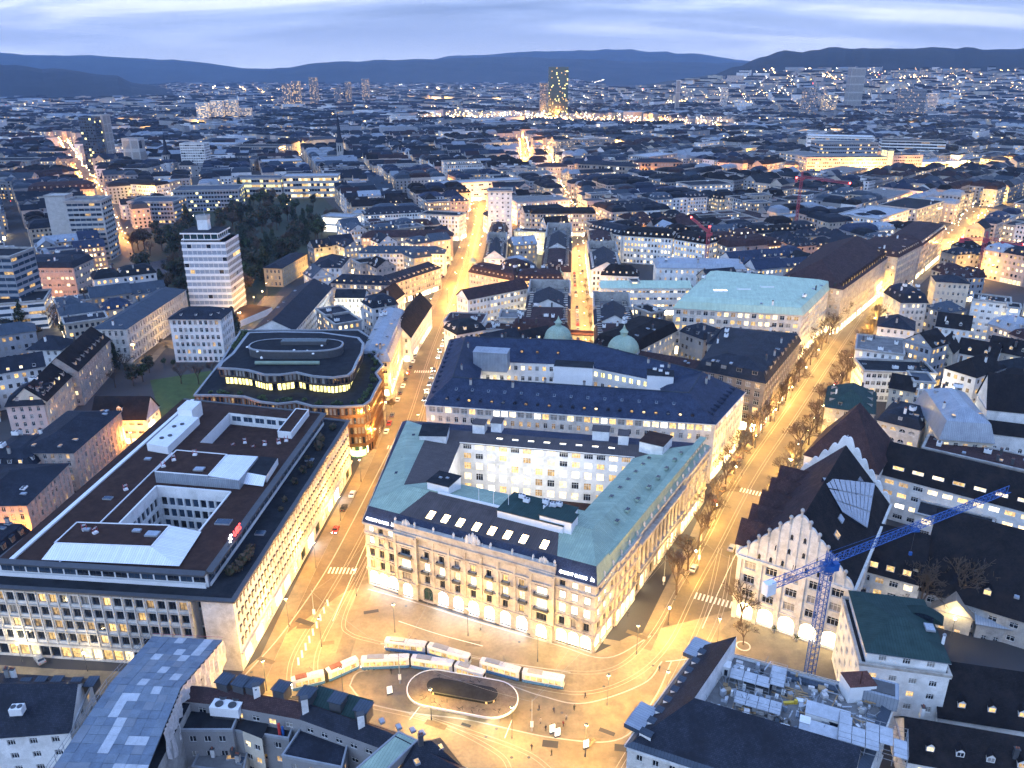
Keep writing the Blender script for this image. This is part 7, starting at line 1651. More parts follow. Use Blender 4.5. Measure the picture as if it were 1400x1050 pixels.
# ------------------------------------------------------------------ cars
def car_proto(paint):
    o={}
    b=MB();prof=[(-2.1,.35),(-2.15,.75),(-2.0,.95),(-1.55,1.0),(-1.0,1.42),(.55,1.45),(1.15,1.02),(1.95,.9),(2.12,.65),(2.08,.35)];w=.88
    for(x0,z0),(x1,z1)in zip(prof,prof[1:]):
        i0=.16 if z0>1.1 else 0;i1=.16 if z1>1.1 else 0
        b.poly([(x0,-w+i0,z0),(x0,w-i0,z0),(x1,w-i1,z1),(x1,-w+i1,z1)],paint)
    for s in(-1,1):
        low=[(x,s*w,z)for x,z in[(-2.1,.35),(2.08,.35),(2.12,.65),(1.95,.9),(1.15,1.02),(-1.55,1.0),(-2.0,.95),(-2.15,.75)]];b.poly(low if s<0 else low[::-1],paint)
        up=[(-1.55,s*w,1.0),(1.15,s*w,1.02),(.55,s*(w-.16),1.45),(-1.0,s*(w-.16),1.42)];b.poly(up if s<0 else up[::-1],paint)
    o['body']=b.mesh('body')
    gl=MB()
    for s in(-1,1):q=[(-1.3,s*(w-.03),1.05),(.9,s*(w-.03),1.07),(.5,s*(w-.15),1.4),(-.92,s*(w-.15),1.38)];gl.poly(q if s<0 else q[::-1],'glass_dark')
    gl.poly([(1.14,-.75,1.05),(1.14,.75,1.05),(.6,.66,1.43),(.6,-.66,1.43)],'glass_dark');gl.poly([(-1.52,.75,1.03),(-1.52,-.75,1.03),(-1.03,-.66,1.41),(-1.03,.66,1.41)],'glass_dark');o['windows']=gl.mesh('side_glass')
    wh=MB()
    for k in range(12):t0,t1=2*PI*k/12,2*PI*(k+1)/12;q=[(.33*math.cos(t0),-.1,.33*math.sin(t0)),(.33*math.cos(t1),-.1,.33*math.sin(t1)),(.33*math.cos(t1),.1,.33*math.sin(t1)),(.33*math.cos(t0),.1,.33*math.sin(t0))];wh.poly(q,'tyre')
    for y in(-.1,.1):wh.poly([(.33*math.cos(2*PI*k/12),y,.33*math.sin(2*PI*k/12))for k in range(12)],'tyre');wh.poly([(.2*math.cos(2*PI*k/8),y*1.05,.2*math.sin(2*PI*k/8))for k in range(8)],'grey_metal')
    o['wheel']=wh.mesh('wheel');hl=MB();hl.box((0,0,0),(.08,.34,.14),'lamp_white');o['head']=hl.mesh('headlight');tl=MB();tl.box((0,0,0),(.08,.34,.14),'red_paint');o['tail']=tl.mesh('tail_light')
    return o
CP_=[car_proto('car_paint_%d'%i)for i in range(5)]
def car(px,py,rz,paint,label):
    p=P(px,py);t=Thing('parked_car',label,'car',(p.x,p.y,.19),'cars parked and waiting in the streets',rz);d=CP_[paint]
    def sub(n,me,loc):o=bpy.data.objects.new(n,me);COL.objects.link(o);o.parent=t.o;o.location=loc
    sub('body',d['body'],(0,0,0));sub('side_glass',d['windows'],(0,0,0))
    for x in(-1.3,1.3):
        for y in(-.8,.8):sub('wheel',d['wheel'],(x,y,.34))
    for y in(-.6,.6):sub('headlight',d['head'],(2.09,y,.62));sub('tail_light',d['tail'],(-2.13,y,.72))
ang=lambda a,b:math.atan2((P(*b)-P(*a)).y,(P(*b)-P(*a)).x)
ta,av=ang((458,725),(483,675)),ang((950,740),(1010,650))
for px,py,r_,c_,lab in((482,678,ta,0,'white car parked on the tram street beside the office block'),(470,697,ta,1,'black car parked behind the white one'),(459,727,ta+PI,2,'red car with a pale bonnet at the office block kerb'),(944,742,av,1,'black car under the bare trees at the palace side'),(1000,752,av,3,'grey car by the kerb before the gabled hall'),(1043,583,av,1,'dark van-like car stopped on the avenue'),(1030,597,av+.1,4,'dark blue car beside the avenue trees'),(948,780,av,3,'grey car in the palace side shadow'),(211,473,ang((200,490),(225,465)),0,'white car waiting on the street below the striped tower'),(219,467,ang((200,490),(225,465)),1,'dark car ahead of the waiting white one'),(454,446,.1,3,'grey car in the bright forecourt'),(598,396,ang((585,430),(600,395)),0,'white car parked by the angled office'),(606,380,ang((585,430),(600,395)),1,'dark car next to it farther up the tram street'),(618,352,ang((600,395),(620,350)),0,'pale car near the brown-roofed office'),(613,364,ang((600,395),(620,350)),4,'blue car near the brown-roofed office'),(792,352,PI/2,2,'red car in the middle lane'),(796,372,PI/2,1,'black car in the middle lane'),(802,402,PI/2,0,'white car in the middle lane'),(1166,424,av,0,'white car on the far avenue'),(55,905,2.4,3,'grey car on the street left of the office block'),(20,432,.5,0,'white car by the curved terrace building'),(75,425,.4,2,'red car by the curved terrace building'),(60,440,.4,4,'blue car by the curved terrace building')):
    car(px,py,r_,c_,lab)
for ln,off,sp_,s0,s1,rz_,nm in((TAL,6.0,8.5,118,300,0,'on the left kerb of the tram street'),(TAL,-6.0,9.5,150,300,PI,'on the right kerb of the tram street'),(LANE,3.4,9,30,190,0,'on the left side of the middle lane'),(AVE,-6.6,15,70,300,PI,'on the hall side of the avenue'),(BOUL,5.5,11,10,160,0,'along the boulevard by the pond')):
    for k,(p,a,s)in enumerate([w for w in along(ln,sp_,off,s0,s1)if RND.random()>.25]):
        x_,y_,_=proj((p.x,p.y,0));car(x_,y_,a+rz_,RND.choice([0,0,1,1,3,3,4,2]),nth(k)+' parked car '+nm+', counted upward')
# ------------------------------------------------------------------ people
def person_mesh(cl,pose,seed):
    rg=random.Random(seed);b=MB();s=rg.uniform(.94,1.04)
    sw=.16*pose
    legs=[]
    for sd in(-1,1):
        hp,kn,ft=Vector((0,sd*.09,.92)),Vector((sd*sw*.6,sd*.1,.5)),Vector((sd*sw*1.4-.03,sd*.1,.06))
        b.tube(hp,kn,.085,.065,'cloth_0',6);b.tube(kn,ft,.065,.045,'cloth_0',6);b.tube(ft,ft+Vector((.2,0,-.02)),.05,.04,'tyre',5,True)
    b.lathe((0,0,0),[(.14,.88),(.17,1.0),(.155,1.15),(.2,1.35),(.19,1.43),(.08,1.5),(.06,1.56)],cl,10)
    for sd in(-1,1):
        sh,el,ha=Vector((0,sd*.21,1.4)),Vector((-sd*sw*.5,sd*.25,1.14)),Vector((.08-sd*sw,sd*.24,.88))
        b.tube(sh,el,.06,.05,cl,6);b.tube(el,ha,.05,.04,cl,6)
        b.tube(ha,ha+Vector((.01,0,-.08)),.042,.036,'skin',6,True)
        for f_ in range(4):b.tube(ha+Vector((-.028+f_*.018,0,-.08)),ha+Vector((-.02+f_*.018,0,-.15+abs(f_-1.5)*.012)),.009,.007,'skin',4,True)
        b.tube(ha+Vector((.035,0,-.03)),ha+Vector((.06,0,-.09)),.01,.008,'skin',4,True)
    hd=[(0,1.53),(.06,1.56),(.085,1.63),(.09,1.68),(.075,1.75),(.03,1.79),(0,1.8)]
    b.lathe((0,0,0),hd[:4],'skin',10);b.lathe((-.006,0,0),[(.097,1.66),(.095,1.71),(.08,1.77),(.03,1.81),(0,1.815)],'bark',10)
    b.tube((.08,0,1.65),(.11,0,1.63),.012,.014,'skin',4,True)
    for y in(-.035,.035):b.box((.086,y,1.665),(.012,.02,.012),'tyre')
    b.box((.083,0,1.59),(.012,.04,.008),'red_paint')
    for y in(-.092,.092):b.tube((0,y,1.64),(0,y,1.69),.016,.014,'skin',4,True)
    return b.mesh('person')
PL=[(737,972,'cloth_0',1,'person in dark coat walking behind the waiting group'),(757,975,'cloth_1',1,'person in blue-black jacket facing the avenue'),(739,990,'cloth_2',.3,'person in light coat at the left of the group'),(746,1000,'cloth_0',.2,'person in black standing with the group'),(754,998,'cloth_1',.3,'person in dark blue standing with the group'),(764,1004,'cloth_2',.2,'person in beige coat at the group\'s near side'),(770,994,'cloth_3',.3,'person in dark red standing with the group'),(774,985,'cloth_2',.4,'person in grey coat at the group\'s far side'),(727,1026,'cloth_0',.8,'person in dark clothes alone near the lower square'),(754,1034,'cloth_4',.5,'person in olive coat below the group'),(535,922,'cloth_0',.6,'person in black beside the mast at the left track'),(800,955,'cloth_0',1,'person crossing between the group and the avenue'),(785,972,'cloth_4',.6,'person in olive jacket right of the group'),(657,862,'cloth_2',.7,'person in pale coat before the palace front'),(901,918,'cloth_1',.4,'person waiting at the island\'s avenue tip'),(858,843,'cloth_0',.8,'person in dark coat by the palace corner'),(1014,652,'cloth_0',.8,'person in black out on the avenue')]
for k,(px,py,cl,po,lab)in enumerate(PL):
    o=bpy.data.objects.new('person',person_mesh(cl,po,k));COL.objects.link(o);p=P(px,py);o.location=(p.x,p.y,.165 if py>900 else .07);o.rotation_euler=(0,0,k*1.7);tag(o,lab,'person','people on the square')
# ------------------------------------------------------------------ square furniture
def simple(name,label,cat,px,py,mb,rz=0.0,z=.165,group=None):
    o=mb.build(name);p=P(px,py);o.location=(p.x,p.y,z);o.rotation_euler=(0,0,rz);tag(o,label,cat,group);return o
for px,py,h_,lab in((547,935,9,'slim pole beside the left end of the canopy'),(727,1000,9,'pole with info boxes right of the canopy'),(907,800,10,'tall mast at the palace side of the avenue'),(955,770,10,'contact wire mast on the avenue before the hall'),(430,845,9,'contact wire mast by the office block')):
    b=MB();b.lathe((0,0,0),[(.22,0),(.2,1.0),(.11,1.1),(.08,h_)],'grey_metal',8);b.box((0,0,1.2),(.7,.3,1.5),'white_metal');simple('mast',lab,'mast',px,py,b)
for px,py,lab in((533,950,'lit advertising column left of the canopy'),(755,1003,'lit white display board among the waiting people'),(762,1008,'second lit display board beside the first'),(801,1024,'white info panel on the lower square')):
    b=MB();b.box((0,0,0),(1.4,.4,.4),'dark_metal');b.box((0,0,.4),(1.3,.3,2.0),'white_metal');b.box((0,-.17,.55),(1.1,.03,1.7),'lit_white');b.box((0,.17,.55),(1.1,.03,1.7),'lit_white');simple('display_board',lab,'display board',px,py,b,.4)
b=MB();b.box((0,0,.35),(2.4,.6,.1),'wood');b.box((-.9,0,0),(.1,.5,.35),'dark_metal');b.box((.9,0,0),(.1,.5,.35),'dark_metal');b.box((0,.3,.45),(2.4,.08,.45),'wood');simple('bench','wooden bench on the lower square','bench',809,1018,b,.8)
for k,(px,py)in enumerate(((1030,852),(1058,864),(1088,876))):
    b=MB();b.lathe((0,0,0),[(.45,0),(.55,.7),(.5,.7),(0,.65)],'stone_grey',10)
    rg=random.Random(k)
    for j in range(50):v=Vector((rg.gauss(0,1),rg.gauss(0,1),rg.gauss(0,1))).normalized()*rg.uniform(.3,.75);u=Vector((rg.gauss(0,1),rg.gauss(0,1),rg.gauss(0,1))).normalized()*.22;w=v.normalized().cross(u);c0=Vector((0,0,1.25));b.poly([c0+v-u,c0+v+w,c0+v+u,c0+v-w],'leaf_green' if j%2 else 'leaf_dark')
    simple('potted_shrub',['potted round shrub by the hall\'s first arch pier','potted round shrub by the hall\'s middle arch pier','potted round shrub near the crane foot'][k],'potted shrub',px,py,b,0,.07,'potted shrubs before the hall')
for k in range(9):
    p0,_,_=along(AVE,12,10.4,80)[k];b=MB();b.box((0,0,0),(1.8,1.0,.75),'wood',top='dark_metal');b.tube((0,0,.7),(0,0,2.6),.04,.04,'dark_metal',5);b.lathe((0,0,2.5),[(1.3,0),(0,.5)],'brick_red' if k%3==0 else 'wood',8)
    o=b.build('cafe_parasol');o.location=(p0.x,p0.y,.14);tag(o,nth(k)+' parasol and table along the navy block shops on the avenue','parasol','parasols along the avenue shops')
# overhead contact wires across the square
wr=MB()
for a,b_ in(((430,845),(547,935)),((547,935),(727,1000)),((727,1000),(907,800)),((907,800),(955,770)),((500,780),(430,845)),((815,860),(727,1000)),((955,770),(1003,800)),((600,830),(547,935))):
    p,q=P(*a),P(*b_);n=8
    for k in range(n):
        f_=lambda t:(p.x+(q.x-p.x)*t,p.y+(q.y-p.y)*t,8.6-1.2*4*t*(1-t));wr.tube(f_(k/n),f_((k+1)/n),.025,.025,'grey_metal',4)
o=wr.build('contact_wires');tag(o,'thin contact and span wires strung across the square','wires')
# ------------------------------------------------------------------ blue tower crane
def lattice(mb,a,b,w,m,n,tri=False,up=Vector((0,0,1))):
    a,b=Vector(a),Vector(b);d=(b-a).normalized();s=d.cross(up)
    if s.length<.1:s=Vector((1,0,0))
    s.normalize();u=s.cross(d)
    offs=[s*-w/2+u*-w/2,s*w/2+u*-w/2,s*w/2+u*w/2,s*-w/2+u*w/2]if not tri else[s*-w/2,s*w/2,u*w*1.1]
    k=len(offs)
    for o in offs:mb.tube(a+o,b+o,.125,.125,m,4)
    for i in range(n):
        p,q=a.lerp(b,i/n),a.lerp(b,(i+1)/n)
        for j in range(k):
            o0,o1=offs[j],offs[(j+1)%k];mb.tube(p+o0,(q+o1),.065,.065,m,4);mb.tube(p+o0,p+o1,.065,.065,m,4)
def crane(name,label,base,hz,tip,tail,m,w=1.7,hook=True,jw=1.5):
    t=Thing(name,label,'crane',(base.x,base.y,0));B_=Vector((base.x,base.y,0))
    b=MB();lattice(b,B_,B_+Vector((0,0,hz)),w,m,int(hz/1.7));b.build('mast',t)
    b=MB();b.box((base.x,base.y,hz),(2.4,2.4,1.6),m);b.box((base.x+1.6,base.y-.3,hz+.3),(1.3,1.5,2.0),m,.3);b.lathe((base.x,base.y,hz-.5),[(1.5,0),(1.5,.5)],m,12);b.build('slewing_unit',t)
    tp,tl=Vector(tip),Vector(tail);top=B_+Vector((0,0,hz+1.9))
    b=MB();lattice(b,top,tp,jw,m,int((tp-top).length/1.8),True);b.build('jib',t)
    b=MB();lattice(b,top,tl,jw,m,int((tl-top).length/1.8),False,);b.build('counter_jib',t)
    b=MB();dr=(tl-top).normalized();b.box((tl.x,tl.y,tl.z-2.2),(2.6,1.8,3.0),'white_metal' if m=='crane_blue' else m,math.atan2(dr.y,dr.x));b.build('counterweight',t)
    ap=top+Vector((0,0,5 if hook else 3));b=MB();lattice(b,top,ap,1.0,m,3);b.build('tower_head',t)
    b=MB();b.tube(ap,top.lerp(tp,.75)+Vector((0,0,1.4)),.05,.05,m,4);b.tube(ap,tl,.05,.05,m,4);b.build('stay',t)
    p=top.lerp(tp,.45);b=MB();b.box((p.x,p.y,p.z-.8),(1.6,1.4,.6),m);b.tube((p.x,p.y,p.z-.8),(p.x,p.y,p.z-7),.04,.04,'dark_metal',4);b.box((p.x,p.y,p.z-7.8),(.7,.5,.9),m);b.build('hook',t)
    return t
cb_=P(1105,930);tp_=P(1378,672,34.5);tl_=P(1052,800,34)
crane('tower_crane','blue tower crane standing before the gabled hall',cb_,32,(*tp_,34.6),(*tl_,34),'crane_blue',1.9,False)
for px,py,z,tpx,tlx,lab in((962,395,36,(900,262),(982,248),'slim red crane behind the wrapped building'),(1085,330,52,(1205,258),(1058,256),'red crane with a long level jib and red end lights'),(1332,400,34,(1400,335),(1302,326),'dark red crane over the old quarter at the right')):
    b_=P(px,py);p1=P(*tpx,z+3);p2=P(*tlx,z+2.5)
    def lim(p,L_):
        d=p-b_;return b_+d.normalized()*min(d.length,L_)
    p1,p2=lim(p1,52),lim(p2,16)
    t=crane('tower_crane',lab,b_,z,(*p1,z+2.4),(*p2,z+2.0),'crane_red',1.8,True)
    for q in(p1,p2):lb=MB();lb.lathe((q.x,q.y,z+2.8),[(0,0),(.7,.35),(.7,.9),(0,1.2)],'red_light',8);lb.build('end_light',t)
# ------------------------------------------------------------------ trees
def bare_tree(seed,hgt=11,spread=1.0):
    rg=random.Random(seed);tb,cb=MB(),MB()
    def grow(p,d,l,r,lv):
        q=p+d*l;(tb if lv==0 else cb).tube(p,q,max(r,.035),max(r*.68,.03),'bark',6 if lv<2 else(4 if lv<3 else 3))
        if lv>=6:return
        n=4 if lv==0 else(3 if lv<4 else 2)
        for k in range(n):
            a=rg.uniform(0,2*PI);t=rg.uniform(.35,.85)*(1.0 if lv else .8)*spread
            u=d.cross(Vector((.3,.5,.8))).normalized();w=d.cross(u)
            nd=(d*math.cos(t)+(u*math.cos(a)+w*math.sin(a))*math.sin(t));nd.z+=.12;nd.normalize()
            grow(p+d*l*(rg.uniform(.75,1)if lv else rg.uniform(.85,1)),nd,l*rg.uniform(.62,.82),r*.64,lv+1)
    grow(Vector((0,0,0)),Vector((rg.uniform(-.05,.05),rg.uniform(-.05,.05),1)).normalized(),hgt*.3,hgt*.024,0)
    return tb.mesh('trunk'),cb.mesh('crown')
BT=[bare_tree(s,11,sp_)for s,sp_ in((1,.85),(2,.95),(3,.8))]
def leafy_tree(seed,hgt=12,m1='leaf_dark',m2='leaf_dark',conif=False,n=1100):
    rg=random.Random(seed);tb,cb=MB(),MB();tb.tube((0,0,0),(0,0,hgt*.45),.3,.2,'bark',6)
    for k in range(5):a=rg.random()*6.3;tb.tube((0,0,hgt*(.25+.04*k)),(math.cos(a)*hgt*.22,math.sin(a)*hgt*.22,hgt*(.5+.05*k)),.13,.05,'bark',4)
    cl=[]
    for k in range(16 if not conif else 20):
        if conif:z=hgt*(.15+.8*k/20);r=(1-k/21)*hgt*.24;a=rg.random()*6.3;cl.append((Vector((math.cos(a)*r*.5,math.sin(a)*r*.5,z)),r*.7+.4))
        else:v=Vector((rg.gauss(0,1),rg.gauss(0,1),rg.gauss(0,.8))).normalized()*rg.uniform(.35,1);cl.append((Vector((v.x*hgt*.3,v.y*hgt*.3,hgt*.6+v.z*hgt*.28)),hgt*rg.uniform(.09,.17)))
    for k in range(n):
        c,r=rg.choice(cl);v=Vector((rg.gauss(0,1),rg.gauss(0,1),rg.gauss(0,1))).normalized();p=c+v*r*rg.uniform(.6,1.05);u=Vector((rg.gauss(0,1),rg.gauss(0,1),rg.gauss(0,1))).normalized()*rg.uniform(.25,.5);w=v.cross(u).normalized()*u.length
        cb.poly([p-u,p+w,p+u,p-w],m1 if k%3 else m2)
    return tb.mesh('trunk'),cb.mesh('crown')
LT=[leafy_tree(11,13,'leaf_dark','leaf_brown'),leafy_tree(12,12,'leaf_dark','leaf_green'),leafy_tree(13,14,'leaf_dark','leaf_dark',True),leafy_tree(14,11,'leaf_brown','bark')]
def tree(p,kind,me,label,s=1.0,rz=0.0,group=None,ring_=False):
    t=Thing(kind,label,'tree',(p.x,p.y,.1),group,rz);t.o.scale=(s,s,s)
    for n,m in zip(('trunk','crown'),me):o=bpy.data.objects.new(n,m);COL.objects.link(o);o.parent=t.o
for k,(p,a,s)in enumerate(along(AVE,13.5,9.6,26,330)):tree(p,'bare_lime_tree',BT[k%3],nth(k)+' bare street tree from the square on the palace side of the avenue',RND.uniform(1.2,1.55),k*1.3,'bare trees along the avenue, palace side')
for k,(p,a,s)in enumerate(along(AVE,14,-9.4,20,330)):tree(p,'bare_lime_tree',BT[(k+1)%3],nth(k)+' bare street tree from the square on the hall side of the avenue',RND.uniform(1.2,1.55),k*1.7,'bare trees along the avenue, hall side')
tree(P(1016,882),'bare_lime_tree',BT[0],'young bare tree in a round kerb on the small square',.75,1.0)
b=MB();b.lathe((0,0,0),[(1.9,0),(1.9,.18),(1.6,.18),(1.6,0)],'stone_pale',18);simple('tree_kerb','round stone kerb at the foot of the young bare tree','kerb',1016,884,b,0,.07)
for k,(px,py,s,lab)in enumerate(((1255,850,1.7,'large spreading bare tree in the walled garden, left'),(1300,845,2.0,'tallest bare tree in the walled garden, centre'),(1345,848,1.6,'bare tree beside the blue-grey shed in the walled garden'),(1225,835,1.0,'small bare tree behind the white house roof'))):tree(P(px,py),'bare_garden_tree',BT[k%3],lab,s,k*2.1)
for k,(p,a,s)in enumerate(along(LANE,17,-3.5,12,150)):tree(p,'bare_lane_tree',BT[k%3],nth(k)+' small bare tree up the right side of the middle lane',.6,k,'bare trees in the lane')
for k,(px,py,s,i,lab)in enumerate(((248,525,1.0,1,'bare tree before the pale office house, left'),(272,525,1.05,2,'bare tree before the pale office house, middle'),(294,518,.95,0,'bare tree before the pale office house, right'),(158,530,.95,0,'bare tree at the end of the old row'),(480,468,.8,1,'bare tree in the bright forecourt'))):tree(P(px,py),'bare_tree',BT[i],lab,s,k)
for k,(px,py,s,i,lab)in enumerate(((183,528,.95,0,'dense dark tree between old row and lawn'),(196,522,.8,1,'smaller dark evergreen next to the dense one'),(225,500,.35,1,'low dark hedge tree by the street corner'),(238,502,.35,1,'second low hedge tree by the street corner'),(470,475,.4,1,'low shrubby tree at the forecourt edge'),(535,560,.5,3,'brownish round tree beside the copper-clad office'),(118,415,.8,0,'dark round tree by the lamplit pale office'),(130,400,.7,3,'brown tree behind the dark round one'))):tree(P(px,py),'evergreen_tree',LT[i],lab,s,k)
rg=random.Random(77);poly=[P(*p)for p in[(168,385),(185,330),(330,272),(430,275),(475,312),(420,345),(350,400),(340,430),(250,415)]]
n_=0
while n_<150:
    px,py=rg.uniform(165,475),rg.uniform(270,430);p=P(px,py)
    if not inside(p,poly)or any(inside(p,q)for q in BUILT)or inside(p,[P(*q)for q in[(190,360),(235,350),(250,372),(215,385),(185,382)]]):continue
    ki=rg.choice([0,0,1,2,3,4]);s_=rg.uniform(1.0,1.9);lab='%s %s park tree %s, %s'%('tall' if s_>1.6 else 'middling' if s_>1.25 else 'small',['dark mixed-leaved','greenish round','pointed dark conifer-like','brown twiggy','bare'][ki],'beside the pond' if px<245 else 'behind the striped tower' if px<335 else 'around the yellow villa' if py>330 else 'near the bright glazed hall' if px>410 else 'before the lit glass offices','in the back rows' if py<300 else 'in the front rows' if py>350 else 'in the middle rows')
    tree(p,'park_tree',LT[ki]if ki<4 else BT[n_%3],lab,s_,rg.random()*6,lab);n_+=1
for k,(px,py)in enumerate(sorted(((10,455),(32,452),(52,462),(75,448),(95,452),(120,440),(18,470),(100,470),(128,420),(142,432),(60,440),(86,436),(165,395),(178,402),(150,300),(170,310),(160,330),(146,345),(115,500),(160,505),(172,512),(205,510),(310,470),(322,462)))):
    tree(P(px,py),'boulevard_tree',(LT+BT)[k%7],nth(k)+' from the left of the dark trees between old row, lawn and boulevard',.75+.3*(k%3),k,'dark trees along the boulevard')
for k,(px,py)in enumerate(((1290,846),(1302,848),(1312,850),(1321,851))):
    b=MB();b.tube((0,0,0),(0,0,2.6),.05,.05,'dark_metal',5);b.lathe((0,0,2.6),[(0,0),(.35,.15),(.45,.45),(.35,.75),(0,.9)],'yellow_light',10);simple('globe_lantern',nth(k)+' yellow globe lantern from the left before the stone pavilion','lantern',px,py,b,0,.1,'yellow globe lanterns')
for k in range(26):
    px,py=rg.uniform(1160,1250),rg.uniform(800,830);p=P(px,py)
    if any(inside(p,q)for q in BUILT):continue
    tree(p,'garden_shrub',LT[3 if k%3 else 1],'dark shrub in the walled garden beside the hall',rg.uniform(.2,.35),k,'shrubs of the walled garden')
# ------------------------------------------------------------------ far landmarks
def tower(name,label,px,pw,ybase,ytop,dist,dep,wm,glass,fh=3.6,wts=None,cap=None,cat='tower',bay=3.4):
    """px centre, pixel width, rows; built at the given distance"""
    X=(px-700)/1100*(dist*CP+(CAM_H-40)*SP);w=pw/1100*dist
    # height from the top row
    v=(525-ytop)/1100;dz=(-SP+v*CP)/(CP+v*SP)*dist;h=CAM_H+dz
    q=rect((X-w/2,dist),(X+w/2,dist),dep);fl=max(3,int(h/fh))
    return generic(name,label,q,h,fl,'flat',1.0,'bitumen',wm,spacing=bay,ww=bay-.7,wh=fh-1.3,wts=wts or SOME,near=False,cat=cat,cornice=0,over=.05,edge=wm,margin=.4)
tower('glass_tower','tall dark green glass tower standing alone on the far plain',763,25,146,92,2500,40,'glass_green',None,4.2,{'glass_green':.9,'lit_yellow':.05,'lit_warm':.05})
tower('dark_slab','lower dark block beside the tall green glass tower',743,10,142,114,2540,30,'concrete_blue',None,4,DARK)
tower('grain_silo_tower','slender windowless grey silo tower on the right hillside',1168,18,150,93,2600,30,'concrete',None,20,{'curtain':1},bay=14)
tower('grey_slab_tower','broad grey office slab right of the silo tower',1246,34,162,122,2350,22,'concrete_blue',None,3.6,{'glass_dark':.9,'lit_warm':.1})
tower('pale_slab_tower','pale half-hidden slab right behind the broad grey one',1274,12,158,128,2450,22,'plaster',None,3.6,{'glass_dark':.9,'lit_warm':.1})
tower('dark_block_tower','dark square block left of the silo tower',1108,16,150,120,2500,30,'concrete_blue',None,4,DARK)
tower('pale_block','pale low tower between dark block and silo',1135,18,150,130,2450,24,'concrete',None,3.6,SOME)
tower('blue_slab_tower','dark blue-glass slab tower on the left',123,20,226,161,1210,20,'glass_blue',None,3.8,{'glass_dark':.75,'glass_blue':.2,'lit_yellow':.05})
tower('grey_slab_tower','grey concrete slab tower joined to the blue-glass one',138,14,226,158,1235,24,'concrete',None,12,{'curtain':1},bay=10)
tower('grey_slab_tower','shorter grey slab right of the blue-glass tower',178,22,232,190,1180,20,'concrete',None,12,{'curtain':.9,'glass_dark':.1},bay=10)
tower('white_slab_tower','white slab block by the grey spire on the left',262,32,232,197,1150,22,'plaster',None,3.4,{'curtain':.8,'glass_dark':.2})
for k,(px,yt)in enumerate(((276,141),(296,138),(316,137),(334,148))):tower('lit_apartment_slab',['first of four bright-windowed slabs in the left distance','second of four bright-windowed slabs in the left distance','third of four bright-windowed slabs in the left distance','lowest, last of four bright-windowed slabs in the left distance'][k],px,15,168,yt,2150+k*25,18,'plaster',None,3.2,{'lit_warm':.35,'lit_dim':.2,'glass_dark':.45},cat='apartment block')
for k,(px,yt,w)in enumerate(((391,115,9),(405,111,10),(429,106,10),(461,119,8),(476,112,7),(500,108,9))):tower('distant_tower_block',['stub tower block first from left of the far tower group','tower block second from left of the far tower group','tallest tower block of the far tower group','thin tower block right of the tallest','narrow tower block near the spire top','last tower block of the far group'][k],px,w,145,yt,3000+k*40,22,'concrete_blue',None,4,{'glass_dark':.72,'lit_warm':.28})
tower('distant_chimney','thin pale chimney rising over the right plain',926,5,148,110,2600,10,'plaster',None,40,{'curtain':1},bay=20)
tower('pale_tower','thin pale tower on the right plain',990,8,140,120,2700,16,'plaster',None,4,SOME)
def church(px,yb,yt,dist,label):
    X=(px-700)/1100*(dist*CP+CAM_H*SP*.9);v=(525-yt)/1100;h=CAM_H+(-SP+v*CP)/(CP+v*SP)*dist
    t=Thing('church',label,'church',(X,dist,0));b=MB();b.box((X,dist,0),(8.5,8.5,h*.45),'stone_grey');
    b.build('tower',t);b=MB();z=h*.45;b.lathe((X,dist,z),[(6.4,0),(5.2,h*.05),(3.2,h*.1),(1.8,h*.3),(0,h-z)],'slate',8,PI/8);b.build('spire',t)
    b=MB();q=rect((X+6,dist-4),(X+34,dist+10),16);f=roof(b,q,14,'gable',11,'slate',.5,wallm='stone_grey');b.prism(q,0,14,'stone_grey');b.build('nave',t)
    b=MB()
    for dx_ in(-1.6,1.6):b.poly([(X+dx_-.8,dist-4.3,h*.3),(X+dx_+.8,dist-4.3,h*.3),(X+dx_+.8,dist-4.3,h*.4),(X+dx_-.8,dist-4.3,h*.4)],'glass_dark')
    b.build('belfry_window',t);BUILT.append(rect((X-8,dist-8),(X+40,dist-8),34))
church(466,225,150,1230,'church with tall thin spire in the left middle distance');church(229,225,180,1180,'church with a shorter dark spire behind the white slab')
# ------------------------------------------------------------------ hills
def ridge(name,pts,d0,d1,m,base=-5,n=70,rough=.05,seed=0,skirt=1.0):
    """pts: (pixel x, pixel y of the crest) seen at distance d1; the slope starts at d0"""
    b=MB();cr=[];rg=random.Random(seed)
    pts=sorted(pts)
    for k in range(n+1):
        x=pts[0][0]+(pts[-1][0]-pts[0][0])*k/n
        for(x0,y0),(x1,y1)in zip(pts,pts[1:]):
            if x0<=x<=x1:t=(x-x0)/(x1-x0);t=t*t*(3-2*t);y=y0+(y1-y0)*t;break
        v=(525-y)/1100;h=CAM_H+(-SP+v*CP)/(CP+v*SP)*d1
        h+=(mnoise.noise(Vector((x*.045,seed,0)))*1.0+mnoise.noise(Vector((x*.17,seed,3)))*.35)*rough*d1*.03
        cr.append((x,h))
    rows=14;grid=[]
    for j in range(rows+3):
        t=j/rows;row=[]
        for x,h in cr:
            d=d0+(d1-d0)*t;X=(x-700)/1100*d*CP*1.16
            s=math.sin(min(1,t)*PI/2)**1.1 if t<=1 else 1-(t-1)*2
            z=base+(h-base)*s+(mnoise.noise(Vector((X*.006,d*.006,seed)))*.04*d1*.04 if 0<t<1 else 0)
            row.append((X,d,z))
        grid.append(row)
    for j in range(rows+2):
        for k in range(n):b.poly([grid[j][k],grid[j][k+1],grid[j+1][k+1],grid[j+1][k]],m)
    o=b.build(name,smooth=True);o['kind']='structure';return o
ridge('far_ridge',[(-500,60),(-60,66),(60,70),(160,76),(220,77),(300,82),(400,94),(520,103),(600,115)],7500,9600,'far_hill',seed=3)
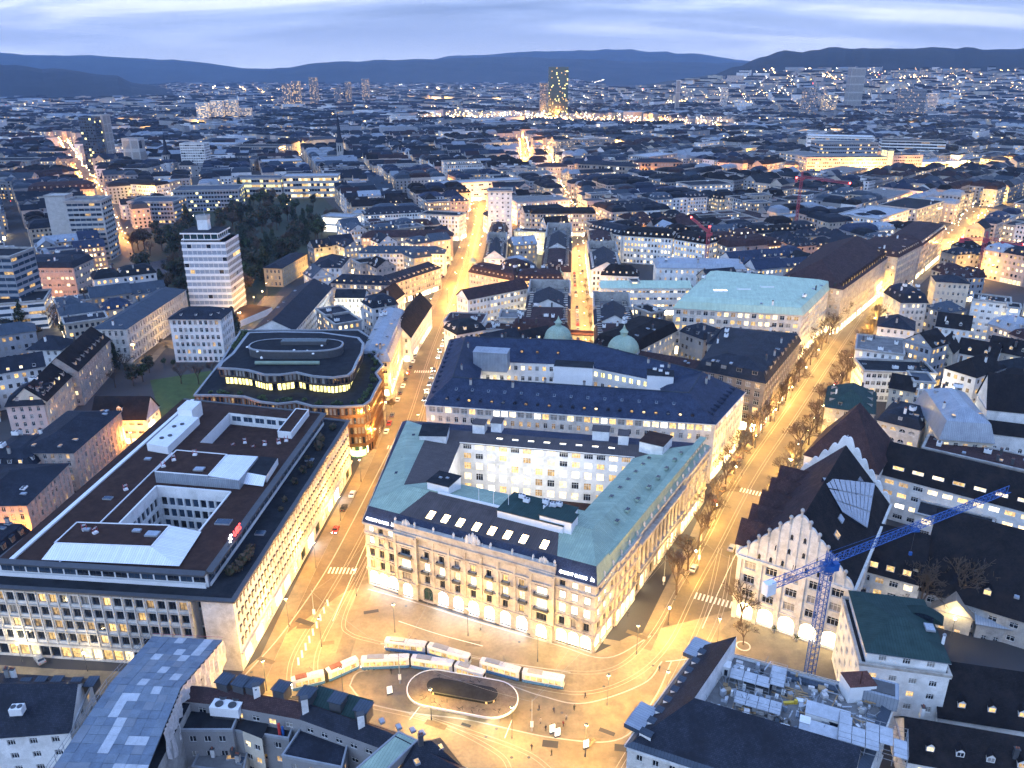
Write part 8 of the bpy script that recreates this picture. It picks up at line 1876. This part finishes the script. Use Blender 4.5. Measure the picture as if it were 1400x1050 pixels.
ridge('far_ridge',[(480,112),(560,92),(640,76),(740,70),(830,68),(900,73),(1000,85),(1100,96),(1200,115)],9800,12000,'far_hill',seed=5)
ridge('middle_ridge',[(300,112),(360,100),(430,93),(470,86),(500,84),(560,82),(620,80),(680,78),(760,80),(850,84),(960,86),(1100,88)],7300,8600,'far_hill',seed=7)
ridge('wooded_hill',[(-700,60),(-200,70),(0,79),(70,84),(150,93),(215,101),(260,114),(320,130)],3600,4600,'forest',seed=9,rough=.1)
ridge('wooded_hill',[(900,112),(935,103),(965,92),(990,79),(1020,70),(1030,69),(1036,75),(1044,68),(1080,66),(1180,66),(1300,68),(1400,70),(1600,70),(2000,66)],3680,4350,'forest',base=92,seed=11,rough=.12,n=110)
# the settled slope below the right-hand wood
def slope_z(x,y):
    t=min(1,max(0,(y-2300)/1500));s=min(1,max(0,(x-250)/900));return 128*t**1.6*s
sb=MB();nx,ny=40,24
for i in range(nx):
    for j in range(ny):
        f_=lambda i_,j_:((250+i_*3550/nx),(2300+j_*2000/ny),slope_z(250+i_*3550/nx,2300+j_*2000/ny)+.05)
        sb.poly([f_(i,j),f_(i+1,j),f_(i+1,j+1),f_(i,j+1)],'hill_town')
tag(sb.build('hillside',smooth=True),kind='structure')
# ------------------------------------------------------------------ the city beyond, block by block
rg=random.Random(2024)
BB=[]
for q in BUILT:
    xs=[p[0]for p in q];ys=[p[1]for p in q];BB.append((min(xs),max(xs),min(ys),max(ys),q))
SL=[]
for ln,w in STREETS:
    for a,b in zip(ln,ln[1:]):SL.append((a,b,w/2+1.0))
def seg_d(p,a,b):
    ab=b-a;t=max(0,min(1,(p-a).dot(ab)/ab.length_squared));return(p-a-ab*t).length
PARKQ=[P(*p)for p in[(150,400),(172,328),(330,255),(440,262),(490,310),(430,350),(400,380),(350,470),(300,520),(200,600),(180,530),(215,490),(240,420)]]
SQQ=[P(*p)for p in[(250,1060),(333,915),(440,800),(505,790),(820,900),(1000,830),(1190,890),(1190,960),(960,1060)]]
LAWNQ=[P(*p)for p in[(90,565),(150,468),(205,505),(345,440),(330,520),(240,625),(120,605)]]
GARDQ=[P(*p)for p in[(1140,790),(1250,800),(1400,840),(1400,880),(1290,870),(1150,830)]]
NEARQ=[Vector((-400,-50)),Vector((400,-50)),Vector((260,300)),Vector((-260,300))]
RAILQ=[Vector((-260,2250)),Vector((470,1950)),Vector((560,2080)),Vector((300,2420)),Vector((-200,2600))]
def free(c,r):
    for x0,x1,y0,y1,q in BB:
        if x0-r<c.x<x1+r and y0-r<c.y<y1+r:
            if inside(c,q):return False
            for a,b in zip(q,q[1:]+q[:1]):
                if seg_d(c,V2(a),V2(b))<r:return False
    if c.y<1700:
        for a,b,w in SL:
            if seg_d(c,a,b)<w+r*.8:return False
    if inside(c,PARKQ)or inside(c,LAWNQ)or inside(c,SQQ)or inside(c,GARDQ)or inside(c,RAILQ)or inside(c,NEARQ):return False
    return True
DIST=[(Vector((rg.uniform(-2600,2600),rg.uniform(300,4200))),rg.uniform(-.8,.8))for _ in range(34)]+[(Vector((rg.uniform(-3800,2200),rg.uniform(4000,7000))),rg.uniform(-.8,.8))for _ in range(16)]
def district(p):return min(range(len(DIST)),key=lambda i:(DIST[i][0]-p).length)
ROOFC=['slate','slate','tile_black','tile_brown','zinc_dark','bitumen','navy_slate','slate','zinc_dark','tile_black','zinc'];WALLC=['town_pale','town_cream','town_grey','town_grey','stone_pink','concrete_blue']
HOUSES=[];CELLS={}
def house_at(c,ang,w,d,h,kind,rm,wm):
    HOUSES.append((c,ang,w,d,h,kind,rm,wm))
for di,(dc,ang)in enumerate(DIST):
    ca,sa=math.cos(ang),math.sin(ang);bw,bh=rg.uniform(70,95),rg.uniform(52,70)
    for i in range(-22,23):
        for j in range(-28,29):
            o=Vector((i*bw,j*bh));c=dc+Vector((o.x*ca-o.y*sa,o.x*sa+o.y*ca))
            if c.y<250 or c.y>7200 or abs(c.x)>c.y*.70+80 or district(c)!=di:continue
            if c.y>3780 and(c.x>500 or c.x<-2300-(c.y-4300)*.2):continue
            big=rg.random()
            W_,D_=bw-13,bh-13
            def put(lx,ly,w,d,turn,h,kind,rm,wm):
                p=c+Vector((lx*ca-ly*sa,lx*sa+ly*ca));
                if p.y<7200 and free(p,max(w,d)*.46):house_at(p,ang+turn,w,d,h,kind,rm,wm)
            if c.y>2800:
                if rg.random()<.25:continue
                for k in range(2):put(rg.uniform(-6,6),(k-.5)*D_*.6,W_*rg.uniform(.5,.95),rg.uniform(11,20),0,rg.uniform(8,24),rg.choice(['flat','gable','hip']),rg.choice(ROOFC),rg.choice(WALLC))
                continue
            if big<.14:put(0,0,W_*.9,D_*.75,0,rg.uniform(14,26),'flat',rg.choice(['bitumen','gravel_grey','zinc','zinc_dark']),rg.choice(['town_grey','town_pale','concrete_blue']));continue
            if big<.19 and c.y>600:
                for k in range(3):put(0,(k-1)*D_*.36,W_*.8,12,0,rg.uniform(14,30),'flat','bitumen',rg.choice(['town_pale','town_grey']))
                continue
            if big<.215:continue
            base=rg.uniform(15,21);dep=14;bk,bm,bwl=rg.choice(['gable','mansard','mansard','hip','flat']),rg.choice(ROOFC),rg.choice(WALLC)
            for side in range(4):
                ln_=W_ if side%2==0 else D_-2*dep;x=-ln_/2
                while x<ln_/2-6:
                    w=min(rg.uniform(13,24),ln_/2-x)
                    if ln_/2-x-w<6:w=ln_/2-x
                    m=x+w/2;x+=w
                    lx,ly=((m,-(D_-dep)/2),((W_-dep)/2,m),(-m,(D_-dep)/2),(-(W_-dep)/2,-m))[side]
                    put(lx,ly,w+.01,dep,side*PI/2,base+rg.uniform(-1,1),bk if rg.random()<.75 else rg.choice(['gable','mansard','flat']),bm if rg.random()<.7 else rg.choice(ROOFC),bwl if rg.random()<.4 else rg.choice(WALLC))
            if rg.random()<.5:put(0,0,W_*.3,D_*.25,0,rg.uniform(6,10),'flat',rg.choice(['bitumen','gravel_grey','zinc']),'plaster')
def corners(c,ang,w,d):
    ca,sa=math.cos(ang),math.sin(ang);return[Vector((c.x+x*ca-y*sa,c.y+x*sa+y*ca))for x,y in((-w/2,-d/2),(w/2,-d/2),(w/2,d/2),(-w/2,d/2))]
def seen(c,h):
    x,y,dep=proj((c.x,c.y,h));return-60<x<1460 and y<1120
HOUSES=[hh for hh in HOUSES if seen(hh[0],hh[4])]
HOUSES.sort(key=lambda hh:hh[0].length/(max(hh[2],10)**.5))
NEAR_N=260
RN={'slate':'slate-grey','tile_black':'black','tile_brown':'brown','zinc_dark':'dark zinc','zinc':'pale zinc','bitumen':'black felt','navy_slate':'navy','gravel_grey':'gravel'}
WN={'town_pale':'white','town_cream':'cream','town_grey':'grey','plaster':'white','plaster_cream':'cream','stone_grey':'grey','stone_pale':'pale stone','stone_pink':'pinkish','concrete':'concrete','concrete_blue':'blue-grey'}
KN={'gable':'gabled','hip':'hipped','mansard':'mansard','flat':'flat'}
def where(p):
    x,y,_=proj((p.x,p.y,15))
    sx='far left' if x<180 else 'left' if x<440 else 'middle left' if x<640 else 'centre' if x<800 else 'middle right' if x<1000 else 'right' if x<1220 else 'far right'
    sy='beyond the old quarter' if y>330 else 'in the inner city' if y>270 else 'before the boulevard' if y>225 else 'in the outer quarters'
    return sx,sy
SEENLAB={}
for k,(c,ang,w,d,h,kind,rm,wm)in enumerate(HOUSES[:NEAR_N]):
    sx,sy=where(c);fl=max(3,int(h/3.6));size='long' if w>26 else 'narrow' if w<15 else 'tall' if h>20 else 'low' if h<13 else 'plain'
    x,y,_=proj((c.x,c.y,h));
    lab='%s %s-storey %s house with %s %s roof %s, %s'%(size,['three','three','three','three','four','five','six','seven','eight','nine'][min(9,fl)],WN[wm],RN[rm],KN[kind],sy,sx)
    wts=rg.choice([DARK,SOME,SOME,HALF,HALF,MOST]);q=corners(c,ang,w,d)
    generic('town_house',lab,q,h,fl,kind,rg.uniform(3.5,6)if kind!='flat' else .7,rm,wm,spacing=rg.uniform(2.6,3.4),ww=1.4,wh=1.8,wts=wts,gf=rg.choice([None,SHOPD,SHOP]),near=False,group='town houses %s, %s'%(sy,sx),cornice=.4 if k<120 else 0,chim=rg.choice([0,1,2])if k<140 else 0,dormers=(4.5,1.3,1.3,.7)if kind in('mansard','gable','hip')and rg.random()<.7 else None,keep=False,units=1 if kind=='flat' and k<140 else 0)
# everything farther: one mass
fb=MB()
def far_house(c,ang,w,d,h,kind,rm,wm):
    q=corners(c,ang,w,d);z0=slope_z(c.x,c.y);dist=c.length
    h=z0+h
    vis=[i for i in range(4)if faces_cam(q[i],q[(i+1)%4])]
    for i in vis:a,b=q[i],q[(i+1)%4];fb.poly([(*a,z0-1),(*b,z0-1),(*b,h),(*a,h)],wm)
    rh=rg.uniform(3.5,6)
    if kind=='flat':
        fb.poly([(*p,h)for p in q],rm)
        if rg.random()<.5:m=(q[0]+q[2])/2+Vector((rg.uniform(-3,3),rg.uniform(-2,2)));fb.box((m.x,m.y,h),(w*.3,d*.35,2.6),wm,ang,top=rm)
    elif kind=='mansard':
        i1=inset(q,1.4);i2=inset(q,min(w,d)*.36)
        for i in range(4):
            j=(i+1)%4
            if i in vis:fb.poly([(*q[i],h),(*q[j],h),(*i1[j],h+rh*.65),(*i1[i],h+rh*.65)],rm)
            fb.poly([(*i1[i],h+rh*.65),(*i1[j],h+rh*.65),(*i2[j],h+rh),(*i2[i],h+rh)],rm)
        fb.poly([(*p,h+rh)for p in i2],rm)
    else:
        m0,m1=(q[3]+q[0])/2,(q[1]+q[2])/2
        if kind=='hip':m0,m1=m0.lerp(m1,.25),m0.lerp(m1,.75)
        e=inset(q,-.4)
        fb.poly([(*e[0],h),(*e[1],h),(*m1,h+rh),(*m0,h+rh)],rm);fb.poly([(*e[2],h),(*e[3],h),(*m0,h+rh),(*m1,h+rh)],rm)
        fb.poly([(*q[1],h),(*q[2],h),(*m1,h+rh)],rm if kind=='hip' else wm);fb.poly([(*q[3],h),(*q[0],h),(*m0,h+rh)],rm if kind=='hip' else wm)
    # windows
    fl=max(2,int((h-z0)/3.4));lit_p=rg.choice([.06,.1,.2,.3,.5,.7])
    for i in vis:
        a,b=q[i],q[(i+1)%4];ln_=(b-a).length;u=(b-a)/ln_;o=Vector((u.y,-u.x))*.12
        if dist<1500:
            n=max(1,int(ln_/3.6))
            for f_ in range(fl):
                for k in range(n):
                    g_=rg.random();m='glass_dark' if g_>lit_p else('lit_bright' if g_<lit_p*.4 else 'lit_warm')
                    s=(k+.5)*ln_/n;p=a+u*(s-.8)+o;r=a+u*(s+.8)+o;z=z0+f_*3.4+1.1
                    if m=='glass_dark' and dist>1100 and rg.random()<.4:continue
                    fb.poly([(*p,z),(*r,z),(*r,z+1.8),(*p,z+1.8)],m)
        else:
            for f_ in range(fl):
                if rg.random()<lit_p*2.6:
                    s=rg.uniform(.1,.75)*ln_;l=min(ln_*.25,rg.choice([2.2,2.2,4,8]));p=a+u*s+o;r=a+u*(s+l)+o;z=z0+f_*3.4+1.0
                    fb.poly([(*p,z),(*r,z),(*r,z+2.0),(*p,z+2.0)],'lit_bright' if rg.random()<.5 else 'lit_warm')
for hh in HOUSES[NEAR_N:]:far_house(*hh)
o=fb.build('distant_city');tag(o,'mass of dark-roofed houses with lit windows stretching to the hills','city',None,'stuff')
# distant lamps: real small lanterns on the streets
lb=MB()
def dot(x,y,z,r,m):
    lb.poly([(x-r,y,z),(x,y-r,z),(x,y,z+r)],m);lb.poly([(x,y-r,z),(x+r,y,z),(x,y,z+r)],m);lb.poly([(x-r,y,z),(x,y,z-r),(x,y-r,z)],m);lb.poly([(x,y-r,z),(x,y,z-r),(x+r,y,z)],m)
for k in range(6000):
    y=700+(rg.random()**.8)*6300;x=rg.uniform(-.66,.66)*y
    if y>3800 and(x>500 or x<-2500):continue
    z=slope_z(x,y)+rg.uniform(6,16);r=y*rg.uniform(.00025,.0006);t=rg.random()
    if y<1500 and rg.random()<.55:continue
    dot(x,y,z,r,'far_lamp' if t<.62 else('far_lamp_white' if t<.96 else 'far_lamp_red'))
for k in range(900):# railway yard and the plain before the glass tower
    t=rg.random();a=Vector((-420,2500)).lerp(Vector((620,1980)),t);p=a+Vector((rg.gauss(0,90),rg.gauss(0,220)));dot(p.x,p.y,rg.uniform(8,20),p.y*rg.uniform(.0003,.0007),'far_lamp' if rg.random()<.7 else 'far_lamp_white')
for k in range(900):# rows of lamps along the far streets
    y=800+rg.random()**.8*5600;x=rg.uniform(-.62,.62)*y;a=rg.choice([.1,1.5,2.6,.8])+rg.uniform(-.3,.3);m_='far_lamp' if rg.random()<.75 else 'far_lamp_white';st_=rg.uniform(22,38)
    if y>3700 and(x>500 or x<-2500):continue
    for j in range(rg.randint(5,16)):xx,yy=x+math.cos(a)*j*st_,y+math.sin(a)*j*st_;dot(xx,yy,slope_z(xx,yy)+8,yy*rg.uniform(.00022,.00045),m_)
for k in range(900):# hillside rows
    x=rg.uniform(350,2300);y=rg.uniform(2900,3760);dot(x,y,slope_z(x,y)+rg.uniform(4,10),y*rg.uniform(.00018,.00042),'far_lamp' if rg.random()<.7 else 'far_lamp_white')
for ln,w in STREETS:
    tot=0
    for p,a,s in along(ln,16,0,5):
        if p.y>640:
            for sd in(-1,1):dot(p.x+sd*w*.4,p.y+rg.uniform(-4,4),rg.uniform(4,9),max(.35,p.y*.0006),'far_lamp' if rg.random()<.7 else 'far_lamp_white')
o=lb.build('distant_lamps');tag(o,'countless small street lamps scattered over the distant city','lamps',None,'stuff')
# a few strong lamps that light the farther quarters
for k in range(150):
    y=rg.uniform(450,2300);x=rg.uniform(-.6,.6)*y;p=Vector((x,y))
    if any(x0<x<x1 and y0<y<y1 and inside(p,q)for x0,x1,y0,y1,q in BB):continue
    if any((hh[0]-p).length<max(hh[2],hh[3])*.62 for hh in HOUSES if abs(hh[0].y-y)<40)or inside(p,PARKQ):continue
    lamp(p,'lone street lamp glowing between the distant roofs','cone',y*y*.09,rg.choice([ORNG,WARM,GOLD]),'street lamps among the distant roofs')
for k,(px,py,e)in enumerate(((1250,232,700000),(1310,236,700000),(1370,238,700000),(1190,246,400000),(600,140,2e6),(690,140,1.5e6),(830,140,2e6),(1060,95,0),(520,138,2e6))):
    if e:lamp(P(px,py),['tall station lamp, first','tall station lamp in the middle','tall station lamp at the right edge','tall lamp before the station','tall railway yard lamp, left','tall railway yard lamp, middle','tall railway yard lamp near the glass tower','','tall railway yard lamp at the far left'][k]+' of the lit ground','cone',e,WARM,'tall yard lamps')
# station hall roof
sh=MB();q=[P(1258,236),P(1420,232),P(1420,222),P(1240,226)];sh.prism(ccw(q),12,14,'zinc','zinc',True)
for k in range(12):p=q[0].lerp(q[1],k/11);sh.tube((p.x,p.y,0),(p.x,p.y,12),.4,.4,'grey_metal',5)
tag(sh.build('station_hall'),'broad flat station roof above lit platforms at the right','station')
# ------------------------------------------------------------------ the evening air
hz=bpy.data.materials.new('haze');t=_nt(hz);pv=t.nodes.new('ShaderNodeVolumePrincipled');ou=t.nodes.new('ShaderNodeOutputMaterial');t.links.new(pv.outputs[0],ou.inputs['Volume'])
pv.inputs['Color'].default_value=(.34,.58,1.0,1);pv.inputs['Density'].default_value=HAZE;pv.inputs['Anisotropy'].default_value=.2
MATS['haze']=hz
b=MB();b.prism([(-11800,-400),(11800,-400),(11800,13000),(-11800,13000)],-8,600,'haze','haze',True);o=b.build('haze');o['kind']='stuff'
